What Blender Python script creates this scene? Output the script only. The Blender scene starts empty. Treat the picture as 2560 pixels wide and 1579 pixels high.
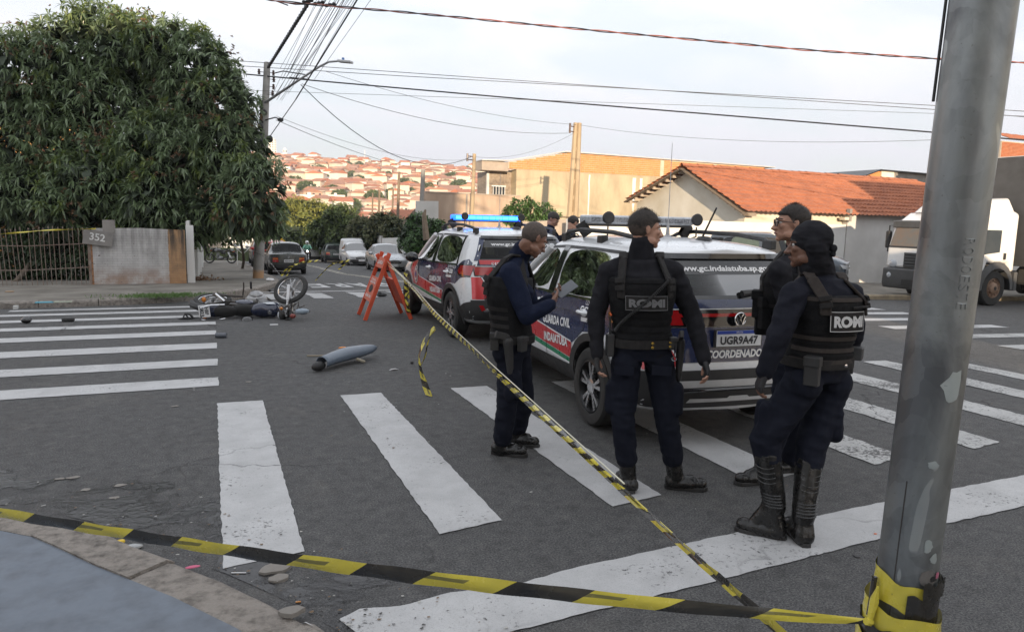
import bpy, bmesh, math, random
import numpy as np
from mathutils import Vector, Matrix, Euler
from mathutils.bvhtree import BVHTree
from mathutils import noise as mnoise

S = bpy.context.scene
R = math.radians
# ---------------------------------------------------------------- camera
cam_d = bpy.data.cameras.new('camera'); cam = bpy.data.objects.new('camera', cam_d)
S.collection.objects.link(cam); S.camera = cam
YAW, PITCH, ROLL = .4046, .13556, .02253
_F = Vector((math.sin(YAW)*math.cos(PITCH), math.cos(YAW)*math.cos(PITCH), -math.sin(PITCH)))
_r0 = Vector((math.cos(YAW), -math.sin(YAW), 0)); _d0 = _F.cross(_r0)
_r = _r0*math.cos(ROLL) - _d0*math.sin(ROLL); _d = _r0*math.sin(ROLL) + _d0*math.cos(ROLL)
M = Matrix.Identity(4)
for i in range(3):
    M[i][0] = _r[i]; M[i][1] = -_d[i]; M[i][2] = -_F[i]
M[0][3], M[1][3], M[2][3] = 0, 0, 1.72
cam.matrix_world = M
cam_d.sensor_width = 36; cam_d.lens = 1757/2560*36
cam_d.clip_start = .05; cam_d.clip_end = 6000
# ---------------------------------------------------------------- light
SUN_EL = 9.0; SUN_DIR = Vector((.32, .95, 0)).normalized()      # direction the light travels, on the ground
w = bpy.data.worlds.new('World'); S.world = w; w.use_nodes = True
nt = w.node_tree; nt.nodes.clear(); N = nt.nodes.new; L = nt.links.new
out = N('ShaderNodeOutputWorld'); bg = N('ShaderNodeBackground'); L(bg.outputs[0], out.inputs[0])
sky = N('ShaderNodeTexSky'); sky.sky_type = 'NISHITA'; sky.sun_disc = False
sky.sun_elevation = R(SUN_EL); sky.sun_rotation = math.atan2(-SUN_DIR.x, -SUN_DIR.y)
sky.air_density = 1.0; sky.dust_density = 1.5; sky.ozone_density = 1.0; sky.altitude = 600
tc = N('ShaderNodeTexCoord'); sep = N('ShaderNodeSeparateXYZ'); L(tc.outputs['Generated'], sep.inputs[0])
# thin bright overcast spread over the clear sky, more broken overhead, hazier near the horizon
dv = N('ShaderNodeVectorMath'); dv.operation = 'DIVIDE'
cmb = N('ShaderNodeCombineXYZ'); addz = N('ShaderNodeMath'); addz.operation = 'ADD'; addz.inputs[1].default_value = .22
mxz = N('ShaderNodeMath'); mxz.operation = 'MAXIMUM'; mxz.inputs[1].default_value = 0.0
L(sep.outputs[2], mxz.inputs[0]); L(mxz.outputs[0], addz.inputs[0])
for k in range(3): L(addz.outputs[0], cmb.inputs[k])
L(tc.outputs['Generated'], dv.inputs[0]); L(cmb.outputs[0], dv.inputs[1])
mp = N('ShaderNodeMapping'); mp.inputs['Scale'].default_value = (1.0, 1.7, .8); mp.inputs['Rotation'].default_value = (0, 0, .6)
L(dv.outputs[0], mp.inputs[0])
nz = N('ShaderNodeTexNoise'); nz.inputs['Scale'].default_value = 1.5; nz.inputs['Detail'].default_value = 7; nz.inputs['Roughness'].default_value = .55
nz.inputs['Distortion'].default_value = .35
L(mp.outputs[0], nz.inputs['Vector'])
cr = N('ShaderNodeMapRange'); cr.inputs[1].default_value = .38; cr.inputs[2].default_value = .62
cr.inputs[3].default_value = .72; cr.inputs[4].default_value = 1.0
L(nz.outputs[0], cr.inputs[0])
# cloud colour: lavender grey low down, near white higher up
ramp = N('ShaderNodeValToRGB'); ramp.color_ramp.elements[0].position = 0.0; ramp.color_ramp.elements[0].color = (.60, .61, .68, 1)
e = ramp.color_ramp.elements.new(.16); e.color = (.74, .75, .80, 1)
e = ramp.color_ramp.elements.new(.30); e.color = (.90, .92, .97, 1)
ramp.color_ramp.elements[-1].position = .8; ramp.color_ramp.elements[-1].color = (.93, .96, 1.02, 1)
L(sep.outputs[2], ramp.inputs[0])
sc = N('ShaderNodeVectorMath'); sc.operation = 'SCALE'; sc.inputs['Scale'].default_value = 7.6
L(ramp.outputs[0], sc.inputs[0])
mx = N('ShaderNodeMix'); mx.data_type = 'RGBA'
L(cr.outputs[0], mx.inputs[0]); L(sky.outputs[0], mx.inputs[6]); L(sc.outputs[0], mx.inputs[7])
L(mx.outputs[2], bg.inputs[0]); bg.inputs[1].default_value = .125
sd = bpy.data.lights.new('sun', 'SUN'); sun = bpy.data.objects.new('sun', sd); S.collection.objects.link(sun)
sd.energy = 5.0; sd.angle = R(.6); sd.color = (1.0, .78, .54)
tv = Vector((SUN_DIR.x*math.cos(R(SUN_EL)), SUN_DIR.y*math.cos(R(SUN_EL)), -math.sin(R(SUN_EL))))
sun.rotation_euler = tv.to_track_quat('-Z', 'Y').to_euler()
S.view_settings.view_transform = 'Standard'; S.view_settings.look = 'None'
S.view_settings.exposure = .5; S.view_settings.gamma = 1.0
S.render.engine = 'CYCLES'
# ---------------------------------------------------------------- helpers
rng = random.Random(7)
C = S.collection
def tag(o, label=None, cat=None, group=None, kind=None):
    if label: o['label'] = label
    if cat: o['category'] = cat
    if group: o['group'] = group
    if kind: o['kind'] = kind
    return o
def thing(name, label, cat, loc=(0, 0, 0), rotz=0, group=None, rot=None):
    o = bpy.data.objects.new(name, None); C.objects.link(o)
    o.location = loc; o.rotation_euler = rot if rot else (0, 0, rotz)
    o.empty_display_size = .2
    return tag(o, label, cat, group)
class MB:
    """collects vertices and faces for ONE mesh object"""
    def __init__(s): s.v = []; s.f = []; s.mi = []; s.uv = None
    def add(s, vs, fs, mi=0):
        b = len(s.v); s.v += [tuple(v) for v in vs]; s.f += [tuple(i+b for i in f) for f in fs]; s.mi += [mi]*len(fs); return s
    def box(s, a, b, mi=0, m=None):
        x0, y0, z0 = a; x1, y1, z1 = b
        vs = [Vector(p) for p in ((x0,y0,z0),(x1,y0,z0),(x1,y1,z0),(x0,y1,z0),(x0,y0,z1),(x1,y0,z1),(x1,y1,z1),(x0,y1,z1))]
        if m is not None: vs = [m @ v for v in vs]
        return s.add(vs, [(0,3,2,1),(4,5,6,7),(0,1,5,4),(1,2,6,5),(2,3,7,6),(3,0,4,7)], mi)
    def beam(s, p, q, w, h, up=(0, 0, 1), mi=0):
        p = Vector(p); q = Vector(q); d = q-p; l = d.length; d.normalize(); u = Vector(up)
        if abs(d.dot(u)) > .98: u = Vector((0, 1, 0)) if abs(d.y) < .9 else Vector((1, 0, 0))
        a = d.cross(u).normalized(); b = a.cross(d)
        m = Matrix((( a.x, b.x, d.x, p.x), (a.y, b.y, d.y, p.y), (a.z, b.z, d.z, p.z), (0,0,0,1)))
        return s.box((-w/2, -h/2, 0), (w/2, h/2, l), mi, m)
    def tube(s, pts, r, n=8, mi=0, cap=True, closed=False, flat=None):
        pts = [Vector(p) for p in pts]; k = len(pts); rs = r if isinstance(r, (list, tuple)) else [r]*k
        rings = []; prev = None; b = len(s.v)
        for i, p in enumerate(pts):
            if closed: t = pts[(i+1) % k]-pts[i-1]
            else: t = pts[min(i+1, k-1)]-pts[max(i-1, 0)]
            t.normalize()
            if prev is None:
                a = t.orthogonal().normalized()
            else:
                a = prev-t*prev.dot(t)
                if a.length < 1e-6: a = t.orthogonal()
                a.normalize()
            prev = a; c = t.cross(a)
            for j in range(n):
                an = 2*math.pi*j/n; s.v.append(tuple(p+(a*math.cos(an)+c*math.sin(an))*rs[i]))
        m = k if closed else k-1
        for i in range(m):
            for j in range(n):
                i2 = (i+1) % k; s.f.append((b+i*n+j, b+i*n+(j+1) % n, b+i2*n+(j+1) % n, b+i2*n+j)); s.mi.append(mi)
        if cap and not closed:
            s.f.append(tuple(b+j for j in reversed(range(n)))); s.mi.append(mi)
            s.f.append(tuple(b+(k-1)*n+j for j in range(n))); s.mi.append(mi)
        return s
    def lathe(s, prof, n=24, mi=0, m=None, a0=0, a1=2*math.pi):
        """prof: list of (r, z) turned round z"""
        b = len(s.v); full = abs(a1-a0-2*math.pi) < 1e-6; c = n if full else n+1
        for (r, z) in prof:
            for j in range(c):
                an = a0+(a1-a0)*j/n; v = Vector((r*math.cos(an), r*math.sin(an), z))
                s.v.append(tuple(m @ v) if m is not None else tuple(v))
        for i in range(len(prof)-1):
            for j in range(n):
                j2 = (j+1) % c
                s.f.append((b+i*c+j, b+i*c+j2, b+(i+1)*c+j2, b+(i+1)*c+j)); s.mi.append(mi)
        return s
    def ball(s, c, r, n=12, mi=0, m=None):
        rx, ry, rz = r if isinstance(r, (tuple, list)) else (r, r, r)
        k = max(4, n//2); pr = [(math.sin(math.pi*i/k), -math.cos(math.pi*i/k)) for i in range(k+1)]
        mm = Matrix.Translation(Vector(c)) @ (m if m is not None else Matrix.Identity(4)) @ Matrix.Diagonal((rx, ry, rz, 1))
        return s.lathe([(max(a, 1e-4), z) for a, z in pr], n, mi, mm)
    def poly(s, pts, mi=0): return s.add(pts, [tuple(range(len(pts)))], mi)
    def prism(s, pts, d, mi=0):
        """closed outline swept by vector d"""
        n = len(pts); d = Vector(d); a = [Vector(p) for p in pts]
        return s.add(a+[p+d for p in a], [tuple(reversed(range(n))), tuple(range(n, 2*n))]+[(i, (i+1) % n, n+(i+1) % n, n+i) for i in range(n)], mi)
    def xf(s, m):
        s.v = [tuple(m @ Vector(v)) for v in s.v]; return s
    def build(s, name, mats, parent=None, smooth=False, world=False, bevel=0, sharp=35):
        me = bpy.data.meshes.new(name); vs = s.v
        if parent is not None and world:
            im = parent.matrix_basis.inverted(); vs = [tuple(im @ Vector(v)) for v in vs]
        me.from_pydata(vs, [], s.f); me.update()
        if not isinstance(mats, (list, tuple)): mats = [mats]
        for m in mats: me.materials.append(m)
        if len(mats) > 1: me.polygons.foreach_set('material_index', s.mi)
        if smooth:
            me.polygons.foreach_set('use_smooth', [True]*len(me.polygons))
            if sharp: me.set_sharp_from_angle(angle=R(sharp))
        o = bpy.data.objects.new(name, me); C.objects.link(o)
        if parent is not None: o.parent = parent
        if bevel:
            b = o.modifiers.new('bevel', 'BEVEL'); b.width = bevel; b.segments = 2; b.limit_method = 'ANGLE'; b.angle_limit = R(40)
        return o
def npmesh(name, v, f, mats, parent=None, smooth=False, mi=None):
    """fast mesh from numpy arrays (all faces the same size)"""
    me = bpy.data.meshes.new(name); v = np.asarray(v, np.float32); f = np.asarray(f, np.int32); k = f.shape[1]
    me.vertices.add(len(v)); me.vertices.foreach_set('co', v.ravel())
    me.loops.add(f.size); me.loops.foreach_set('vertex_index', f.ravel())
    me.polygons.add(len(f)); me.polygons.foreach_set('loop_start', np.arange(0, f.size, k, dtype=np.int32))
    me.polygons.foreach_set('loop_total', np.full(len(f), k, np.int32))
    me.update(calc_edges=True)
    if not isinstance(mats, (list, tuple)): mats = [mats]
    for m in mats: me.materials.append(m)
    if mi is not None: me.polygons.foreach_set('material_index', np.asarray(mi, np.int32))
    if smooth: me.polygons.foreach_set('use_smooth', [True]*len(f))
    o = bpy.data.objects.new(name, me); C.objects.link(o)
    if parent is not None: o.parent = parent
    return o
def copy_tree(o, parent=None):
    c = o.copy(); C.objects.link(c)
    if parent is not None: c.parent = parent
    for ch in list(o.children): copy_tree(ch, c)
    return c
def rotm(rx=0, ry=0, rz=0, t=(0, 0, 0)):
    return Matrix.Translation(Vector(t)) @ Euler((rx, ry, rz)).to_matrix().to_4x4()
def applymods(o):
    """turn an object's modifier stack into its own mesh"""
    dg = bpy.context.evaluated_depsgraph_get(); dg.update()
    me = bpy.data.meshes.new_from_object(o.evaluated_get(dg)); old = o.data
    o.modifiers.clear(); o.data = me; return o
# ---------------------------------------------------------------- materials
_mats = {}
class NG:
    def __init__(s, m): s.t = m.node_tree; s.m = m
    def n(s, kind, **kw):
        x = s.t.nodes.new('ShaderNode'+kind)
        for k, v in kw.items():
            if k in ('i',):
                for kk, vv in v.items(): x.inputs[kk].default_value = vv
            else: setattr(x, k, v)
        return x
    def l(s, a, b): s.t.links.new(a, b)
    def noise(s, scale, detail=4, rough=.55, vec=None, dist=0, dim='3D'):
        x = s.n('TexNoise', i={'Scale': scale, 'Detail': detail, 'Roughness': rough, 'Distortion': dist})
        if vec is not None: s.l(vec, x.inputs['Vector'])
        return x.outputs[0]
    def rng(s, val, a, b, c=0., d=1.):
        x = s.n('MapRange', i={1: a, 2: b, 3: c, 4: d}); s.l(val, x.inputs[0]); return x.outputs[0]
    def mix(s, f, a, b):
        x = s.n('Mix', data_type='RGBA')
        for k, v in ((0, f), (6, a), (7, b)):
            if isinstance(v, bpy.types.NodeSocket): s.l(v, x.inputs[k])
            elif k == 0: x.inputs[0].default_value = v
            else: x.inputs[k].default_value = (*v, 1) if len(v) == 3 else v
        return x.outputs[2]
    def math(s, op, a, b=None):
        x = s.n('Math', operation=op)
        for k, v in enumerate((a, b)):
            if v is None: continue
            if isinstance(v, bpy.types.NodeSocket): s.l(v, x.inputs[k])
            else: x.inputs[k].default_value = v
        return x.outputs[0]
    def co(s, kind='Object', scale=(1, 1, 1), rot=(0, 0, 0), loc=(0, 0, 0)):
        t = s.n('TexCoord'); mp = s.n('Mapping', i={'Scale': scale, 'Rotation': rot, 'Location': loc}); s.l(t.outputs[kind], mp.inputs[0]); return mp.outputs[0]
    def pos(s, scale=(1, 1, 1)):
        t = s.n('NewGeometry'); mp = s.n('Mapping', i={'Scale': scale}); s.l(t.outputs['Position'], mp.inputs[0]); return mp.outputs[0]
    def bump(s, h, st=.3, dist=.01, nrm=None):
        x = s.n('Bump', i={'Strength': st, 'Distance': dist}); s.l(h, x.inputs['Height'])
        if nrm is not None: s.l(nrm, x.inputs['Normal'])
        return x.outputs[0]
def newmat(name):
    m = bpy.data.materials.new(name); m.use_nodes = True; g = NG(m); b = m.node_tree.nodes['Principled BSDF']; return m, g, b
def pm(name, col, rough=.6, col2=None, scale=6., amt=.5, bump=0., bscale=None, metal=0., coat=0., spec=.5, objco=True, bdist=.004, detail=5, stretch=(1, 1, 1)):
    """general painted / dirty surface: two colours mixed by noise, fine relief"""
    if name in _mats: return _mats[name]
    m, g, b = newmat(name)
    vec = g.co('Object', stretch) if objco else g.pos(stretch)
    if col2 is None: col2 = tuple(c*.78 for c in col)
    f = g.rng(g.noise(scale, detail, .6, vec), .5-.25*(1-amt)-.05, .75, 0, 1)
    L_ = g.mix(f, col, col2); g.l(L_, b.inputs['Base Color'])
    r2 = g.rng(g.noise(scale*2.3, 4, .6, vec), .3, .7, max(.02, rough-.07), min(1, rough+.08)); g.l(r2, b.inputs['Roughness'])
    b.inputs['Metallic'].default_value = metal; b.inputs['Specular IOR Level'].default_value = spec
    if coat: b.inputs['Coat Weight'].default_value = coat; b.inputs['Coat Roughness'].default_value = .06
    if bump: g.l(g.bump(g.noise(bscale or scale*6, 5, .6, vec), bump, bdist), b.inputs['Normal'])
    _mats[name] = m; return m
def emis(name, col, st):
    m, g, b = newmat(name); b.inputs['Base Color'].default_value = (*col, 1); b.inputs['Emission Color'].default_value = (*col, 1); b.inputs['Emission Strength'].default_value = st; _mats[name] = m; return m
def glassmat(name, tint=(.25, .3, .3), refl=1.0, rough=.02, base=None):
    """thin tinted pane: sees through, mirrors the sky by fresnel"""
    m, g, b = newmat(name); t = m.node_tree; t.nodes.remove(b); o = t.nodes['Material Output']
    tr = g.n('BsdfTransparent'); tr.inputs[0].default_value = (*tint, 1)
    gl = g.n('BsdfGlossy'); gl.inputs['Roughness'].default_value = rough; gl.inputs[0].default_value = (refl, refl, refl, 1)
    fr = g.n('Fresnel', i={'IOR': 1.6}); mx = g.n('MixShader'); f2 = g.math('MULTIPLY', fr.outputs[0], 1.15)
    f3 = g.math('MINIMUM', f2, 1.0)
    g.l(f3, mx.inputs[0]); g.l(tr.outputs[0], mx.inputs[1]); g.l(gl.outputs[0], mx.inputs[2]); g.l(mx.outputs[0], o.inputs[0]); _mats[name] = m; return m
# ---------------------------------------------------------------- the lie of the land
_PY = [-50, 12, 16, 20, 24, 33, 43, 57, 62, 100, 160, 260]
_PZ = [0, 0, .06, .2, .42, .93, 1.28, 1.92, 2.2, 4.5, 9, 14]
def zg(x, y):
    w_ = float(np.interp(x, [9.5, 14], [1, .3]))
    return -float(np.interp(y, _PY, _PZ))*w_-.03*min(max(0, x-8), 30)
def sheet(name, xs, ys, dz, mat, kind='structure', parent=None, zf=None):
    xs = list(xs); ys = list(ys); zf = zf or zg
    v = [(x, y, zf(x, y)+(dz(x, y) if callable(dz) else dz)) for y in ys for x in xs]; nx = len(xs)
    f = [(j*nx+i, j*nx+i+1, (j+1)*nx+i+1, (j+1)*nx+i) for j in range(len(ys)-1) for i in range(nx-1)]
    o = npmesh(name, v, f, mat, parent, smooth=True)
    if kind: o['kind'] = kind
    return o
def drape(poly, dz, step=.5, mb=None, zf=zg):
    """flat outline (x, y) cut into a fine net and laid on the ground dz above it"""
    bm = bmesh.new(); f = bm.faces.new([bm.verts.new((p[0], p[1], 0)) for p in poly])
    xs = [p[0] for p in poly]; ys = [p[1] for p in poly]
    for ax, lo, hi in ((0, min(xs), max(xs)), (1, min(ys), max(ys))):
        k = math.floor(lo/step)+1
        while k*step < hi:
            co = [0, 0, 0]; co[ax] = k*step; no = [0, 0, 0]; no[ax] = 1
            bmesh.ops.bisect_plane(bm, geom=bm.verts[:]+bm.edges[:]+bm.faces[:], plane_co=co, plane_no=no); k += 1
    bm.normal_update()
    vs = [(v.co.x, v.co.y, zf(v.co.x, v.co.y)+dz) for v in bm.verts]; bm.verts.index_update()
    fs = [tuple(v.index for v in (f.verts if f.normal.z > 0 else reversed(f.verts))) for f in bm.faces]
    bm.free(); mb = mb or MB(); mb.add(vs, fs); return mb

# ================================================================ ground, roads, markings
def asphalt_nodes(g, vec):
    sp = g.noise(95, 3, .7, vec); fine = g.noise(380, 2, .6, vec); big = g.noise(.45, 4, .6, vec, .6)
    c = g.mix(g.rng(sp, .40, .66), (.034, .035, .037), (.150, .148, .146))
    c = g.mix(g.rng(fine, .62, .72), c, (.34, .33, .31))
    c = g.mix(g.rng(big, .35, .75, 0, .5), c, (.062, .060, .058))
    md = g.noise(11, 4, .65, vec); c = g.mix(g.rng(md, .35, .5, .45, 0), c, (.035, .034, .034)); c = g.mix(g.rng(md, .55, .72, 0, .35), c, (.17, .165, .155))
    # tyre-polished, dusty streaks and cracks
    dust = g.noise(1.3, 5, .62, vec, 1.2); c = g.mix(g.rng(dust, .56, .8, 0, .30), c, (.19, .175, .155))
    vo = g.n('TexVoronoi', feature='DISTANCE_TO_EDGE', i={'Scale': .55, 'Randomness': 1.0})
    wv = g.n('VectorMath', operation='ADD'); nn = g.n('TexNoise', i={'Scale': 2.2, 'Detail': 6}); g.l(vec, nn.inputs['Vector'])
    sc_ = g.n('VectorMath', operation='SCALE', i={'Scale': .8}); g.l(nn.outputs[1], sc_.inputs[0]); g.l(vec, wv.inputs[0]); g.l(sc_.outputs[0], wv.inputs[1]); g.l(wv.outputs[0], vo.inputs['Vector'])
    line = g.rng(vo.outputs['Distance'], .0, .010, 1, 0)
    gate = g.rng(g.noise(.33, 2, .5, vec), .52, .6); crack = g.math('MULTIPLY', line, gate)
    c = g.mix(g.math('MULTIPLY', crack, .8), c, (.018, .017, .016))
    h = g.math('SUBTRACT', g.math('MULTIPLY', g.noise(110, 3, .7, vec), 1.6), g.math('MULTIPLY', crack, 1.2))
    return c, h, crack
m_asph, g, b = newmat('asphalt'); vec = g.pos()
c, h, _ = asphalt_nodes(g, vec); g.l(c, b.inputs['Base Color']); b.inputs['Roughness'].default_value = .82; b.inputs['Specular IOR Level'].default_value = .35
g.l(g.bump(h, .55, .006), b.inputs['Normal'])
def paintmat(name, col, wear):
    m, g, b = newmat(name); vec = g.pos()
    a, h, crack = asphalt_nodes(g, vec)
    col_ = g.mix(g.rng(g.noise(3.1, 5, .65, vec), .35, .75), col, tuple(x*.74 for x in col))
    col_ = g.mix(g.rng(g.noise(130, 3, .7, vec), .50, .70, 0, .55), col_, tuple(x*.55 for x in col))
    wr = g.math('ADD', g.math('MULTIPLY', g.noise(38, 4, .72, vec), .6), g.math('MULTIPLY', g.noise(2.0, 4, .6, vec), .4))
    f = g.rng(wr, wear-.02, wear+.05); f = g.math('MAXIMUM', f, g.math('MULTIPLY', crack, .9))
    g.l(g.mix(f, col_, a), b.inputs['Base Color']); b.inputs['Roughness'].default_value = .7
    hh = g.math('SUBTRACT', h, g.math('MULTIPLY', f, .8)); g.l(g.bump(hh, .45, .004), b.inputs['Normal'])
    return m
m_paint = paintmat('road_paint', (.50, .50, .50), .60); m_worn = paintmat('worn_road_paint', (.46, .46, .45), .535)
m_old = paintmat('faded_road_paint', (.42, .42, .42), .57)
m_ypaint = paintmat('faded_centre_paint', (.45, .42, .34), .52)
m_earth = pm('dry_earth', (.16, .12, .085), .95, (.09, .08, .055), .6, .5, .5, 9, objco=False)
m_conc = pm('pavement_concrete', (.20, .185, .16), .9, (.075, .066, .052), 1.1, .7, .5, 40, objco=False, bdist=.006, detail=8)
m_kerb = pm('kerb_concrete', (.29, .26, .23), .9, (.09, .08, .07), 16, .95, 1., 38, objco=False, bdist=.03, detail=9)
m_kerbr = pm('kerb_stone_ochre', (.34, .28, .19), .9, (.16, .13, .10), 3, .6, .5, 30, objco=False)
m_bluepave = pm('grey_painted_pavement', (.135, .158, .190), .6, (.088, .100, .120), 7.0, .85, .4, 90, objco=False, bdist=.002)
# far terrain: falls away down the street, then rises as the hillside across the valley
def far_z(x, y):
    dist = math.hypot(x, y); base = zg(x, min(y, 260.)) if y < 260 else -14.
    hl = max(0., min(1., (dist-300)/440)); hz = -5+hl*(61-.028*(x-65))
    t = max(0., min(1., (dist-150)/170)); t = t*t*(3-2*t)
    roll = 2.5*mnoise.noise(Vector((x*.006, y*.006, 3)))*t*min(1, max(0, (800-dist)/300))
    if dist > 740: hz -= (dist-740)*.05
    return base*(1-t)+hz*t+roll-.06
xs = list(np.arange(-700, -60, 40))+list(np.arange(-60, 70, 2.5))+list(np.arange(70, 900, 30)); ys = list(np.arange(-300, -60, 40))+list(np.arange(-60, 120, 2.5))+list(np.arange(120, 1500, 25))
sheet('ground', xs, ys, 0, m_earth, zf=far_z)
# road sheets (street running away, and the street crossing it)
sheet('road', np.arange(-45, 90.1, .75), np.linspace(4.9, 15.61, 22), .0, m_asph)
def strip(name, x0, x1, y0, y1, st, dz, mat, n=8):
    return sheet(name, np.linspace(x0, x1, n+1), np.arange(y0, y1+.01, st), dz, mat)
strip('road', 1.3, 9.9, 15.61, 140, 1.3, 0, m_asph)
sheet('road', np.linspace(-3.6, 9.9, 15), list(np.linspace(-60, 4.9, 50)), 0, m_asph)
# kerb line + raised pavement blocks
def kerb_block(name, line, inner, top, mat_k, mat_p, kw=.16, pname='pavement'):
    """line: kerb face polyline (x, y) road side; inner: remaining outline of the block"""
    n = len(line); off = []
    for i, p in enumerate(line):
        a = Vector(line[max(i-1, 0)]); b_ = Vector(line[min(i+1, n-1)]); t = (b_-a).normalized(); nn = Vector((-t.y, t.x)); off.append((p[0]+nn.x*kw, p[1]+nn.y*kw))
    # kerb stones about a metre long, one by one
    par = tag(bpy.data.objects.new(name, None), kind='structure'); C.objects.link(par)
    cum = [0]
    for i in range(n-1): cum.append(cum[-1]+(Vector(line[i+1])-Vector(line[i])).length)
    def at(pl, s):
        for i in range(n-1):
            if s <= cum[i+1] or i == n-2:
                f = (s-cum[i])/max(1e-6, cum[i+1]-cum[i]); return Vector(pl[i]).lerp(Vector(pl[i+1]), f)
    s = 0; r_ = random.Random(int(abs(line[0][0])*100)+3)
    while s < cum[-1]-.05:
        e = min(cum[-1], s+r_.uniform(.85, 1.1)); g_ = .006
        mb = MB(); k = 3; vs = []; w1 = r_.uniform(-.006, .006); h1 = r_.uniform(-.012, .008)
        for q in range(k+1):
            ss = s+g_+(e-s-2*g_)*q/k; a = at(line, ss); b_ = at(off, ss); z = zg(a.x, a.y); ch = .02+r_.uniform(0, .02)
            vs += [(a.x, a.y, z-.1), (a.x, a.y, z+top-ch+h1), (a.x+(b_.x-a.x)*.18, a.y+(b_.y-a.y)*.18, z+top+h1+w1), (b_.x, b_.y, z+top+h1), (b_.x, b_.y, z-.1)]
        fs = [(q*5+j, q*5+5+j, q*5+5+(j+1) % 5, q*5+(j+1) % 5) for q in range(k) for j in range(5)]+[(0, 1, 2, 3, 4), tuple(k*5+j for j in (4, 3, 2, 1, 0))]
        mb.add(vs, fs).build('kerb_stone', mat_k, par); s = e
    mb = drape(off+list(inner), top-.008, .8); o = mb.build(pname, mat_p, None, True, sharp=0); o['kind'] = 'structure'
    return par
# near corner (camera stands here); stones wet and broken
kn = [(-40, 5.35), (-12, 5.35), (-4.2, 5.35), (-2.6, 5.25), (-1.75, 5.02), (-1.2, 4.72), (-.72, 4.32), (-.38, 3.86), (-.02, 3.42), (.25, 3.04), (.48, 2.6), (.85, 1.9), (1.2, 1.2), (1.45, .4), (1.6, -.8), (1.65, -3), (1.65, -58)]
kn = kn[::-1]
kerb_block('kerb', kn, [(-40, -58)], .035, m_kerb, m_bluepave, .24)
# far left corner
knw = [(-40, 14.75), (-8, 14.8), (-3.6, 14.9), (-2.4, 14.95), (-1.4, 15.1), (-.55, 15.45), (.15, 16.1), (.75, 17.1), (1.25, 18.4), (1.6, 20), (1.85, 22.5), (1.95, 26), (1.95, 40), (1.95, 135)]
kerb_block('kerb', knw, [(-9, 135), (-9, 23), (-40, 21)], .13, m_kerb, m_conc, .16)
# far right corner
kne = [(9.35, 135), (9.35, 40), (9.35, 24), (9.5, 20.5), (10.0, 18), (11.0, 16.2), (12.6, 14.9), (14.5, 14.35), (17, 14.2), (22, 14.2), (60, 14.2), (88, 14.2)]
kerb_block('kerb', kne, [(88, 20.5), (12, 20.5), (12, 135)], .13, m_kerbr, m_conc, .16)
# near right corner
kse = [(88, 4.9), (30, 4.9), (14, 4.8), (12, 4.3), (10.6, 3.2), (9.9, 1.6), (9.6, -.5), (9.55, -58)]
kerb_block('kerb', kse, [(14, -58), (88, -58)], .13, m_kerb, m_conc, .16)
# painted markings: every stripe its own object
def marking(name, poly, mat=m_paint, dz=.006, rag=.005, label=None, step=.5):
    pts = []; n = len(poly); r_ = random.Random(int(abs(poly[0][0]*97+poly[0][1]*131)))
    for i in range(n):
        a = Vector(poly[i]); b_ = Vector(poly[(i+1) % n]); k = max(2, int((b_-a).length/.05)); t = (b_-a).normalized(); nn = Vector((-t.y, t.x))
        for q in range(k):
            p = a.lerp(b_, q/k)+(nn*r_.uniform(-rag, rag) if q else Vector((0, 0))); pts.append((p.x, p.y))
    o = drape(pts, dz, step).build(name, mat, None, False); o['kind'] = 'structure'; return o
def rect(x0, y0, x1, y1): return [(x0, y0), (x1, y0), (x1, y1), (x0, y1)]
for k in range(9):     # near crossing
    x = .0+1.1*k+(.0 if k < 3 else .02); top = 6.77-.05*k; bot = 3.51
    marking('crosswalk_stripe', [(x, bot), (x+.39, bot+.05), (x+.39, top), (x, top+.02)], m_paint if k < 4 else m_worn, rag=.005 if k < 4 else .012)
marking('stop_line', [(.62, 2.50), (1.1, 2.52), (2.3, 2.56), (3.4, 2.61), (6.2, 2.63), (6.2, 2.98), (3.9, 2.98), (2.55, 2.95), (1.6, 2.91), (1.28, 2.87), (.97, 2.91), (.72, 2.88), (.55, 2.92), (.45, 2.87), (.50, 2.75), (.56, 2.62)], m_paint, rag=.005)
ly = [(7.50, 7.90), (8.54, 8.94), (9.65, 10.07), (10.78, 11.16), (11.78, 12.1), (12.75, 13.05), (13.6, 13.88), (14.33, 14.55)]
for i, (a, b_) in enumerate(ly):
    x0 = -3.25; x1 = .02 if i < 5 else -.1; marking('crosswalk_stripe', [(x0, a), (x1, a), (x1, b_), (x0, b_)], m_paint)
for i, x in enumerate((1.02, 2.0, 2.98, 3.95, 4.95, 5.95, 6.95, 7.95)):   # far crossing, patched and skewed
    marking('crosswalk_stripe', [(x, 15.5), (x+.42, 15.45), (x+.35, 16.9), (x-.05, 17.15)], m_old, rag=.02)
marking('stop_line', rect(.85, 17.42, 5.4, 17.62), m_paint, rag=.01)
for i, y in enumerate((6.8, 7.86, 8.93, 9.98, 10.95, 11.75, 12.6)):
    marking('crosswalk_stripe', rect(11.55-.05*i, y, 14.7, y+.37), m_paint if i > 1 else m_worn, dz=.008)
for x in (5.42, 5.62):
    marking('centre_line', rect(x, 21, x+.11, 52), m_ypaint, rag=.02, step=1.)
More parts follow.
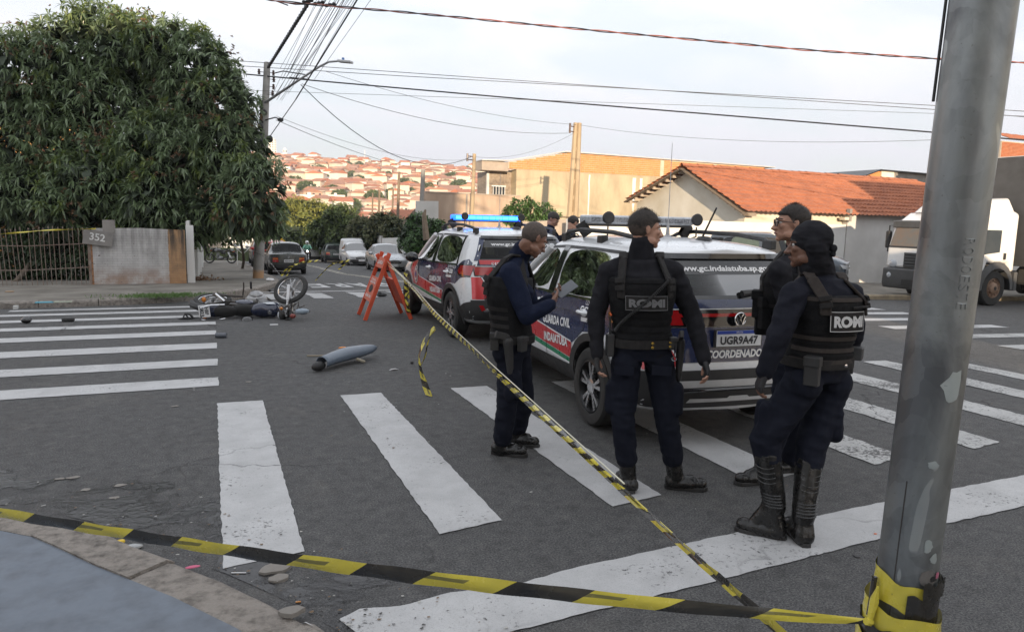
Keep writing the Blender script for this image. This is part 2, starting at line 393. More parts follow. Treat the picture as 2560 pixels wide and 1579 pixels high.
# the word painted on the road, read by drivers coming the other way
def textmesh(body, size=1., ext=0., bold=0., shear=0., align='CENTER', spacing=1.0, res=3):
    cu = bpy.data.curves.new('txt', 'FONT'); cu.body = body; cu.size = size; cu.extrude = ext; cu.offset = bold; cu.shear = shear
    cu.align_x = align; cu.align_y = 'CENTER'; cu.space_character = spacing; cu.resolution_u = res
    o = bpy.data.objects.new('txt', cu); C.objects.link(o); dg = bpy.context.evaluated_depsgraph_get(); dg.update()
    me = bpy.data.meshes.new_from_object(o.evaluated_get(dg)); bpy.data.objects.remove(o)
    v = np.array([tuple(x.co) for x in me.vertices]) if len(me.vertices) else np.zeros((0, 3)); f = [tuple(p.vertices) for p in me.polygons]
    bpy.data.meshes.remove(me); bpy.data.curves.remove(cu); return v, f
for i, ch in enumerate('PARE'):
    v, f = textmesh(ch, 1., bold=.03); v = v-(v.max(0)+v.min(0))/2; v[:, 0] *= .50/np.ptp(v[:, 0]); v[:, 1] *= 2.2/np.ptp(v[:, 1])
    cx = 4.42-i*.60; cy = 19.95
    mb = MB(); mb.add([(cx-p[0], cy-p[1], zg(cx-p[0], cy-p[1])+.012) for p in v], f); o = mb.build('road_letter', m_paint); o['kind'] = 'structure'
# wet gutter along the near kerb
m_wet, g, b = newmat('wet_gutter'); vec = g.pos()
t_ = g.n('BsdfTransparent'); o_ = m_wet.node_tree.nodes['Material Output']; mxs = g.n('MixShader')
b.inputs['Base Color'].default_value = (.022, .021, .022, 1); b.inputs['Roughness'].default_value = .12
g.l(g.rng(g.noise(2.2, 6, .65, g.pos((1, 1, 1)), .6), .47, .56, 0, .92), mxs.inputs[0]); g.l(t_.outputs[0], mxs.inputs[1]); g.l(b.outputs[0], mxs.inputs[2]); g.l(mxs.outputs[0], o_.inputs[0])
g.l(g.bump(g.noise(26, 5, .6, vec), .35, .01), b.inputs['Normal'])
gut = [(-3.4, 5.36), (-2.5, 5.27), (-1.72, 5.06), (-1.15, 4.75), (-.68, 4.35), (-.34, 3.89), (.02, 3.45), (.29, 3.06), (.52, 2.62), (.89, 1.95)]
outr = [(1.30, 2.3), (.85, 3.0), (.55, 3.45), (.25, 3.95), (-.1, 4.5), (-.6, 4.95), (-1.2, 5.3), (-2.4, 5.75), (-3.4, 5.9)]
oj = []
for i in range(len(outr)-1):
    for q in range(8): f_ = q/8; x_ = outr[i][0]+(outr[i+1][0]-outr[i][0])*f_; y_ = outr[i][1]+(outr[i+1][1]-outr[i][1])*f_; k_ = .16*mnoise.noise(Vector((x_*4, y_*4, 1)))+.07*mnoise.noise(Vector((x_*15, y_*15, 2))); oj.append((x_+k_, y_+k_))
o = drape(gut+oj+[outr[-1]], .004, .25).build('wet_gutter', m_wet); o['kind'] = 'structure'

# ================================================================ houses and walls
m_plast = pm('stained_cream_plaster', (.50, .42, .29), .9, (.27, .22, .15), .9, .75, .3, 12, stretch=(1, 1, .35), detail=9)
m_beige = pm('pink_beige_plaster', (.50, .38, .29), .9, (.27, .20, .15), 1.1, .7, .3, 14, stretch=(1, 1, .3), detail=9)
m_white = pm('white_wall_paint', (.66, .65, .63), .85, (.48, .47, .45), .8, .6, .15, 14, detail=8)
m_whitecl = pm('clean_white_render', (.74, .74, .72), .8, (.62, .62, .60), 1.2, .4, .08, 20)
m_cream = pm('cream_render', (.76, .73, .64), .85, (.58, .53, .42), .9, .5, .1, 20)
m_grey = pm('grey_cement', (.30, .28, .26), .9, (.16, .15, .14), 1.2, .7, .3, 16, detail=8)
m_fascia = pm('fascia_cement', (.42, .36, .30), .9, (.30, .25, .21), 2, .6, .2, 16)
m_brick = pm('hollow_clay_brick', (.62, .27, .10), .9, (.50, .20, .07), 3.3, .8, .3, 40)
m_mortar = pm('mortar', (.58, .50, .40), .95, (.42, .35, .27), 3, .6, .4, 40)
m_stone = pm('stacked_stone', (.36, .30, .24), .9, (.20, .16, .13), 9, .8, .8, 30, bdist=.02)
m_tile = pm('clay_roof_tile', (.40, .15, .078), .85, (.26, .10, .06), 2.6, .7, .3, 60, detail=8)
m_wood = pm('weathered_wood', (.22, .17, .12), .85, (.12, .09, .07), 5, .6, .3, 20, stretch=(1, 6, 1))
m_metalroof = pm('zinc_roof_sheet', (.62, .62, .60), .45, (.48, .48, .47), 2, .5, .05, 20, metal=.3)
m_dark = pm('dark_opening', (.02, .02, .022), .4)
m_pane = pm('far_window_glass', (.05, .06, .07), .12, (.03, .04, .05), 2, .5, spec=.8)
def bricks(mb, outline_top, x0, x1, z0, y, bl=.24, bh=.095, j=.018, seed=1, proud=.015):
    r_ = random.Random(seed); row = 0; z = z0
    while True:
        zz = z; any_ = False; x = x0-(.5*bl if row % 2 else 0)
        while x < x1:
            a = max(x, x0)+j/2; b_ = min(x+bl, x1)-j/2; t = min(outline_top(a), outline_top(b_))
            if b_-a > .05 and zz+bh*.5 < t:
                d = r_.uniform(0, .006); mb.box((a, y-proud-d, zz+j/2), (b_, y+.02, min(zz+bh, t)-j/2)); any_ = True
            x += bl
        z += bh; row += 1
        if not any_: break
    return mb
# --- big plastered hall with a raw brick gable
hx0, hx1 = 15.92, 33.7; hY = 37.; ztop = lambda x: float(np.interp(x, [13.7, 15.4, 19.0, 34.3], [4.88, 4.93, 5.63, 5.50]))
h = thing('warehouse', 'long stained plaster hall with a raw orange brick band under its roof', 'building', (hx0, hY, -1.6))
mb = MB(); mb.box((hx0, hY, -1.6), (hx1, hY+2.6, 4.55)); mb.build('wall', m_plast, h, world=True)
mb = MB(); xs_ = list(np.linspace(15.4, hx1, 30)); pts = [(x, hY-.02, 4.552) for x in (xs_[0], xs_[-1])]+[(x, hY-.02, ztop(x)) for x in reversed(xs_)]
mb.prism(pts, (0, .25, 0)); mb.build('mortar_bed', m_mortar, h, world=True)
mb = bricks(MB(), ztop, 15.45, hx1, 4.565, hY-.02, .30, .118, .022); o = mb.build('brick', m_brick, h, world=True); o['kind'] = 'stuff'
for x in (25.5, 29.5): MB().box((x, hY-.05, 4.56), (x+.26, hY-.021, ztop(x)-.01)).build('concrete_column', m_mortar, h, world=True)
mb = MB(); mb.prism([(13.8, hY-.14, 4.92), (15.35, hY-.14, 4.96), (18.95, hY-.14, 5.66), (34.5, hY-.14, 5.53), (34.5, hY-.14, 5.59), (18.95, hY-.14, 5.72), (15.35, hY-.14, 5.02), (13.8, hY-.14, 4.97)], (0, 1.2, 0)); mb.build('roof', m_metalroof, h, world=True)
mb = MB(); mb.box((13.82, hY-.05, 4.41), (15.4, hY+1.0, 4.90)); mb.build('canopy', m_fascia, h, world=True)
mb = MB(); mb.box((14.47, hY+.72, -1.6), (hx0, hY+2.4, 4.41)); o = mb.build('stone_wall', m_stone, h, world=True)
mb = MB(); mb.box((14.40, hY+.66, -1.6), (14.54, hY+.80, 4.41)); mb.build('pilaster', m_whitecl, h, world=True)
f = MB(); x0, x1, z0, z1 = 14.77, 15.48, 2.8, 3.57
f.box((x0, hY+.63, z0), (x1, hY+.718, z1)); fr = f.build('window', m_pane, h, world=True)
for i in range(5): xx = x0+(x1-x0)*i/4; ff = MB().box((xx-.016, hY+.58, z0), (xx+.016, hY+.628, z1)).build('window_bar', m_whitecl, fr); ff.data.transform(Matrix.Translation(-Vector(h.location)))
ff = MB().box((x0-.1, hY+.57, z1), (x1+.05, hY+.64, z1+.07)).build('window_frame', m_whitecl, fr); ff.data.transform(Matrix.Translation(-Vector(h.location)))
for i, (x, w_, z0, z1) in enumerate(((23.7, .22, 2.35, 4.4), (24.2, .16, 3.3, 4.4), (20.6, .08, 1.1, 4.45), (26.7, .09, 3.7, 4.3))):
    mb = MB(); n_ = 9; r_ = random.Random(i); L1 = []; L2 = []
    for q in range(n_): t = q/(n_-1); z = z1+(z0-z1)*t; ww = w_*(1-t**3)*.5+.01; L1.append((x-ww+r_.uniform(-.02, .02), hY-.004, z)); L2.append((x+ww+r_.uniform(-.02, .02), hY-.004, z))
    mb.poly(L1+L2[::-1]).build('whitewash_patch', m_whitecl, h, world=True)
# --- beige boundary wall in front of it, with a whitewashed stub
def wall(name, pts, h0, h1, th, mat, label, cat='wall', cap=None):
    """pts: list of (x, y, ztop); base below the ground"""
    t = thing(name, label, cat, (pts[0][0], pts[0][1], zg(pts[0][0], pts[0][1])))
    mb = MB(); n = len(pts)
    for i in range(n-1):
        a = Vector(pts[i][:2]); b_ = Vector(pts[i+1][:2]); d = (b_-a).normalized(); nn = Vector((-d.y, d.x))*th/2
        za, zb = pts[i][2], pts[i+1][2]; ga, gb = zg(*a)-.3, zg(*b_)-.3
        mb.add([(a.x-nn.x, a.y-nn.y, ga), (b_.x-nn.x, b_.y-nn.y, gb), (b_.x+nn.x, b_.y+nn.y, gb), (a.x+nn.x, a.y+nn.y, ga),
                (a.x-nn.x, a.y-nn.y, za), (b_.x-nn.x, b_.y-nn.y, zb), (b_.x+nn.x, b_.y+nn.y, zb), (a.x+nn.x, a.y+nn.y, za)],
               [(0,3,2,1),(4,5,6,7),(0,1,5,4),(1,2,6,5),(2,3,7,6),(3,0,4,7)])
    mb.build('wall_panel', mat, t, world=True)
    if cap:
        mb = MB()
        for i in range(n-1):
            a = Vector(pts[i]); b_ = Vector(pts[i+1]); mb.beam(a+Vector((0, 0, .03)), b_+Vector((0, 0, .03)), th+.06, .06)
        mb.build('coping', cap, t, world=True)
    return t
wall('boundary_wall', [(10.151, 35.5, 3.02), (15.516, 35.5, 2.986)], 0, 0, .18, m_beige, 'tall pinkish beige plaster wall between the street trees and the hall', cap=m_fascia)
wall('boundary_wall', [(9.517, 34.8, 2.563), (10.667, 34.8, 2.579)], 0, 0, .18, m_white, 'short whitewashed wall stub in front of the beige wall')
t = thing('drain_pipe', 'dark drain pipe running down the beige wall', 'pipe', (12.402, 35.3, 1.871))
MB().tube([(12.386, 35.3, 2.991), (12.386, 35.3, 1.453)], .05, 8).build('pipe', m_grey, t, world=True)
# --- white wall along the cross street
wall('boundary_wall', [(10.405, 20.0, 1.794), (11.579, 20.0, 1.87), (18.117, 20.0, 1.829), (22.3, 20, 1.83)], 0, 0, .2, m_whitecl, 'long white painted wall behind the parked patrol cars', cap=None)
wall('boundary_wall', [(22.34, 20, 2.32), (25.505, 20.0, 2.272), (34, 20, 2.2)], 0, 0, .24, m_white, 'tall white wall with grey smudges beside the truck', cap=None)
wall('boundary_wall', [(9.2, 21.0, 1.646), (10.896, 21.0, 1.784)], 0, 0, .2, m_fascia, 'low sloping beige wall right of the leafy shrub')
mb = MB(); mb.box((11.2, 20.4, 1.84), (13.9, 23, 1.87)); tag(mb.build('roof_sheet', m_wood), 'thin weathered roof sheet lying behind the white wall', 'roof sheet')
wall('garden_wall', [(11.14, 20.8, 1.633), (14.281, 20.8, 1.898)], 0, 0, .12, m_grey, 'grey cement strip of wall showing above the white wall')
# --- house with the tiled roof
gx = 17.19; eY, eZ = 19.62, 2.16; rY, rZ = 23.46, 3.97; bY, bZ = 27.5, 2.72; rx1 = 30.6; ex1 = 34.
h = thing('house', 'cream house with a wide orange clay tile roof', 'house', (gx, 20.5, zg(gx, 20)))
mb = MB(); wx = gx+.42
mb.prism([(wx, 20.15, -1), (wx, 27.2, -1), (wx, 27.2, 2.62), (wx, rY, 3.80), (wx, 20.15, 2.22)], (16, 0, 0)); mb.build('wall', m_cream, h, world=True)
def tiles(name, o0, o1, t0, t1, per=.215, course=.36, sub=6, seed=2):
    """clay tile surface between eave o0->o1 and ridge t0->t1: rolls across, stepped courses up the slope"""
    o0, o1, t0, t1 = map(Vector, (o0, o1, t0, t1)); nx = int((o1-o0).length/per)*sub; sl = ((t0+t1)/2-(o0+o1)/2).length; nc = int(sl/course)
    nrm = (o1-o0).cross(t0-o0).normalized()
    if nrm.z < 0: nrm = -nrm
    r_ = np.random.RandomState(seed); jit = r_.uniform(-.012, .012, (nc, nx//sub+2))
    rows = []
    for c in range(nc):
        for e_ in (0., .98): rows.append(((c+e_)/nc, .045*(1-e_), c))
    V = []
    for (v, lift, c) in rows:
        a = o0.lerp(t0, v); b_ = o1.lerp(t1, v)
        for i in range(nx+1):
            p = a.lerp(b_, i/nx); wv_ = .045*(.5+.5*math.cos(2*math.pi*i/sub)); p = p+nrm*(wv_+lift+jit[c][i//sub]); V.append(tuple(p))
    n1 = nx+1; F = [(r*n1+i, r*n1+i+1, (r+1)*n1+i+1, (r+1)*n1+i) for r in range(len(rows)-1) for i in range(nx)]
    return V, F
mb = MB(); V, F = tiles('a', (gx, eY, eZ), (ex1, eY, eZ), (gx, rY, rZ), (rx1, rY, rZ-.06)); mb.add(V, F)
V, F = tiles('b', (gx, bY, bZ), (ex1, bY, bZ), (gx, rY, rZ), (rx1, rY, rZ-.06)); mb.add(V, [f[::-1] for f in F])
V, F = tiles('c', (ex1, eY, eZ), (ex1, bY, bZ), (rx1, rY, rZ-.06), (rx1+.02, rY+.02, rZ-.06)); mb.add(V, F)
o = mb.build('roof_tile', m_tile, h, world=True); o['kind'] = 'stuff'
mb = MB()
for (a, b_) in (((gx+.02, eY-.02, eZ-.09), (gx+.02, rY, rZ-.09)), ((gx+.02, rY, rZ-.09), (gx+.02, bY, bZ-.09))): mb.beam(a, b_, .05, .20, up=(1, 0, 0))
mb.build('barge_board', m_wood, h, world=True)
for q in range(9):
    t_ = (q+.5)/9
    for (ya, za) in ((bY, bZ), (eY, eZ)):
        y = rY+(ya-rY)*t_; z = rZ+(za-rZ)*t_-.1; MB().box((gx+.06, y-.05, z-.11), (wx+.2, y+.05, z)).build('roof_rafter', m_fascia, h, world=True)
rt = None; k = int((rx1-gx)/.38)
for i in range(k):
    if rt is None:
        mb = MB(); mb.lathe([(.115, 0), (.10, .40), (.085, .40), (.10, 0)], 10, m=Matrix.Rotation(R(90), 4, 'Y') @ Matrix.Rotation(R(90), 4, 'Z'), a0=0, a1=math.pi)
        mb.xf(Matrix.Rotation(R(180), 4, 'X') if False else Matrix.Identity(4)); rt = mb.build('ridge_tile', m_tile, h, smooth=True); o = rt
    else: o = rt.copy(); C.objects.link(o)
    o.location = Vector((gx-.02+i*.38, rY, rZ+.02+rng.uniform(-.01, .01)-.06*i/k))-h.location
mb = MB(); mb.box((ex1-12, eY+.10, eZ-.16), (22.28, eY+.35, eZ-.05)); mb.build('eave_board', m_cream, h, world=True)
mb = MB(); mb.box((22.22, 19.70, 1.95), (22.34, 19.86, 2.42)); tag(mb.build('downpipe_end', m_grey), 'dark grey gutter end at the corner of the tile roof', 'gutter')
# --- buildings beyond it
h = thing('workshop', 'raw brick and cement building rising behind the tile roof', 'building', (40, 36, -1))
mb = MB(); P = [(40.72, 36.0, 4.904), (43.223, 36.0, 5.723), (43.399, 36.0, 4.38), (40.795, 36.0, 4.284)]; mb.prism(P[::-1], (0, 8, 0)).build('brick_gable', m_brick, h, world=True)
P = [(43.146, 35.9, 5.687), (44.405, 35.9, 5.691), (44.596, 35.9, 4.282), (43.335, 35.9, 4.237)]; MB().prism(P[::-1], (0, 8, 0)).build('plaster_bay', m_cream, h, world=True)
P = [(44.433, 35.9, 5.664), (51.297, 35.9, 5.604), (51.565, 35.9, 3.941), (44.695, 35.9, 3.726)]; MB().prism(P[::-1], (0, 8, 0)).build('cement_bay', m_grey, h, world=True)
P = [(40.371, 35.7, 4.957), (42.853, 35.7, 5.771), (50.997, 35.7, 5.669), (51.011, 35.7, 5.583), (42.863, 35.7, 5.69), (40.381, 35.7, 4.877)]; MB().prism(P[::-1], (0, 8.4, 0)).build('roof_edge', m_dark, h, world=True)
h = thing('brick_house', 'raw red brick house with a tile topped wall behind the truck', 'house', (38, 26, -1))
mb = MB(); a = (41.804, 27.0, 6.829); b_ = (42.279, 27.0, 4.187); mb.box((a[0], 27, b_[2]-3), (a[0]+9, 27.6, a[2])); mb.build('mortar_bed', m_mortar, h, world=True)
mb = bricks(MB(), lambda x: a[2]-.02, a[0]+.02, a[0]+6.5, a[2]-3.2, 27, .24, .075, .014, 5); o = mb.build('brick', pm('red_solid_brick', (.42, .13, .055), .9, (.30, .09, .04), 5, .7, .3, 40), h, world=True); o['kind'] = 'stuff'
mb = MB(); V, F = tiles('d', (a[0]-.1, 26.6, a[2]+.06), (a[0]+9, 26.6, a[2]+.06), (a[0]-.1, 27.5, a[2]+.5), (a[0]+9, 27.5, a[2]+.5)); mb.add(V, F); o = mb.build('roof_tile', m_tile, h, world=True); o['kind'] = 'stuff'
# --- corner plot on the left: white-washed brick wall, orange end, barred fence
m_wbrick, g, b = newmat('whitewashed_brick'); vec = g.co('Object')
bt = g.n('TexBrick', i={'Scale': 1.0, 'Mortar Size': .006, 'Brick Width': .22, 'Row Height': .062, 'Mortar Smooth': .6, 'Color1': (1, 1, 1, 1), 'Color2': (.9, .9, .9, 1), 'Mortar': (0, 0, 0, 1)})
sx = g.n('SeparateXYZ'); cx = g.n('CombineXYZ'); g.l(vec, sx.inputs[0]); g.l(sx.outputs[0], cx.inputs[0]); g.l(sx.outputs[2], cx.inputs[1]); g.l(cx.outputs[0], bt.inputs['Vector'])
basec = g.mix(g.rng(g.noise(2.5, 6, .6, vec), .4, .7), (.50, .49, .48), (.34, .33, .32))
ochre = g.mix(g.rng(g.noise(3.5, 6, .6, vec), .4, .7), (.42, .25, .13), (.26, .17, .10))
edge = g.math('ADD', sx.outputs[0], g.math('MULTIPLY', g.noise(14, 3, .6, vec), .04)); fo = g.rng(edge, 1.70, 1.71)
c_ = g.mix(fo, basec, ochre)
drip = g.noise(4.2, 6, .65, g.co('Object', (2.2, 1, .22))); dm = g.math('MULTIPLY', g.rng(drip, .42, .58), g.rng(sx.outputs[2], .25, 1.1)); c_ = g.mix(g.math('MULTIPLY', dm, g.rng(fo, 0, 1, .35, .95)), c_, (.05, .045, .04))
low = g.rng(sx.outputs[2], .42, .05, 0, .6); c_ = g.mix(g.math('MULTIPLY', low, g.rng(g.noise(2.5, 4, .6, vec), .35, .6)), c_, (.30, .15, .07))
chip = g.rng(g.noise(9, 3, .5, g.co('Object', (1, 1, 2.2))), .70, .72); c_ = g.mix(chip, c_, (.08, .05, .04))
c_ = g.mix(g.rng(bt.outputs[1] if False else bt.outputs['Fac'], 0, 1, 0, .28), c_, (.12, .11, .10))
g.l(c_, b.inputs['Base Color']); b.inputs['Roughness'].default_value = .9
g.l(g.bump(g.math('SUBTRACT', g.math('MULTIPLY', g.noise(30, 5, .6, vec), .4), bt.outputs['Fac']), .5, .010), b.inputs['Normal'])
m_rust = pm('rusty_white_bar', (.24, .20, .17), .7, (.13, .06, .035), 7, .75, .4, 40, stretch=(1, 1, .8))
wY = 19.7
t = thing('corner_wall', 'low whitewashed brick corner wall with a stained orange end', 'wall', (-2.69, wY, .0))
zt = 1.30
mb = MB(); x0, x1 = -2.66, -.62
vs = []; nx = 24; nz_ = 12
for j in range(nz_+1):
    for i in range(nx+1):
        x = x0+(x1-x0)*i/nx; zb_ = float(np.interp(x, [x0, x1], [-.12, .10])); zz_ = zb_+(zt+float(np.interp(x, [-2.66, -1.6, -.62], [0, .02, -.02]))-zb_)*j/nz_; vs.append((x, wY, zz_))
fs = [(j*(nx+1)+i, j*(nx+1)+i+1, (j+1)*(nx+1)+i+1, (j+1)*(nx+1)+i) for j in range(nz_) for i in range(nx)]
mb.add(vs, fs); mb.box((x0, wY+.001, -.3), (x1, wY+.18, zt-.02)); mb.build('wall_panel', m_wbrick, t, world=True)
mb = MB().box((-2.42, wY-.03, zt-.1), (-2.17, wY+.2, zt+.2)); mb.build('gate_pillar', m_grey, t, world=True)
mb = MB(); 
for q in range(9): mb.box((x0-.07+rng.uniform(-.012, .012), wY+.0, -.15+q*.155), (x0-.002, wY+.16, -.01+q*.155))
mb.build('broken_brick_edge', pm('broken_clay_edge', (.36, .19, .10), .95, (.22, .11, .06), 8, .6, .6, 40), t, world=True)
# number board
t = thing('number_board', 'grey board with a hand painted house number hung on the corner wall', 'sign', (-2.8, wY-.08, 1.12))
mb = MB(); mb.box((-2.83, wY-.1, .93), (-2.20, wY-.07, 1.27)); o = mb.build('board', pm('grey_board', (.25, .235, .22), .8, (.18, .17, .16), 6, .5), t, world=True)
v, f = textmesh('352', .24, bold=.004); v[:, 0] *= .95
mb = MB(); sh = -.16
mb.add([(-2.53+p[0], wY-.105, 1.11+p[1]+p[0]*sh*.3) for p in v], f).build('painted_number', pm('number_paint', (.7, .7, .68), .7), t, world=True)
t.rotation_euler = (0, R(7), 0)
# barred fence: every bar one part
t = thing('barred_fence', 'rusty white barred fence closing the overgrown corner plot', 'fence', (-4.8, wY, -.1))
n_ = 44; x0, x1 = -7.0, -2.74; first = None
for i in range(n_):
    x = x0+(x1-x0)*i/(n_-1)+rng.uniform(-.012, .012); zb_ = float(np.interp(x, [-4.9, -2.7], [-.22, -.08])); zt_ = float(np.interp(x, [-7, -4.6, -3.6, -2.74], [1.1, 1.21, 1.28, 1.26]))+rng.uniform(-.02, .02)
    lean = (.05 if x < -4.0 else .01)+rng.uniform(-.005, .005)
    if -4.02 < x < -3.95: lean = 0
    if first is None:
        mb = MB(); mb.box((-.0065, -.006, 0), (.0065, .006, 1)); mb.add([(-.016, -.01, 1), (.016, -.01, 1), (.016, .01, 1), (-.016, .01, 1), (0, 0, 1.035)], [(0, 1, 4), (1, 2, 4), (2, 3, 4), (3, 0, 4), (3, 2, 1, 0)])
        first = mb.build('bar', m_rust, t); o = first
    else: o = first.copy(); C.objects.link(o)
    o.location = Vector((x, wY+.02, zb_))-t.location; o.scale = (1, 1, zt_-zb_); o.rotation_euler = (0, -lean, 0)
for (za, zb_, zc) in ((-.12, -.15, -.06), (.30, .27, .36), (.86, .84, .93)):
    MB().beam((-7, wY+.035, za), (-4.0, wY+.035, zb_+.02), .028, .02).beam((-3.98, wY+.035, zb_+.02), (-2.72, wY+.035, zc), .028, .02).build('rail', m_rust, t, world=True)
MB().box((-2.76, wY-.01, -.12), (-2.70, wY+.06, 1.25)).build('gate_post', m_rust, t, world=True)
# --- white house fronts down the left side of the street
h = thing('white_house', 'row of white house fronts and gates beyond the corner wall', 'house', (-.6, 21, 0))
for i, (y, w_, zt_) in enumerate(((20.0, .12, 1.46), (24.5, .2, 1.95), (28, .2, 2.1), (33, .2, 2.2), (39, .25, 2.3))):
    MB().box((-.60, y, zg(0, y)-.4), (-.42, y+w_, zt_+zg(0, y)*.3)).build('pillar', m_whitecl, h, world=True)
for i, (y0, y1) in enumerate(((20.2, 24.5), (24.7, 28), (28.2, 33), (33.2, 39), (39.2, 52))):
    MB().box((-.60, y0, zg(0, y0)-.6), (-.52, y1, 1.5-.12*i)).build('wall_panel', m_whitecl if i % 2 else m_white, h, world=True)
MB().box((-6.5, 30, -2), (-.8, 44, 2.9)).build('house_wall', m_white, h, world=True)
mb = MB(); V, F = tiles('e', (-6.9, 29.5, 2.9), (-.5, 29.5, 2.9), (-6.9, 36, 4.2), (-.5, 36, 4.2)); mb.add(V, F); mb.build('roof', m_tile, h, world=True)
# sunlit orange-brown house behind the big tree, glimpsed through the leaves
h = thing('house', 'sunlit ochre house glimpsed through gaps in the big leafy tree', 'house', (-14, 40, 0))
MB().box((-26, 41, -3), (-6, 50, 6.4)).build('wall', pm('ochre_wall', (.62, .30, .10), .8), h, world=True)
MB().prism([(-26.5, 40.5, 6.4), (-26.5, 50.5, 6.4), (-26.5, 45.5, 8.3)], (21, 0, 0)).build('roof', m_tile, h, world=True)
# --- houses and walls down the right side
def gable_house(x0, y0, x1, y1, zw, zr, wm, label, ridge='x', cat='house', rm=None, win=True):
    z0 = zg((x0+x1)/2, y0)-1; h = thing('house', label, cat, (x0, y0, z0))
    MB().box((x0, y0, z0), (x1, y1, zw)).build('wall', wm, h, world=True)
    e_ = .35
    if ridge == 'x': MB().prism([(x0-e_, y0-e_, zw), (x0-e_, y1+e_, zw), (x0-e_, (y0+y1)/2, zr)], (x1-x0+2*e_, 0, 0)).build('roof', rm or m_tile, h, world=True)
    else: MB().prism([(x0-e_, y0-e_, zw), (x1+e_, y0-e_, zw), ((x0+x1)/2, y0-e_, zr)], (0, y1-y0+2*e_, 0)).build('roof', rm or m_tile, h, world=True)
    if win:
        for k, fx in enumerate((.25, .65)):
            xx = x0+(x1-x0)*fx; MB().box((xx, y0-.03, zw-1.9), (xx+.9, y0-.001, zw-.8)).build('window', m_pane, h, world=True)
    return h
gable_house(12.6, 47, 20, 56, .9, 2.3, m_whitecl, 'white house with an orange roof behind the round street trees')
gable_house(12, 64, 19, 72, -.2, 1.2, m_cream, 'cream house with an orange roof far down the right side of the street')
gable_house(10.8, 36, 13, 41, 1.35, 2.2, m_white, 'low white house with a dark tile roof behind the vine covered tree', rm=m_wood)
wall('street_wall', [(10.3, 29, .95), (10.35, 36, .75), (10.4, 46, .35)], 0, 0, .18, m_whitecl, 'white street wall under the vine covered tree')
wall('street_wall', [(10.4, 46.5, .5), (10.4, 60, -.3), (10.4, 76, -1.2)], 0, 0, .18, m_white, 'long white street wall behind the parked cars')
gable_house(-14, 60, -3, 70, 1.8, 3.4, m_cream, 'cream house down the left side of the street', 'y')
gable_house(1.5, 118, 9, 126, .5, 2.0, m_whitecl, 'sunlit white house closing the view down the street')
MB_ = MB().box((-2, 103, -9), (12, 104, -2.9)); tag(MB_.build('hedge', pm('hedge_green', (.07, .09, .03), .9, (.035, .05, .02), 2, .8, 1, 6, bdist=.1)), 'long clipped hedge in front of the sunlit white house', 'hedge')
# --- unseen buildings behind the camera, placed and sized to shade the crossing
def block(x0, y0, x1, y1, zt_, wm, label, floors=2):
    h = thing('building', label, 'building', (x0, y0, 0))
    MB().box((x0, y0, -.5), (x1, y1, zt_)).build('wall', wm, h, world=True)
    MB().box((x0-.15, y0-.15, zt_), (x1+.15, y1+.15, zt_+.12)).build('parapet', m_fascia, h, world=True)
    for fl in range(floors):
        for k in range(max(2, int((y1-y0)/4))):
            yy = y0+1.2+k*4; xf = x1+.002; z = 1.+fl*3
            if z+1.3 < zt_: MB().box((xf, yy, z), (xf+.03, yy+1.4, z+1.3)).build('window', m_pane, h, world=True)
    return h

# ================================================================ the hillside town across the valley
wm_h = [pm('hill_wall_white', (.82, .77, .70), .9), pm('hill_wall_cream', (.74, .66, .54), .9), pm('hill_wall_pink', (.62, .44, .34), .9), pm('hill_wall_grey', (.50, .46, .42), .9)]
rm_h = [pm('hill_roof_red', (.46, .17, .09), .9, (.36, .14, .08), .4, .6), pm('hill_roof_brown', (.40, .20, .13), .9, (.30, .16, .11), .4, .6), pm('hill_roof_pale', (.52, .30, .20), .9, (.42, .24, .17), .4, .6), pm('hill_roof_slab', (.55, .50, .45), .9)]
m_hwin = pm('hill_window', (.06, .06, .07), .4)
def hill_house(v, r_):
    w_ = r_.uniform(7, 13); d = r_.uniform(7, 12); hh = r_.uniform(2.8, 3.6)*(2 if r_.random() < .22 else 1); mb = MB()
    mb.box((-w_/2, -d/2, -3), (w_/2, d/2, hh), 0)
    k = r_.random()
    if k < .55: mb.prism([(-w_/2-.5, -d/2-.5, hh), (-w_/2-.5, d/2+.5, hh), (-w_/2-.5, 0, hh+r_.uniform(1.3, 2.2))], (w_+1, 0, 0), 1)
    elif k < .85: mb.prism([(-w_/2-.5, -d/2-.5, hh), (w_/2+.5, -d/2-.5, hh), (r_.uniform(-.1, .1)*w_, -d/2-.5, hh+r_.uniform(1.3, 2.2))], (0, d+1, 0), 1)
    else:
        mb.box((-w_/2, -d/2, hh), (w_/2, d/2, hh+.5), 0); mb.lathe([(0.01, hh+.5), (.9, hh+.5), (.9, hh+1.7), (.01, hh+1.8)], 8, 0)
    for q in range(r_.choice((1, 2, 3))):
        x = -w_/2+w_*(q+.4)/3; mb.box((x, -d/2-.06, .9), (x+1.3, -d/2-.01, 2.2), 2)
    if r_.random() < .6: mb.box((-w_/2-1.5, -d/2-4, -3), (-w_/2+w_*.7, -d/2-3.8, 1.2), 0)   # street wall
    return mb
variants = []
for v in range(22):
    r_ = random.Random(100+v); mb = hill_house(v, r_); me = mb.build('house', [r_.choice(wm_h[:3] if v % 7 else wm_h), r_.choice(rm_h[:3]), m_hwin]); variants.append(me.data); bpy.data.objects.remove(me)
r_ = random.Random(5); spots = []
dist = 300.
while dist < 750:
    a = -.235+(r_.random()*.02)
    while a < .40:
        step_ = 11*(1+.2*r_.random())/dist; a += step_
        dd = dist+r_.uniform(-2.5, 2.5)
        if r_.random() < .03: continue
        # ray angle from +Y, clockwise
        spots.append((math.sin(a)*dd, math.cos(a)*dd, a, dd))
    dist += 11.5*(1+.3*r_.random())
    if int(dist/12) % 4 == 0: dist += 4
def visible_weight(s): return s[3]
spots.sort(key=visible_weight)
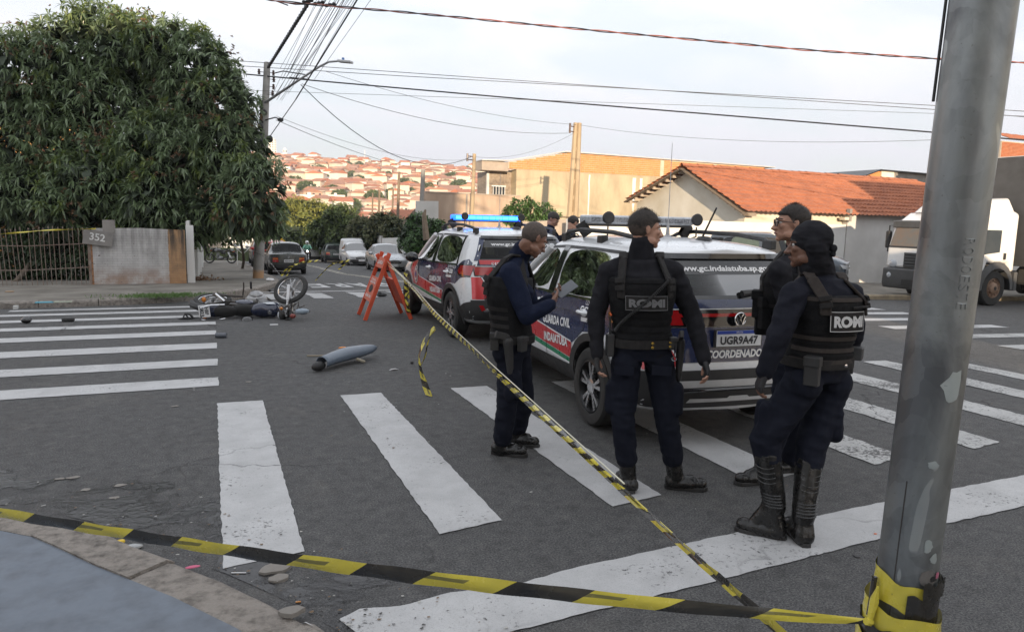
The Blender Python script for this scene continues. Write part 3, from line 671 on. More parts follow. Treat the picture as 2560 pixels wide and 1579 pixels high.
r_ = random.Random(9); singles = spots[:300]; rest = spots[300:]
for i, s in enumerate(singles):
    o = bpy.data.objects.new('hill_house', variants[r_.randrange(22)]); C.objects.link(o)
    o.location = (s[0], s[1], far_z(s[0], s[1])); o.rotation_euler = (0, 0, -s[2]+r_.choice((.15, .2, -.35, .6, 1.2, -.9))+r_.uniform(-.2, .2)); sc_ = r_.uniform(.7, 1.15); o.scale = (sc_, sc_, sc_)
    tag(o, 'small sunlit house with a clay roof on the lower slope across the valley', 'house', 'houses on the far hillside')
mb = MB(); vm = []
for m_ in variants: vm.append((np.array([tuple(x.co) for x in m_.vertices]), [tuple(p.vertices) for p in m_.polygons], [p.material_index for p in m_.polygons], m_.materials))
allm = wm_h+rm_h+[m_hwin]
for s in rest:
    v, f, mi, ms = vm[r_.randrange(22)]; an = -s[2]+r_.choice((.15, .2, -.35, .6, 1.2, -.9))+r_.uniform(-.2, .2); c, sn = math.cos(an), math.sin(an); z = far_z(s[0], s[1]); b_ = len(mb.v)
    mb.v += [(s[0]+x*c-y*sn, s[1]+x*sn+y*c, z+zz) for x, y, zz in v]; mb.f += [tuple(q+b_ for q in ff) for ff in f]; mb.mi += [allm.index(ms[q]) for q in mi]
o = mb.build('hill_town', allm); tag(o, 'mass of small sunlit houses climbing to the skyline across the valley', 'houses', kind='stuff')
# towers on the skyline
def tower(px, name, label, w_, d, z0, z1, m_, floors):
    h = thing(name, label, 'tower', (px[0], px[1], z0)); MB().box((px[0]-w_/2, px[1]-d/2, z0-6), (px[0]+w_/2, px[1]+d/2, z1)).build('wall', m_, h, world=True)
    for f_ in range(floors):
        z = z0+(z1-z0)*(f_+.4)/floors
        mb = MB()
        for k in (-.3, .05, .38): mb.box((px[0]+w_*k-w_*.08, px[1]-d/2-.08, z), (px[0]+w_*k+w_*.08, px[1]-d/2-.02, z+(z1-z0)/floors*.5))
        mb.build('window_row', m_hwin, h, world=True)
    MB().box((px[0]-w_*.25, px[1]-d*.25, z1), (px[0]+w_*.25, px[1]+d*.25, z1+1.6)).build('roof_house', m_, h, world=True)
tower((63.541, 816.18, 62.261), 'apartment_tower', 'tall cream apartment tower on the skyline behind the utility pole', 7.5, 7, 62.261, 81.542, wm_h[0], 8)
tower((77.878, 832.281, 64.161), 'water_tower', 'slim white tower on the skyline right of the apartment tower', 4, 4, 61.962, 73.396, pm('hill_white', (.8, .8, .82), .9), 2)
tower((71.233, 824.008, 63.224), 'office_block', 'low white block on the skyline between the two towers', 14, 8, 61.053, 66.263, wm_h[0], 1)
t = thing('radio_mast', 'thin radio mast standing on the skyline', 'mast', (142.628, 715.037, 52.818))
MB().tube([(142.46, 714.348, 47.687), (143.474, 716.843, 67.429)], .3, 6).build('mast', pm('mast_white', (.7, .7, .7), .6), t, world=True)
for (x, y, r0) in ((1143, 436, 6.5), (1160, 434, 6.0)):
    pass
for i, (p, q) in enumerate((((208.102, 618.936, 38.064), 8.5), ((214.806, 616.09, 38.227), 7.))):
    mb = MB().lathe([(.01, -4), (q, -4), (q, 7), (q*.9, 7.4), (.01, 8.2)], 20, m=Matrix.Translation(Vector(p))); tag(mb.build('storage_tank', wm_h[1], smooth=True), ('wide', 'narrower')[i]+' round cream storage tank on the hilltop', 'tank')

# ================================================================ trees
def leafmat(name, cols, rough=.45, trans=.25):
    m, g, b = newmat(name); geo = g.n('ObjectInfo'); vec = g.pos()
    n1 = g.rng(g.noise(.9, 3, .6, vec), .35, .65); n2 = g.rng(g.noise(5.5, 2, .5, vec), .3, .7)
    c = g.mix(n1, cols[0], cols[1]); c = g.mix(g.math('MULTIPLY', n2, .7), c, cols[2]); g.l(c, b.inputs['Base Color']); b.inputs['Roughness'].default_value = rough; b.inputs['Specular IOR Level'].default_value = .7
    t = m.node_tree; tl = g.n('BsdfTranslucent'); g.l(c, tl.inputs[0]); mx_ = g.n('MixShader'); mx_.inputs[0].default_value = trans
    g.l(b.outputs[0], mx_.inputs[1]); g.l(tl.outputs[0], mx_.inputs[2]); g.l(mx_.outputs[0], t.nodes['Material Output'].inputs[0]); return m
m_mango = leafmat('mango_leaf', ((.125, .175, .095), (.165, .235, .12), (.24, .31, .155)), .30, .34)
m_mango2 = leafmat('mango_young_leaf', ((.13, .18, .035), (.17, .21, .05), (.10, .15, .04)), .4)
m_flower = leafmat('mango_panicle', ((.22, .13, .07), (.26, .17, .08), (.17, .10, .07)), .8)
m_bark = pm('bark', (.13, .10, .075), .95, (.07, .055, .04), 6, .6, .8, 25, stretch=(1, 1, .3), bdist=.02)
m_leafA = leafmat('sunny_street_leaf', ((.28, .30, .07), (.36, .35, .09), (.20, .24, .06)), .5)
m_leafB = leafmat('dark_street_leaf', ((.09, .14, .045), (.13, .185, .055), (.17, .21, .065)), .5)
m_leafC = leafmat('brownish_street_leaf', ((.14, .15, .075), (.19, .175, .085), (.12, .16, .065)), .5)
m_leafD = leafmat('vine_leaf', ((.07, .15, .04), (.10, .20, .055), (.06, .12, .04)), .45)
m_shade = leafmat('inner_shade_leaf', ((.03, .045, .022), (.04, .06, .03), (.03, .045, .022)), .7, .05)  # shade of the crown interior put into the leaf colour
def leaves(cs, ax, length, width, droop, rs, whorl=1, bend=.25):
    """cs: whorl centres (n,3); ax: outward axis (n,3); returns quads: each leaf is two quads folded along its length"""
    n = len(cs); cs = np.repeat(cs, whorl, 0); ax = np.repeat(ax, whorl, 0); k = len(cs)
    rd = rs.normal(size=(k, 3)); rd /= np.linalg.norm(rd, axis=1)[:, None]
    d = ax*.55+rd; d[:, 2] -= droop; d /= np.linalg.norm(d, axis=1)[:, None]
    s = np.cross(d, rs.normal(size=(k, 3))*.4+[0, 0, 1]); s /= np.linalg.norm(s, axis=1)[:, None]+1e-9
    L_ = (length*rs.uniform(.6, 1.15, k))[:, None]; W = (width*rs.uniform(.7, 1.2, k))[:, None]
    b0 = cs; mid = cs+d*L_*.5; tip = cs+d*L_; tip[:, 2] -= (L_*bend)[:, 0]
    up = np.cross(s, d)
    v = np.stack([b0, mid+s*W*.5+up*W*.12, tip, mid-s*W*.5+up*W*.12, mid-up*W*.06], 1).reshape(-1, 3)
    i = np.arange(k)[:, None]*5; f = np.concatenate([i+[0, 1, 2, 4], i+[0, 4, 2, 3]], 0)
    return v, f
def shell(lobes, dens, rs, lo=.72, hi=1.04, keep=None):
    """points spread over the lobes' outer shells, those deep inside another lobe dropped"""
    P = []; A = []
    L_ = [(np.array(c, float), np.array(r if isinstance(r, (tuple, list)) else (r, r, r), float)) for c, r in lobes]
    for i, (c, r) in enumerate(L_):
        n = int(dens*4*math.pi*(r.mean()**2)); u = rs.normal(size=(n, 3)); u /= np.linalg.norm(u, axis=1)[:, None]
        p = c+u*r*rs.uniform(lo, hi, n)[:, None]
        ok = np.ones(n, bool)
        for j, (c2, r2) in enumerate(L_):
            if j != i: ok &= (((p-c2)/r2)**2).sum(1) > .62
        P.append(p[ok]); A.append(u[ok])
    return np.concatenate(P), np.concatenate(A)
def limbs(mb, base, top, r0, ends, rs, n=7):
    base = np.array(base, float); top = np.array(top, float)
    pts = [base+(top-base)*t+np.array([math.sin(t*5)*.06, math.cos(t*4)*.05, 0])*(t > 0) for t in np.linspace(0, 1, 5)]
    mb.tube([tuple(p) for p in pts], [r0*(1-.35*t) for t in np.linspace(0, 1, 5)], n)
    for e in ends:
        e = np.array(e, float); m1 = top+(e-top)*.45+rs.normal(size=3)*.12; mb.tube([tuple(top-(top-base)*.05), tuple(m1), tuple(e)], [r0*.5, r0*.3, r0*.08], 5)
def tree(name, label, lobes, base, r0, mat, dens, length, width, droop, seed, whorl=5, inner=1.0, cat='tree', group=None, top=None, mats2=None, innerlen=None, cores=True):
    rs = np.random.RandomState(seed); t = thing(name, label, cat, base, group=group); B = np.array(base, float)
    P, A = shell(lobes, dens, rs); 
    # clumps: push points in and out so the outline is uneven and has gaps
    nz_ = np.array([mnoise.noise(Vector(p)*1.1) for p in P]); keep = nz_ > -.42; P = P[keep]; A = A[keep]; P = P+A*(nz_[keep]*.35*min(1., np.mean([np.mean(r) for c, r in lobes])))[:, None]
    v, f = leaves(P, A, length, width, droop, rs, whorl)
    vs = [v]; fs = [f]; mis = [np.zeros(len(f), int)]
    if mats2:
        sel = np.array([mnoise.noise(Vector(p)*.8+Vector((9, 4, 2))) for p in P]) > .12; sel &= rs.rand(len(P)) < .5
        v2, f2 = leaves(P[sel]+A[sel]*.12, A[sel], length*.8, width, droop*.6, rs, whorl); fs.append(f2+len(v)); vs.append(v2); mis.append(np.ones(len(f2), int))
    V = np.concatenate(vs)-B; F = np.concatenate(fs); npmesh('crown', V, F, [mat]+([mats2] if mats2 else []), t, True, np.concatenate(mis))
    # inner leaves coloured dark for shade within the crown, closing see-through gaps
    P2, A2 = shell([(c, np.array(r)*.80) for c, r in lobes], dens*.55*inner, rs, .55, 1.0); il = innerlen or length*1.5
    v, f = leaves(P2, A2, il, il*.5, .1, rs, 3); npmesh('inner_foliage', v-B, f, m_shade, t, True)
    mb = MB(); tp = top if top is not None else np.mean([c for c, r in lobes], 0); limbs(mb, B, tp, r0, [c for c, r in lobes], rs); mb.build('trunk', m_bark, t, True, world=True)
    return t, P, A
L_MANGO = [((-5.09, 26.29, 5.73), 1.38), ((-3.69, 26.24, 6.34), 1.47), ((-2.98, 26.05, 7.1), 0.89), ((-2.09, 25.58, 6.5), 1.31), ((-0.92, 24.61, 6.44), 1.07), ((-0.16, 24.2, 5.85), 1.22), ((0.31, 23.39, 4.84), 1.14), ((0.59, 22.63, 3.62), 1.08), ((1.2, 21.36, 2.45), 0.83), ((-2.6, 26.39, 4.25), 2.65), ((-4.96, 26.83, 3.52), 2.35), ((-0.76, 24.02, 2.94), 2.01), ((-2.97, 24.05, 2.38), 1.41), ((0.77, 21.47, 1.99), 0.9), ((-5.11, 25.3, 2.1), 1.2), ((-1.32, 22.75, 2.06), 1.03), ((-3.9, 23.44, 1.71), 0.7), ((-0.06, 22.17, 1.75), 0.71), ((-6.61, 27.21, 4.42), 1.58), ((1.34, 21.19, 1.73), 0.56), ((-2.43, 23.38, 1.35), 0.49), ((-1.14, 22.6, 1.29), 0.41), ((-3.06, 23.51, 1.16), 0.35), ((-0.5, 22.1, 1.23), 0.39)]
L_ONE = [((8.96, 84.05, 2.06), 1.73), ((10.77, 81.02, 1.66), 1.78), ((7.87, 84.31, 0.69), 1.59), ((9.25, 79.25, 0.14), 1.73), ((11.48, 77.2, 0.22), 1.28)]
L_ONEB = [((5.58, 65.41, -0.14), 0.99), ((6.38, 65.01, -0.47), 1.24)]
L_TWO = [((9.81, 59.4, 1.23), 1.58), ((8.72, 59.72, 0.23), 1.49), ((10.66, 57.83, 0.46), 1.36), ((9.74, 58.12, -0.2), 1.3)]
L_THREE = [((9.88, 50.52, 0.77), 1.02), ((10.74, 47.98, 0.92), 1.15), ((11.38, 46.6, 0.88), 0.91), ((10.31, 49.17, 0.25), 0.89)]
L_FOUR = [((9.21, 33.31, 1.23), 0.7), ((9.63, 32.0, 0.98), 0.71), ((9.18, 32.12, 0.51), 0.83), ((8.84, 33.38, 0.65), 0.5)]
L_SHRUB = [((10.07, 23.2, 2.14), 0.28), ((10.53, 22.99, 2.04), 0.34), ((10.98, 22.79, 2.03), 0.28), ((10.41, 23.09, 2.36), 0.17), ((9.87, 23.24, 1.86), 0.34), ((11.24, 22.66, 1.89), 0.2)]
L_BUSH = [((-5.26, 24.54, 0.24), 0.72), ((-4.3, 24.14, 0.32), 0.72), ((-3.44, 23.44, 0.3), 0.52), ((-5.82, 25.37, 0.55), 0.84), ((-4.71, 25.49, 0.79), 0.73), ((-3.93, 25.15, 0.81), 0.61)]
L_STREET = [((1.14, 32.38, 1.29), 0.77), ((1.76, 32.08, 1.05), 0.6), ((0.76, 33.56, 0.74), 0.62)]
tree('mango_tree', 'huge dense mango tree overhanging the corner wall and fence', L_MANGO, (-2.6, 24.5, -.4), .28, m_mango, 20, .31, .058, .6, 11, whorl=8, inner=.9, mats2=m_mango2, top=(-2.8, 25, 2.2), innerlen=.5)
rs = np.random.RandomState(77); P, A = shell(L_MANGO, 2.0, rs, .98, 1.1); nzz = np.array([mnoise.noise(Vector(p)*.7+Vector((3, 8, 1))) for p in P]); P = P[nzz > -.02]; A = A[nzz > -.02]
q = np.repeat(P, 5, 0)+rs.normal(size=(len(P)*5, 3))*.10; v, f = leaves(q, np.repeat(A, 5, 0), .085, .03, -.4, rs, 12)
mt = bpy.data.objects['mango_tree']; npmesh('blossom', v-np.array(mt.location), f, m_flower, mt, False)
tree('street_tree', 'small street tree merging into the mango tree behind the utility pole', [(c, r*.72) for c, r in L_STREET], (1.366, 37.279, -0.98), .07, m_leafB, 60, .16, .045, .4, 21, top=(1.222, 32.275, 0.783))
tree('overgrown_bush', 'dark overgrown bush filling the plot behind the barred fence', L_BUSH, (-5.2, 22, -.6), .08, leafmat('dark_bush_leaf', ((.03, .055, .02), (.045, .075, .028), (.05, .08, .03)), .5), 60, .17, .05, .2, 22, cat='bush')
tree('street_tree', 'tall yellow-green street tree catching the low sun, farthest on the right side', L_ONE, (11.819, 99.439, -2.97), .2, m_leafA, 20, .34, .12, .2, 23, innerlen=.8)
tree('street_tree', 'dark lower tree to the left of the yellow-green street tree', L_ONEB, (5.909, 65.005, -1.881), .12, m_leafB, 26, .26, .1, .2, 24, innerlen=.7)
tree('street_tree', 'large round dark green street tree behind the white van', L_TWO, (10.069, 58.811, -2.028), .18, m_leafB, 26, .26, .10, .2, 25, innerlen=.7)
tree('street_tree', 'brownish flat topped street tree behind the silver car', L_THREE, (10.922, 47.571, -1.319), .12, m_leafC, 50, .2, .075, .3, 26, innerlen=.5)
tree('vine_covered_tree', 'bright green vine covered tree with a bare pale stub beside the far patrol car', L_FOUR, (9.227, 31.929, -0.644), .12, m_leafD, 85, .15, .06, .5, 27, innerlen=.4)
MB().tube([(9.007, 31.129, 0.727), (8.963, 31.254, 1.447), (8.945, 31.329, 1.897), (9.018, 31.327, 2.097)], [.16, .13, .10, .04], 7).build('bare_stub', m_wood, bpy.data.objects['vine_covered_tree'], True, world=True)
tree('leafy_shrub', 'sunlit leafy shrub growing in front of the stained hall', L_SHRUB, (11.0, 23.9, -.6), .05, m_leafD, 110, .13, .05, .1, 28, cat='shrub', mats2=m_leafA, innerlen=.2, inner=.5)
# trees on the hillside
hv = []
for v_ in range(5):
    rs = np.random.RandomState(300+v_); lob = [((rs.uniform(-2, 2), rs.uniform(-2, 2), 3.5+rs.uniform(-.8, 1)), rs.uniform(1.8, 3)) for _ in range(5)]; P, A = shell(lob, 2.2, rs); v, f = leaves(P, A, 1.1, .6, .2, rs, 4); o = npmesh('hill_tree', v, f, m_leafB); hv.append(o.data); bpy.data.objects.remove(o)
r_ = random.Random(31); hill_xy = [(81.8, 730.4), (86.7, 739.6), (121.9, 746.6), (77.0, 731.9), (126.6, 655.0), (129.1, 564.5), (128.3, 587.3), (135.5, 561.6), (167.7, 648.5), (169.1, 692.7), (128.7, 497.5), (135.3, 495.0), (153.5, 486.8), (158.8, 484.7), (179.5, 543.1), (166.3, 459.3), (90.1, 581.1), (102.4, 553.6), (65.5, 446.3), (68.8, 444.7), (85.2, 482.5), (93.2, 669.4), (118.5, 669.8), (53.3, 496.3), (117.8, 412.8), (99.5, 398.2), (106.2, 440.3), (78.6, 407.2), (84.8, 393.3), (60.3, 470.8), (66.4, 401.1), (50.5, 430.2), (178.3, 588.2), (153.2, 442.4), (178.5, 476.5), (165.1, 425.9)]
for _ in range(60):
    a_ = r_.uniform(-.2, .36); d_ = r_.uniform(310, 740); hill_xy.append((math.sin(a_)*d_, math.cos(a_)*d_))
for i, (x, y) in enumerate(hill_xy):
    o = bpy.data.objects.new('hill_tree', hv[i % 5]); C.objects.link(o); s_ = r_.uniform(.45, 1.35); o.location = (x, y, far_z(x, y)-.5); o.scale = (s_*1.2, s_*1.2, s_); o.rotation_euler = (0, 0, r_.uniform(0, 6))
    tag(o, 'round dark tree growing among the houses across the valley', 'tree', 'trees among the far hillside houses')

# ================================================================ utility poles, lamp, cables
m_pole = pm('grey_concrete_pole', (.30, .29, .27), .85, (.22, .21, .195), 2.5, .5, .15, 50, stretch=(1, 1, .3))
m_polelit = pm('sun_tinted_concrete_pole', (.42, .33, .22), .85, (.30, .23, .15), 2.5, .5, .15, 50, stretch=(1, 1, .3))  # warm low sunlight put into the concrete colour
m_cable = pm('black_cable', (.022, .022, .024), .5)
m_cablegrey = pm('grey_cable', (.10, .105, .11), .5)
m_red = pm('reddish_cable', (.30, .10, .07), .5)
m_steel = pm('galvanised_arm', (.40, .40, .41), .45, metal=.7)
m_lamp = pm('lamp_head_grey', (.55, .56, .57), .5)
m_ins = pm('insulator_brown', (.10, .06, .05), .3)
base = Vector((1.298, 23.286, -0.383)); top = Vector((1.851, 24.961, 6.579)); ax = (top-base)
t = thing('utility_pole', 'leaning grey concrete utility pole with an orange dirt stained foot on the left corner', 'pole', base-Vector((0, 0, .3)))
m_p2, g, b = newmat('pole_dirt_foot'); vec = g.co('Object'); sx = g.n('SeparateXYZ'); g.l(vec, sx.inputs[0])
fz = g.rng(g.math('ADD', sx.outputs[2], g.math('MULTIPLY', g.noise(8, 4, .6, vec), .25)), .75, .85)
g.l(g.mix(fz, (.40, .24, .13), g.mix(g.rng(g.noise(3, 6, .6, vec), .35, .7), (.33, .32, .30), (.20, .19, .18))), b.inputs['Base Color']); b.inputs['Roughness'].default_value = .85
def at(f): return base+ax*f
mb = MB().tube([at(-.05)]+[at(f) for f in np.linspace(0, 1, 8)], [.165]+[.165-.065*f for f in np.linspace(0, 1, 8)], 16); mb.build('shaft', m_p2, t, True, world=True)
# black cable bundle strapped to it, splice boxes, insulators
mb = MB(); r_ = random.Random(4)
for k in range(7):
    mb.tube([at(f)+Vector((-.13+r_.uniform(-.05, .03), -.10+r_.uniform(-.04, .02), 0))+Vector((r_.uniform(-.05, .05)*math.sin(f*20+k), 0, 0)) for f in np.linspace(.56+.02*k, .82, 9)], .016, 5)
mb.build('cable_bundle', m_cable, t, True, world=True)
for (f, s_, dx) in ((.63, (.11, .10, .24), -.12), (.70, (.09, .09, .14), -.13), (.765, (.08, .07, .10), -.02)):
    p = at(f)+Vector((dx, -.14, 0)); MB().ball(p, s_, 10).build('splice_box', m_cable, t, True, world=True)
for (f, dx) in ((.955, -.24), (.955, .20), (.925, .22), (.89, .22), (.86, .2)):
    p = at(f)+Vector((dx, -.05, 0)); MB().lathe([(.01, -.09), (.05, -.08), (.03, -.04), (.055, -.01), (.03, .03), (.045, .06), (.01, .09)], 10, m=Matrix.Translation(p)).build('insulator', m_ins, t, True, world=True)
    MB().tube([at(f), p], .012, 5).build('bracket', m_steel, t, world=True)
MB().tube([at(.955)+Vector((.22, 0, 0)), at(.965)+Vector((.5, 0, .03)), at(.96)+Vector((1.2, .1, .04)), at(.945)+Vector((1.35, .1, 0)), at(.95)+Vector((.7, .05, -.04))], .018, 6).build('cable_loop', m_cable, t, True, world=True)
MB().tube([at(.73)+Vector((0, -.15, 0)), at(.745)+Vector((.3, -.2, 0)), at(.74)+Vector((.40, -.2, 0))], .02, 6).ball(at(.735)+Vector((.46, -.22, 0)), (.10, .08, .07), 10).build('camera_box', m_cable, t, True, world=True)
MB().ball(at(.645)+Vector((.17, -.12, 0)), (.10, .09, .12), 10).build('splice_box', m_cable, t, True, world=True)
for f in (.36, .42, .5): MB().tube([at(f)+Vector((math.cos(a)*.155, math.sin(a)*.155, math.sin(a*3)*.04)) for a in np.linspace(0, 2*math.pi, 15)[:-1]], .008, 4, closed=True).build('wire_wrap', m_cable, t, world=True)
# lamp arm
A = [(1.649, 24.624, 5.208), (2.163, 24.238, 5.568), (2.845, 23.685, 6.032), (3.289, 23.319, 6.325), (3.529, 23.124, 6.445), (3.787, 22.906, 6.455)]
MB().tube(A, [.045, .04, .036, .034, .032, .03], 8).build('lamp_arm', m_steel, t, True, world=True)
p = Vector(A[-1]); q = Vector((4.153, 22.632, 6.406)); mb = MB().beam(p, q, .22, .07)
lm = mb.build('lamp_head', m_lamp, t, world=True, bevel=.02)
mb = MB().tube([p+(q-p)*.35+Vector((0, 0, .04)), p+(q-p)*.35+Vector((0, 0, .11))], .04, 8); o = mb.build('photocell', pm('photocell_blue', (.10, .22, .5), .4), lm); o.data.transform(Matrix.Translation(-t.location))
# other poles
def lat_pole(name, b_, t_, r0, mat, label, arms=0, lattice=False):
    b_ = Vector(b_); t_ = Vector(t_); h = thing(name, label, 'pole', b_, group=None)
    bb = b_-(t_-b_).normalized()*2.5
    if lattice:
        d = Vector((.30, -.1, 0))
        for s in (-1, 1): MB().tube([bb+d*s*.5, t_+d*s*.25], [r0*.75, r0*.5], 6).build('leg', mat, h, world=True)
        mb = MB()
        for f in np.linspace(.1, .9, 6): mb.beam(b_.lerp(t_, f)-d*.4, b_.lerp(t_, f)+d*.4, .10, .16)
        mb.build('web', mat, h, world=True)
    else: MB().tube([bb, t_], [r0, r0*.7], 10).build('shaft', mat, h, world=True)
    for k in range(arms):
        p = t_+(b_-t_)*(.04+.05*k); MB().tube([p, p+Vector((-.35, 0, .02))], .025, 5).tube([p+Vector((-.35, 0, .14)), p+Vector((-.35, 0, -.06))], .045, 6).build('insulator', m_ins, h, world=True)
    return h
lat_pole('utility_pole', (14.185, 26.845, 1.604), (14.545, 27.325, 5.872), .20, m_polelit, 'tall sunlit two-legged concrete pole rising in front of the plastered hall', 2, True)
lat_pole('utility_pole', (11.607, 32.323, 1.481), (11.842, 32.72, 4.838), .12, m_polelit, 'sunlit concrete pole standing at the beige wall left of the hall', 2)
lat_pole('utility_pole', (11.062, 39.245, 2.164), (11.221, 39.515, 4.444), .17, m_pole, 'thick dark stub of a pole behind the whitewashed wall stub')
lat_pole('wooden_post', (12.224, 49.591, 1.251), (12.449, 50.039, 4.918), .13, m_wood, 'tallest dark post above the brownish street tree')
lat_pole('wooden_post', (12.064, 55.137, 1.17), (12.237, 55.454, 3.808), .12, m_wood, 'thick dark post second from the left above the street trees')
lat_pole('wooden_post', (14.229, 59.696, 1.146), (14.42, 60.051, 4.091), .10, m_wood, 'thin dark post just left of the tallest post')
lat_pole('wooden_post', (14.768, 70.423, 1.006), (14.942, 70.806, 4.086), .11, m_wood, 'leftmost thin dark post above the round street tree')
# cables
def cable(pts, r, mat=m_cable, label=None, sag=0., ext=0., name='overhead_cable', twist=0):
    pts = [Vector(p) for p in pts]
    if ext: pts.append(pts[-1]+(pts[-1]-pts[-2]).normalized()*ext)
    out = []
    for i in range(len(pts)-1):
        k = 14 if i < len(pts)-2 or not ext else 4
        for q in range(k): f = q/k; p = pts[i].lerp(pts[i+1], f); out.append(p-Vector((0, 0, sag*4*f*(1-f))))
    out.append(pts[-1]); o0 = out[0]
    if twist:
        mb = MB(); n = 260; P_ = []
        cum = [0.]
        for i in range(len(out)-1): cum.append(cum[-1]+(out[i+1]-out[i]).length)
        for ph in (0, math.pi):
            L_ = []
            for q in range(n):
                s = cum[-1]*q/(n-1); i = max(0, min(len(out)-2, int(np.searchsorted(cum, s))-1)); f = (s-cum[i])/(cum[i+1]-cum[i]); p = out[i].lerp(out[i+1], f); d = (out[i+1]-out[i]).normalized(); a = d.orthogonal().normalized(); c_ = d.cross(a); an = s*twist+ph
                L_.append(p+(a*math.cos(an)+c_*math.sin(an))*r*.9)
            mb.tube(L_, r*.75, 5, mi=0 if ph == 0 else 1)
        o = mb.build(name, [m_cable, mat], None, True)
    else: o = MB().tube(out, r, 5).build(name, mat, None, True)
    tag(o, label or 'thin black cable fanning from the left utility pole over the crossing', 'cable', 'cables fanning overhead from the left utility pole' if not label else None); return o
def ovh(x0, y0, x1, y1, d0=22.6, d1=16.5): return None
cable([(1.866, 24.709, 6.41), (2.321, 17.865, 6.729)], .035, m_cable, 'thick twisted black cable rising from the top of the left utility pole', ext=14, twist=26)
cable([(2.188, 24.339, 6.326), (2.511, 17.784, 6.733)], 0.006, ext=14)
cable([(2.235, 24.267, 5.974), (2.632, 17.733, 6.736)], 0.007, ext=14)
cable([(2.505, 24.205, 6.334), (2.658, 17.722, 6.737)], 0.012, ext=14)
cable([(2.045, 24.282, 5.528), (2.857, 17.637, 6.742)], 0.006, ext=14)
cable([(2.549, 24.121, 5.893), (2.943, 17.6, 6.744)], 0.011, ext=14)
cable([(2.306, 24.185, 5.622), (3.03, 17.564, 6.746)], 0.007, ext=14)
cable([(3.059, 23.983, 6.435), (3.056, 17.553, 6.747)], 0.011, ext=14)
cable([(2.397, 24.133, 5.536), (3.151, 17.512, 6.749)], 0.006, ext=14)
cable([(2.156, 24.207, 5.341), (3.22, 17.483, 6.751)], 0.006, ext=14)
cable([(2.626, 24.011, 5.378), (3.332, 17.435, 6.753)], 0.02, ext=14)
cable([(2.688, 24.0, 5.48), (3.272, 17.461, 6.752)], 0.006, ext=14)
cable([(3.149, 23.873, 5.958), (3.626, 17.311, 6.76)], 0.006, ext=14)
cable([(1.925, 24.324, 5.462), (2.459, 17.806, 6.732)], 0.005, ext=14)
cable([(1.993, 24.284, 5.387), (2.753, 17.681, 6.739)], 0.006, ext=14)
cable([(2.062, 24.247, 5.339), (2.891, 17.623, 6.743)], 0.006, ext=14)
cable([(2.202, 24.184, 5.317), (3.116, 17.527, 6.748)], 0.005, ext=14)

cable([(1.759, 24.178, 5.475), (2.06, 24.046, 5.457)], .008)
cable([(2.614, 23.904, 5.361), (2.123, 24.006, 4.633), (1.78, 24.078, 4.122)], .014, m_cable, 'dark cable dropping from the cable fan to the middle of the left utility pole')
cable([(-12.39, 34.813, 8.198), (1.232, 25.231, 6.615), (19.032, 14.309, 5.098), (22.449, 10.55, 4.422)], .010, m_cablegrey, 'upper of the two long grey wires running from the left pole top to the right')
cable([(-12.4, 34.773, 7.905), (1.227, 25.21, 6.461), (5.598, 22.407, 6.104), (19.036, 14.324, 5.21), (22.456, 10.577, 4.625)], .010, m_cablegrey, 'lower of the two long grey wires running from the left pole top to the right')
cable([(1.218, 25.176, 6.204), (3.091, 23.902, 5.982), (9.032, 20.844, 5.481), (19.011, 14.223, 4.455), (23.676, 11.05, 3.93)], .022, m_cable, 'thick dark cable crossing the sky below the pair of grey wires')
cable([(0.309, 12.463, 5.215), (0.994, 12.143, 5.033), (1.913, 11.739, 4.963), (2.832, 11.337, 4.904), (5.703, 10.074, 4.677), (8.574, 8.812, 4.461), (10.585, 7.936, 4.361), (11.793, 7.415, 4.335), (14.323, 6.315, 4.223)], .012, m_red, 'black and red twisted cable crossing the top of the view', twist=7)
cable([(1.129, 12.311, 5.078), (1.362, 12.206, 5.039), (1.655, 12.082, 5.052)], .008, m_cable, 'short jumper cable hanging under the twisted cable at the top')
cable([(1.061, 12.228, 5.059), (1.233, 12.145, 4.994)], .01, m_cable, 'short cable tail with a clamp at the top of the view')
cable([(2.792, 23.787, 5.825), (14.154, 27.428, 5.44)], .009, m_cablegrey, 'sagging wire from the left pole to the tall two-legged pole', sag=.45)
cable([(2.757, 23.798, 5.799), (11.695, 32.763, 4.701)], .014, m_cablegrey, 'deeply sagging wire from the left pole to the pole at the beige wall', sag=1.2)
cable([(2.004, 23.973, 4.805), (13.106, 36.583, 4.924)], .007, m_cablegrey, 'thin low wire from the left pole towards the hillside', sag=.5)
cable([(3.468, 23.559, 6.241), (14.574, 27.302, 5.805), (18.962, 14.212, 4.24)], .007, m_cablegrey, 'faint wire passing the top of the two-legged pole to the right', sag=.3)
cable([(1.18, 24.666, 5.62), (19.028, 14.294, 4.985), (22.456, 10.577, 4.625)], .006, m_cablegrey, 'faint thin wire crossing the sky under the thick dark cable')
cable([(2.0, 23.956, 4.68), (20.67, 57.663, 6.034)], .01, m_cablegrey, 'faintest low wire running towards the far rooftops', sag=.8)
cable([(11.837, 32.702, 4.704), (14.47, 27.301, 5.498)], .006, m_cablegrey, 'short wire between the two sunlit poles', sag=.4)
mb = MB()
for q in range(9): p = Vector((1.468, 12.056, 5.075))+(Vector((1.902, 11.861, 5.01))-Vector((1.468, 12.056, 5.075)))*(q/8); mb.ball(p+Vector((0, 0, .02*(q % 3-1))), (.035, .03, .03), 8)
tag(mb.build('cable_clamps', m_cable, None, True), 'cluster of black clamps where the cables cross at the top of the view', 'clamps')

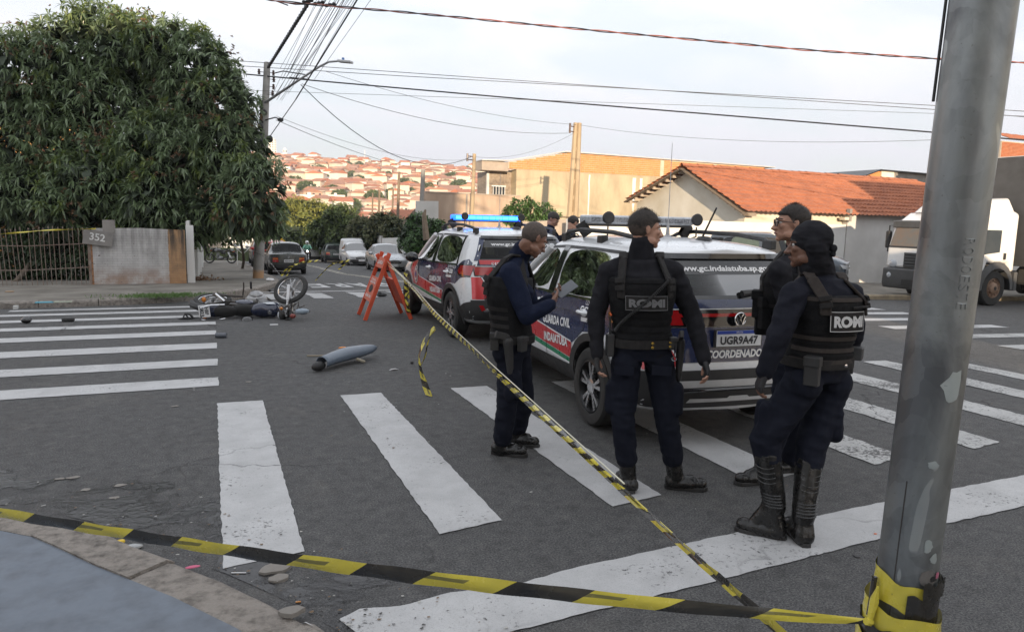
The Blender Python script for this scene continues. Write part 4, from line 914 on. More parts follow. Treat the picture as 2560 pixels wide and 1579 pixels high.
block(-34, -18, -6, -9, 12.5, m_cream, 'four storey cream apartment building back along the street', 4)
block(-14, -40, -6.0, -23, 8.0, m_white, 'two storey white house row back along the street')
block(-5.5, -22, -1.0, -12, 6.0, m_beige, 'two storey beige house back along the street')
block(9.75, -20, 15.0, 1.5, 3.1, m_whitecl, 'low white corner house on the near right corner', 1)
block(18.5, -16, 40, 1.5, 7.2, m_cream, 'two storey cream building on the near right side street')

# ================================================================ vehicles
m_wpaint = pm('white_car_paint', (.70, .71, .72), .3, (.68, .69, .70), 3, .3, coat=.6)
m_navy = pm('navy_livery_film', (.016, .026, .075), .25, (.013, .022, .066), 3, .4, coat=.7)
m_redl = pm('red_livery_film', (.50, .025, .03), .3, (.45, .022, .03), 3, .4, coat=.4)
m_greenl = pm('green_livery_film', (.012, .22, .10), .3, (.01, .2, .09), 3, .4, coat=.4)
m_wlet = pm('white_lettering', (.78, .78, .78), .4)
m_blk = pm('black_plastic', (.022, .022, .023), .55, (.032, .031, .030), 8, .5, .1, 200)
m_gloss = pm('gloss_black', (.010, .010, .011), .08, coat=.8)
m_tyre = pm('tyre_rubber', (.020, .020, .020), .8, (.04, .038, .035), 5, .5, .3, 60)
m_alloy = pm('machined_alloy', (.62, .62, .63), .25, metal=.9)
m_alloyd = pm('dark_alloy', (.03, .03, .032), .35, metal=.5)
m_silverp = pm('silver_plastic', (.55, .55, .55), .4, metal=.3)
m_chrome = pm('chrome', (.75, .75, .76), .08, metal=1.)
m_glass = glassmat('tinted_window', (.34, .40, .38), .75); m_glassd = glassmat('dark_window', (.10, .125, .13), .24); m_glassc = glassmat('clear_window', (.55, .62, .60))
m_seat = pm('seat_cloth', (.035, .035, .038), .9); m_trim = pm('grey_dashboard', (.06, .065, .065), .7)
m_tail = pm('red_tail_lens', (.35, .01, .012), .12, coat=.8); m_amber = pm('amber_lens', (.6, .2, .02), .15, coat=.5)
m_lens = pm('headlamp_lens', (.45, .47, .5), .08, coat=.8); m_plate = pm('plate_white', (.72, .72, .72), .4); m_platebl = pm('plate_blue', (.02, .06, .35), .4); m_ink = pm('plate_ink', (.03, .03, .035), .5)
def carshell(st, half_rear, half_front, glassf, levels=2, crease=.8):
    """st: stations, each (ylow, ybelt, yglass, yroof, w, wb, wg, wr, zf, z3, zs, zb, zg, zr). Returns verts, faces, material ids: closed loft"""
    rows = []
    for s in st:
        yl, yb, yg, yr, w_, wb, wg, wr, zf, z3, zs, zb, zg_, zr = s
        rows.append([(0, yl, zf), (.78*w_, yl, zf), (.97*w_, yl, zf+.09), (w_, yl, z3), (w_*.995, yl+(yb-yl)*.6, zs), (wb, yb, zb), (wg, yg, zg_), (wr, yr, zr), (wr*.5, yr, zr+.022), (0, yr, zr+.03)])
    def cap(r, k, dy, ease): return [(x*k, y+dy*ease[j], z) for j, (x, y, z) in enumerate(r)]
    e9 = [1]*10
    rows = [cap(rows[0], 0, -half_rear, e9), cap(rows[0], .55, -half_rear*.75, e9)]+rows+[cap(rows[-1], .55, half_front*.75, e9), cap(rows[-1], 0, half_front, e9)]
    n = len(rows); V = []; idx = {}
    for i, r in enumerate(rows):
        for j, p in enumerate(r):
            for s in (1, -1):
                if p[0] == 0 or abs(p[0]) < 1e-9:
                    if s == 1: idx[i, j, 1] = idx[i, j, -1] = len(V); V.append((0, p[1], p[2]))
                else: idx[i, j, s] = len(V); V.append((p[0]*s, p[1], p[2]))
    F = []; MI = []
    for i in range(n-1):
        for j in range(9):
            for s in (1, -1):
                q = [idx[i, j, s], idx[i+1, j, s], idx[i+1, j+1, s], idx[i, j+1, s]]
                q2 = []
                for a in q:
                    if a not in q2: q2.append(a)
                if len(q2) < 3: continue
                if s == -1: q2 = q2[::-1]
                F.append(tuple(q2)); MI.append(glassf(i-2, j))
    me = bpy.data.meshes.new('shell'); me.from_pydata(V, [], F); me.polygons.foreach_set('material_index', MI); me.update()
    bm = bmesh.new(); bm.from_mesh(me); bmesh.ops.remove_doubles(bm, verts=bm.verts, dist=1e-5)
    cl = bm.edges.layers.float.new('crease_edge')
    for e in bm.edges:
        if len(e.link_faces) == 2 and e.link_faces[0].material_index != e.link_faces[1].material_index: e[cl] = crease
    bmesh.ops.recalc_face_normals(bm, faces=bm.faces); bm.to_mesh(me); bm.free()
    o = bpy.data.objects.new('shell', me); C.objects.link(o); m = o.modifiers.new('s', 'SUBSURF'); m.levels = m.render_levels = levels; applymods(o); return o
def cutwheels(o, ws, r, x0, x1):
    mb = MB()
    for y, z in ws:
        for s in (-1, 1): mb.lathe([(.001, x0*s), (r, x0*s), (r, x1*s), (.001, x1*s)][::(1 if s > 0 else -1)], 28, m=rotm(0, R(90), 0, (0, y, z)))
    c = mb.build('cut', m_blk); bm = bmesh.new(); bm.from_mesh(c.data); bmesh.ops.remove_doubles(bm, verts=bm.verts, dist=1e-4); bmesh.ops.recalc_face_normals(bm, faces=bm.faces); bm.to_mesh(c.data); bm.free()
    for p in c.data.polygons: p.material_index = 9
    bo = o.modifiers.new('b', 'BOOLEAN'); bo.operation = 'DIFFERENCE'; bo.object = c; bo.solver = 'EXACT'
    try: bo.material_mode = 'INDEX'
    except Exception: pass
    applymods(o); bpy.data.objects.remove(c); return o
def splitmat(o, names, mats, parent):
    """one object per material id; window panes one object per pane"""
    me = o.data; V = np.array([tuple(v.co) for v in me.vertices]); res = []
    ids = {}
    for p in me.polygons: ids.setdefault(min(p.material_index, len(names)-1) if p.material_index != 9 else 0, []).append(tuple(p.vertices))
    for k, fs in sorted(ids.items()):
        groups = [fs]
        if k > 0:
            par = {}
            def find(a):
                while par.setdefault(a, a) != a: par[a] = par[par[a]]; a = par[a]
                return a
            for f in fs:
                for q in f[1:]: par[find(q)] = find(f[0])
            gd = {}
            for f in fs: gd.setdefault(find(f[0]), []).append(f)
            groups = list(gd.values())
        for fs2 in groups:
            us = sorted({q for f in fs2 for q in f}); mp_ = {a: i for i, a in enumerate(us)}; mb = MB(); mb.add(V[us], [tuple(mp_[q] for q in f) for f in fs2])
            ob = mb.build(names[k], mats[k], parent, True, sharp=30); res.append(ob)
    bpy.data.objects.remove(o); return res
def bvh_of(o): 
    me = o.data; return BVHTree.FromPolygons([v.co.copy() for v in me.vertices], [tuple(p.vertices) for p in me.polygons])
def project(pts, bvh, axis, off, far=3.):
    """pts: (u, z); axis 'L'/'R' side: u = y; 'B'/'F' back/front: u = x; 'T' top: (x, y)"""
    out = []
    for u, z in pts:
        o_, d = {'L': ((-far, u, z), (1, 0, 0)), 'R': ((far, u, z), (-1, 0, 0)), 'B': ((u, -far, z), (0, 1, 0)), 'F': ((u, far+4, z), (0, -1, 0)), 'T': ((u, z, far), (0, 0, -1))}[axis]
        h = bvh.ray_cast(Vector(o_), Vector(d))
        if h[0] is None:
            h = bvh.find_nearest(Vector(o_)+Vector(d)*(far-.85)); out.append(h[0]-Vector(d)*off)
        else: out.append(h[0]-Vector(d)*off)
    return out
def patch(poly, bvh, axis, off, mat, parent, name, step=.07, flip=None):
    bm = bmesh.new(); f = bm.faces.new([bm.verts.new((p[0], p[1], 0)) for p in poly])
    for ax in (0, 1):
        lo = min(p[ax] for p in poly); hi = max(p[ax] for p in poly); k = math.floor(lo/step)+1
        while k*step < hi-1e-6:
            co = [0, 0, 0]; co[ax] = k*step; no = [0, 0, 0]; no[ax] = 1
            bmesh.ops.bisect_plane(bm, geom=bm.verts[:]+bm.edges[:]+bm.faces[:], plane_co=co, plane_no=no); k += 1
    bm.verts.index_update(); P = project([(v.co.x, v.co.y) for v in bm.verts], bvh, axis, off); F = [tuple(v.index for v in f.verts) for f in bm.faces]; bm.free()
    mb = MB(); mb.add(P, F); o = mb.build(name, mat, parent, True, sharp=0)
    return o
def lettering(txt, cx, cz, size, width, bvh, axis, off, mat, parent, name='lettering', shear=0., bold=.0, spacing=1., slope=0., ext=0.0):
    v, f = textmesh(txt, 1., bold=bold, shear=shear, spacing=spacing); c = (v.max(0)+v.min(0))/2; v = v-c; v[:, 0] *= width/np.ptp(v[:, 0]); v[:, 1] *= size/max(1e-6, np.ptp(v[:, 1]))
    # cut long triangles by the grid so that they follow the surface
    bm = bmesh.new(); vv = [bm.verts.new((p[0], p[1], 0)) for p in v]
    for q in f:
        try: bm.faces.new([vv[i] for i in q])
        except ValueError: pass
    bmesh.ops.remove_doubles(bm, verts=bm.verts, dist=1e-5)
    sgn = {'L': -1, 'R': 1, 'B': 1, 'F': -1}[axis]
    P = project([(cx+sgn*p.co.x, cz+p.co.y+slope*p.co.x) for p in bm.verts], bvh, axis, off); bm.verts.index_update(); F = [tuple(q.index for q in ff.verts) for ff in bm.faces]; bm.free()
    return MB().add(P, F).build(name, mat, parent)
def wheel(parent, loc, r, w_, side, spokes=5, twin=True, mface=None, mdark=None, name='wheel', rimr=.68):
    """loc: hub centre; side -1 left / +1 right"""
    mface = mface or m_alloy; mdark = mdark or m_alloyd
    e = bpy.data.objects.new(name, None); C.objects.link(e); e.parent = parent; e.location = loc; e.rotation_euler = (0, R(90)*side, 0)
    rr = r*rimr; h = w_/2
    MB().lathe([(rr, -h*.9), (rr+.02, -h), (r*.93, -h*.96), (r, -h*.72), (r, h*.72), (r*.93, h*.96), (rr+.02, h), (rr, h*.9), (rr-.01, 0), (rr, -h*.9)], 40).build('tyre', m_tyre, e, True)
    mb = MB().lathe([(rr+.003, h*.88), (rr-.015, h*.92), (rr-.03, h*.6), (rr-.04, -h*.8)], 36); mb.lathe([(rr-.04, -h*.3), (.02, -h*.25)], 24); mb.build('rim', mdark, e, True)
    mb = MB()
    for k in range(spokes):
        for t in ((-1, 1) if twin else (0,)):
            a = 2*math.pi*k/spokes+t*.20; a2 = 2*math.pi*k/spokes+t*.07
            ca, sa, cb, sb = math.cos(a), math.sin(a), math.cos(a2), math.sin(a2); ww = r*.055 if twin else r*.10; wi = r*.03 if twin else r*.05; z1, z0 = h*.80, h*.55
            po = [(cb*.05-sb*wi, sb*.05+cb*wi), (cb*.05+sb*wi, sb*.05-cb*wi), (ca*(rr-.02)+sa*ww, sa*(rr-.02)-ca*ww), (ca*(rr-.02)-sa*ww, sa*(rr-.02)+ca*ww)]
            mb.prism([(x, y, z0) for x, y in po], (0, 0, z1-z0))
    mb.lathe([(.07, h*.5), (.07, h*.82), (.05, h*.86), (.001, h*.86)], 16); mb.build('spokes', mface, e, sharp=30)
    return e
def seat(parent, x, y, z=.48, m=None):
    mb = MB(); mb.box((x-.24, y-.02, z-.12), (x+.24, y+.48, z+.06)); M_ = rotm(R(-14), 0, 0, (x, y+.02, z))
    mb.box((-.24, -.16, 0), (.24, 0, .56), m=M_); mb.box((-.13, -.13, .58), (.13, -.03, .78), m=M_); return mb.build('seat', m or m_seat, parent, bevel=.03)
def mirror(parent, x, y, z, m, s): return MB().ball((x+s*.13, y, z), (.115, .06, .085), 14).beam((x-s*.01, y+.02, z-.05), (x+s*.08, y, z-.02), .04, .03).build('mirror', m, parent, True)
# --------------------------------------------------------------- the two patrol cars
SUV = [ # ylow ybelt yglass yroof w wb wg wr zf z3 zs zb zg zr
 (-.74, -.66, -.50, -.50, .80, .74, .60, .56, .30, .62, .90, 1.13, 1.455, 1.50),
 (-.60, -.50, -.38, -.36, .865, .82, .665, .58, .24, .60, .90, 1.125, 1.465, 1.535),
 (-.12, -.20, -.10, -.08, .880, .845, .685, .60, .20, .60, .88, 1.085, 1.47, 1.560),
 (.42, .42, .44, .44, .882, .85, .695, .61, .20, .60, .88, 1.065, 1.475, 1.575),
 (.98, .98, .99, .99, .882, .85, .70, .61, .20, .60, .88, 1.05, 1.475, 1.575),
 (1.10, 1.10, 1.09, 1.09, .882, .85, .70, .61, .20, .60, .88, 1.05, 1.475, 1.572),
 (1.62, 1.62, 1.44, 1.42, .882, .85, .69, .60, .20, .60, .88, 1.04, 1.455, 1.545),
 (2.18, 2.10, 2.12, 2.24, .882, .84, .78, .60, .20, .60, .90, 1.03, 1.055, 1.075),
 (2.55, 2.55, 2.57, 2.60, .882, .84, .72, .50, .20, .60, .88, .995, 1.02, 1.035),
 (3.05, 3.05, 3.08, 3.12, .86, .81, .68, .48, .22, .58, .82, .90, .94, .955),
 (3.30, 3.30, 3.31, 3.32, .76, .72, .60, .42, .26, .52, .70, .77, .81, .825)]
def suvglass(i, j):
    if j == 5 and i in (2, 3, 5, 6): return 1
    if j == 5 and i in (-2, -1): return 3
    if j in (6, 7, 8) and i == 6: return 2
    return 0
m_blue = emis('blue_beacon', (.01, .10, 1.0), 3.); m_bluew = emis('blue_beacon_core', (.04, .28, 1.0), 4.5)
m_clearb = pm('clear_beacon_housing', (.55, .58, .62), .15, (.30, .33, .37), 25, .7, coat=.6); m_led = pm('unlit_led_block', (.16, .17, .19), .3, (.45, .46, .48), 60, .9)
def patrol_car(label, loc, rz, lit, unit, role_side, role_rear):
    t = thing('patrol_car', label, 'police car', loc, rz, 'patrol cars parked in a line')
    o = carshell(SUV, .06, .10, suvglass, 2); bv = bvh_of(o); cutwheels(o, [(0, .34), (2.65, .34)], .385, .58, 1.2)
    splitmat(o, ['body', 'window', 'windshield', 'rear_window'], [m_wpaint, m_glass, m_glass, m_glassd], t)
    for y in (0, 2.65):
        for s in (-1, 1): wheel(t, (s*.785, y, .335), .335, .215, s)
    # inside
    for x in (-.36, .36): seat(t, x, 1.05, .52)
    mb = MB(); mb.box((-.62, -.02, .40), (.62, .42, .58)); mb.box((-.62, 0, 0), (.62, .13, .60), m=rotm(R(-14), 0, 0, (0, -.05, .58)));
    for x in (-.4, 0, .4): mb.box((x-.12, .02, .62), (x+.12, .10, .76), m=rotm(R(-14), 0, 0, (0, -.05, .58)))
    mb.build('rear_seat', m_seat, t, bevel=.03)
    MB().box((-.68, 1.75, .75), (.68, 2.2, .99)).build('dashboard', m_trim, t, bevel=.04)
    MB().tube([(-.36+.18*math.cos(a), 1.66+.05*math.sin(a), .98+.17*math.sin(a)) for a in np.linspace(0, 2*math.pi, 21)[:-1]], .014, 6, closed=True).tube([(-.36, 1.80, .90), (-.36, 1.67, .98)], .03, 8).tube([(-.52, 1.66, .98), (-.2, 1.66, .98)], .018, 6).build('steering_wheel', m_silverp, t, True)
    MB().box((-.70, -.30, .22), (.70, 2.4, .30)).build('floor_pan', m_blk, t)
    # pillars and window surrounds
    for s, ax in ((-1, 'L'), (1, 'R')):
        g_ = lambda nm, poly, off, mt, st=.07: patch(poly, bv, ax, off, mt, t, nm, st)
        g_('pillar', [(.955, 1.045), (1.115, 1.045), (1.105, 1.485), (.975, 1.485)], .006, m_gloss)
        g_('pillar', [(-.205, 1.08), (-.155, 1.075), (-.06, 1.47), (-.12, 1.475)], .005, m_gloss)
        g_('window_trim', [(-.22, 1.062), (.5, 1.045), (1.1, 1.030), (2.12, 1.015), (2.12, 1.040), (1.1, 1.052), (.5, 1.068), (-.2, 1.086)], .012, m_chrome if s < 0 else m_blk)
        g_('window_trim', [(-.13, 1.462), (.4, 1.472), (1.1, 1.468), (1.42, 1.45), (1.42, 1.475), (1.1, 1.492), (.4, 1.496), (-.13, 1.487)], .006, m_blk)
        MB().tube([(s*.70, 1.43, 1.465), (s*.735, 1.78, 1.29), (s*.79, 2.14, 1.06)], .032, 8).build('pillar', m_wpaint, t, True)
        # black lower cladding and arches
        g_('cladding', [(.40, .26), (2.25, .26), (2.25, .44), (1.4, .43), (.43, .435)], .010, m_blk)
        g_('cladding', [(-.70, .34), (-.42, .34), (-.42, .50), (-.55, .56), (-.70, .60)], .010, m_blk)
        g_('cladding', [(3.08, .30), (3.32, .30), (3.30, .50), (3.08, .50)], .010, m_blk)
        for yc in (0, 2.65):
            n_ = 20; aa = np.linspace(-.13*math.pi, 1.13*math.pi, n_); outr = [(yc+.475*math.cos(a), .335+.455*math.sin(a)) for a in aa]; inn = [(yc+.388*math.cos(a), .335+.388*math.sin(a)) for a in aa]
            mb = MB(); Pq = project([p for q in zip(outr, inn) for p in q], bv, ax, .016)
            xm = [abs(p.x) for p in Pq]; Pq2 = [Vector((s*max(.80, abs(p.x)), (outr+inn)[0][0]*0+p.y, p.z)) for p in Pq]
            mb.add(Pq2, [(2*i, 2*i+1, 2*i+3, 2*i+2) for i in range(n_-1)])
            lip = [Vector((s*.70, p.y, p.z)) for k, p in enumerate(Pq2) if k % 2]; b_ = len(mb.v); mb.v += [tuple(Pq2[2*i+1]) for i in range(n_)]+[tuple(p) for p in lip]
            for i in range(n_-1): mb.f.append((b_+i, b_+i+1, b_+n_+i+1, b_+n_+i)); mb.mi.append(0)
            mb.build('wheel_arch', m_blk, t, True)
        # livery
        g_('livery_panel', [(-.60, .93), (-.40, .90), (-.20, .80), (.0, .80), (.20, .775), (.38, .66), (.42, .645), (1.1, .70), (1.72, .745), (1.86, .80), (1.98, .92), (1.93, 1.018), (1.1, 1.032), (.4, 1.048), (-.22, 1.066), (-.36, 1.14), (-.52, 1.17), (-.60, 1.12)], .0025, m_navy)
        g_('livery_stripe', [(.43, .50), (.43, .655), (1.1, .705), (1.74, .75), (1.88, .81), (2.0, .93), (1.95, 1.018), (2.12, 1.018), (2.32, .93), (2.40, .80), (2.25, .70), (2.2, .60), (1.2, .545)], .006, m_redl)
        g_('livery_line', [(.43, .66), (1.1, .71), (1.74, .755), (1.74, .742), (1.1, .697), (.43, .645)], .008, m_wlet)
        g_('livery_line', [(1.74, .742), (1.88, .80), (2.0, .925), (1.95, 1.018), (1.965, 1.018), (2.015, .925), (1.89, .79), (1.745, .73)], .008, m_wlet)
        g_('livery_stripe', [(.43, .455), (.43, .492), (1.2, .537), (2.2, .592), (2.2, .555), (1.2, .492)], .006, m_greenl)
        g_('livery_stripe', [(2.14, 1.018), (2.34, .935), (2.44, .82), (2.47, .83), (2.38, .955), (2.18, 1.022)], .006, m_greenl)
        g_('livery_line', [(.43, .437), (.43, .452), (1.2, .488), (2.2, .55), (2.2, .53), (1.2, .472)], .007, m_wlet)
        lettering('GUARDA CIVIL', .80, .79, .085, .68, bv, ax, .009, m_wlet, t, bold=.035, slope=.06 if s < 0 else -.06)
        lettering('INDAIATUBA', .80, .615, .085, .60, bv, ax, .011, m_wlet, t, bold=.035, slope=.05 if s < 0 else -.05)
        lettering(unit, .10 if s < 0 else .1, .965, .07, .34, bv, ax, .009, m_wlet, t, bold=.035)
        lettering(role_side, .0, 1.035 if False else 1.02+.015, .045, .36, bv, ax, .009, m_wlet, t, shear=.2)
        g_('livery_panel', [(-.02, .875), (.24, .865), (.24, .90), (-.02, .91)], .006, m_wlet).name = 'livery_label'
        for (rx, rz_, mt, of) in ((.125, .155, m_wlet, .011), (.10, .125, m_ink, .0135), (.085, .108, m_wlet, .016), (.055, .072, m_redl, .0185), (.032, .04, m_platebl, .021)):
            g_('emblem', [(1.98+rx*math.cos(a), .77+rz_*math.sin(a)) for a in np.linspace(0, 2*math.pi, 25)[:-1]], of, mt, .2)
        lettering('GC', 2.9, .88, .05, .16, bv, ax, .006, m_navy, t, bold=.01)
        # shut lines, handles
        for poly in ([(1.045, .40), (1.053, .40), (1.053, 1.05), (1.045, 1.05)], [(2.10, .42), (2.107, .42), (2.107, 1.02), (2.10, 1.02)], [(.33, .66), (.337, .655), (.05, .95), (.02, 1.06), (.012, 1.06), (.04, .95)]): g_('shut_line', poly, .009, m_gloss)
        for y in (.20, 1.20): MB().tube([(s*.875, y-.09, .945), (s*.905, y-.06, .945), (s*.905, y+.06, .945), (s*.875, y+.09, .945)], .014, 6).ball((s*.868, y, .94), (.02, .07, .035), 10).build('door_handle', m_wpaint, t, True)
        mirror(t, s*.84, 1.95, 1.06, m_gloss, s)
        # roof rail with feet
        MB().tube([(s*.60, -.34, 1.545), (s*.615, -.22, 1.60), (s*.62, .2, 1.635), (s*.62, .9, 1.645), (s*.615, 1.2, 1.615), (s*.60, 1.36, 1.55)], .02, 8).build('roof_rail', m_blk, t, True)
        for y in (-.3, .45, 1.3): MB().box((s*.60-.03, y-.06, 1.52), (s*.60+.03, y+.06, 1.60)).build('rail_foot', m_blk, t, bevel=.01)
        # tail lamp wrapping the corner
        g_('tail_lamp', [(-.64, .95), (-.35, .955), (-.28, 1.0), (-.35, 1.075), (-.64, 1.085)], .012, m_tail); g_('tail_lamp_surround', [(-.64, .925), (-.30, .93), (-.25, 1.0), (-.32, 1.095), (-.64, 1.10)], .008, m_gloss)
    B = lambda nm, poly, off, mt, st=.06: patch(poly, bv, 'B', off, mt, t, nm, st)
    B('tail_panel', [(-.74, .945), (.74, .945), (.76, 1.075), (-.76, 1.075)], .010, m_gloss)
    B('tail_light_bar', [(-.72, 1.02), (.72, 1.02), (.72, 1.045), (-.72, 1.045)], .014, m_tail)
    for s in (-1, 1): B('tail_lamp', [(s*.46, .96), (s*.73, .96), (s*.74, 1.07), (s*.5, 1.07)], .014, m_tail)
    B('livery_panel', [(-.62, .675), (.56, .675), (.60, .94), (-.66, .94)], .003, m_navy); B('livery_panel', [(-.70, 1.083), (.70, 1.083), (.68, 1.15), (-.68, 1.15)], .003, m_navy)
    B('livery_stripe', [(-.78, .63), (-.55, .63), (-.50, .68), (-.66, .93), (-.78, .93)], .006, m_redl); B('livery_stripe', [(.53, .685), (.60, .685), (.68, .93), (.61, .93)], .006, m_greenl)
    B('livery_line', [(.512, .685), (.53, .685), (.61, .93), (.592, .93)], .007, m_wlet); B('livery_line', [(.60, .685), (.618, .685), (.698, .93), (.68, .93)], .007, m_wlet); B('livery_line', [(-.545, .60), (-.53, .60), (-.485, .68), (-.64, .93), (-.655, .93), (-.50, .68)], .007, m_wlet)
    B('livery_stripe', [(-.66, 1.105), (-.28, 1.105), (-.26, 1.165), (-.67, 1.165)], .007, m_redl) if not role_rear else None
    if not role_rear: B('livery_stripe', [(-.25, 1.105), (-.12, 1.105), (-.10, 1.165), (-.23, 1.165)], .007, m_greenl)
    B('bumper', [(-.80, .33), (.80, .33), (.80, .62), (-.80, .62)], .020, m_blk)
    for s in (-1, 1): B('rear_pillar', [(s*.73, 1.15), (s*.60, 1.47), (s*.54, 1.47), (s*.67, 1.15)], .006, m_navy)
    B('skid_plate', [(-.62, .49), (.62, .49), (.52, .545), (-.52, .545)], .035, m_silverp); B('skid_plate', [(-.45, .375), (.45, .375), (.42, .405), (.1, .40), (.08, .415), (-.08, .415), (-.1, .40), (-.42, .405)], .035, m_silverp)
    for s in (-1, 1): B('reflector', [(s*.60, .47), (s*.66, .47), (s*.70, .55), (s*.64, .55)], .028, m_tail)
    MB().tube([(-.66, -.845, .475), (.66, -.845, .475)], .014, 8).build('bumper_bar', m_gloss, t, True)
    # number plate
    bp = project([(0, .855)], bv, 'B', .02)[0]; mb = MB().box((-.215, bp.y-.012, .79), (.215, bp.y+.004, .925)); mb.build('plate_holder', m_blk, t)
    pl = MB().box((-.20, bp.y-.02, .796), (.20, bp.y-.0125, .918)).build('number_plate', m_plate, t)
    MB().box((-.20, bp.y-.0225, .892), (.20, bp.y-.0205, .918)).build('plate_band', m_platebl, pl)
    def flat(txt, cx, cz, h_, w_, y, mt, par, nm='lettering', bold=0.):
        v, f = textmesh(txt, 1., bold=bold); v = v-(v.max(0)+v.min(0))/2; v[:, 0] *= w_/np.ptp(v[:, 0]); v[:, 1] *= h_/np.ptp(v[:, 1]); return MB().add([(cx+p[0], y, cz+p[1]) for p in v], f).build(nm, mt, par)
    flat('UGR9A47' if role_rear else 'UHJ3C08', 0, .842, .065, .34, bp.y-.022, m_ink, pl, bold=.04); flat('BRASIL', 0, .905, .013, .06, bp.y-.024, m_plate, pl)
    # badge
    mb = MB(); c = (0, bp.y-.02, 1.005); mb.tube([(c[0]+.048*math.cos(a), c[1], c[2]+.048*math.sin(a)) for a in np.linspace(0, 2*math.pi, 29)[:-1]], .006, 6, closed=True)
    for pth in ([(-.024, .040), (0, .006), (.024, .040)], [(-.040, .020), (-.018, -.038), (0, .0), (.018, -.038), (.040, .020)]): mb.tube([(x, c[1], c[2]+z) for x, z in pth], .0055, 5)
    bd = mb.build('badge', m_chrome, t, True); MB().lathe([(.001, 0), (.046, 0)], 24, m=Matrix.Translation(Vector((0, c[1]+.006, c[2]))) @ Matrix.Rotation(R(90), 4, 'X')).build('badge_disc', m_gloss, bd)
    if role_rear: lettering(role_rear, .0, .735, .062, .54, bv, 'B', .010, m_wlet, t, shear=.25, bold=.04)
    lettering('153', -.40, 1.115, .04, .10, bv, 'B', .010, m_wlet, t, bold=.04)
    mb = MB(); c = project([(-.485, 1.115)], bv, 'B', .012)[0]; mb.tube([(c.x+.02*math.cos(a), c.y, c.z+.02*math.sin(a)) for a in np.linspace(0, 2*math.pi, 17)[:-1]], .0025, 4, closed=True).tube([(c.x-.01, c.y, c.z+.01), (c.x-.008, c.y, c.z-.004), (c.x+.008, c.y, c.z-.01)], .005, 5).build('phone_mark', m_wlet, t)
    lettering(unit if not role_rear else 'GC-101', .42, 1.122, .042, .20, bv, 'B', .010, m_wlet, t, bold=.04)
    lettering('www.gc.indaiatuba.sp.gov.br', .02, 1.375, .055, .98, bv, 'B', .008, m_wlet, t, bold=.035)
    B('rear_window_band', [(-.57, 1.335), (.57, 1.335), (.545, 1.46), (-.545, 1.46)], .003, m_gloss); B('spoiler_lip', [(-.60, 1.455), (.60, 1.455), (.58, 1.495), (-.58, 1.495)], .03, m_gloss)
    B('window_trim', [(-.68, 1.15), (.68, 1.15), (.67, 1.178), (-.67, 1.178)], .004, m_gloss)
    w0 = project([(0.06, 1.19)], bv, 'B', .025)[0]; w1 = project([(.50, 1.215)], bv, 'B', .025)[0]; mb = MB().tube([w0, w0.lerp(w1, .3)+Vector((0, -.01, .01)), w1], [.028, .018, .010], 8); mb.build('wiper', m_blk, t, True)
    # front
    Fp = lambda nm, poly, off, mt: patch(poly, bv, 'F', off, mt, t, nm, .08)
    Fp('grille', [(-.5, .62), (.5, .62), (.55, .75), (-.55, .75)], .006, m_gloss); Fp('bumper', [(-.72, .28), (.72, .28), (.70, .50), (-.70, .50)], .008, m_blk)
    for s in (-1, 1): Fp('headlamp', [(s*.50, .64), (s*.72, .64), (s*.74, .76), (s*.55, .76)], .01, m_lens)
    # roof: light bar, alley lights, aerials, vents
    mb = MB(); y0 = .95; z0 = 1.70
    bar = MB().box((-.56, y0-.14, z0), (.56, y0+.14, z0+.085)).build('light_bar', m_clearb if not lit else m_blue, t, bevel=.02)
    mb = MB()
    for k in range(10): x = -.50+k*.111; mb.box((x-.05, y0-.146, z0+.022), (x+.05, y0-.1405, z0+.066))
    mb.build('led_block', m_bluew if lit else m_led, bar)
    MB().box((-.55, y0-.13, z0-.02), (.55, y0+.13, z0-.001)).build('bar_base', m_blk, bar)
    for s in (-1, 1):
        MB().beam((s*.52, y0, z0-.02), (s*.60, y0+.02, 1.62), .05, .14).build('bar_mount', m_blk, t)
        MB().lathe([(.001, -.025), (.052, -.02), (.060, .012), (.05, .025), (.001, .025)], 20, m=Matrix.Translation(Vector((s*.47, y0-.33, 1.76))) @ Matrix.Rotation(R(90), 4, 'X')).tube([(s*.47, y0-.33, 1.69), (s*.47, y0-.33, 1.60), (s*.50, y0-.2, 1.58)], .008, 5).build('alley_light', m_blk, t, True)
    MB().lathe([(.05, 1.575), (.045, 1.59), (.018, 1.61), (.012, 1.70), (.0035, 1.72), (.0025, 2.42), (.001, 2.42)], 10, m=Matrix.Translation(Vector((.0, .35, .01)))).build('whip_aerial', m_steel, t, True)
    MB().lathe([(.001, .035), (.05, .03), (.075, 0)], 16, m=Matrix.Translation(Vector((.12, -.05, 1.585))) @ Matrix.Diagonal((.8, 1.3, 1, 1))).tube([(.12, -.02, 1.60), (.155, -.16, 1.86)], [.010, .008], 6).build('aerial', m_blk, t, True)
    return t
patrol_car('white and navy patrol car marked COORDENADOR, nearest to the camera, light bar unlit', (3.79, 5.02, 0), R(-5), False, 'GC-101', 'COORDENADOR', 'COORDENADOR')
patrol_car('white and navy patrol car marked GC-200 with its blue light bar lit', (4.06, 9.72, 0), R(-1.2), True, 'GC-200', 'SUPERVISOR', None)

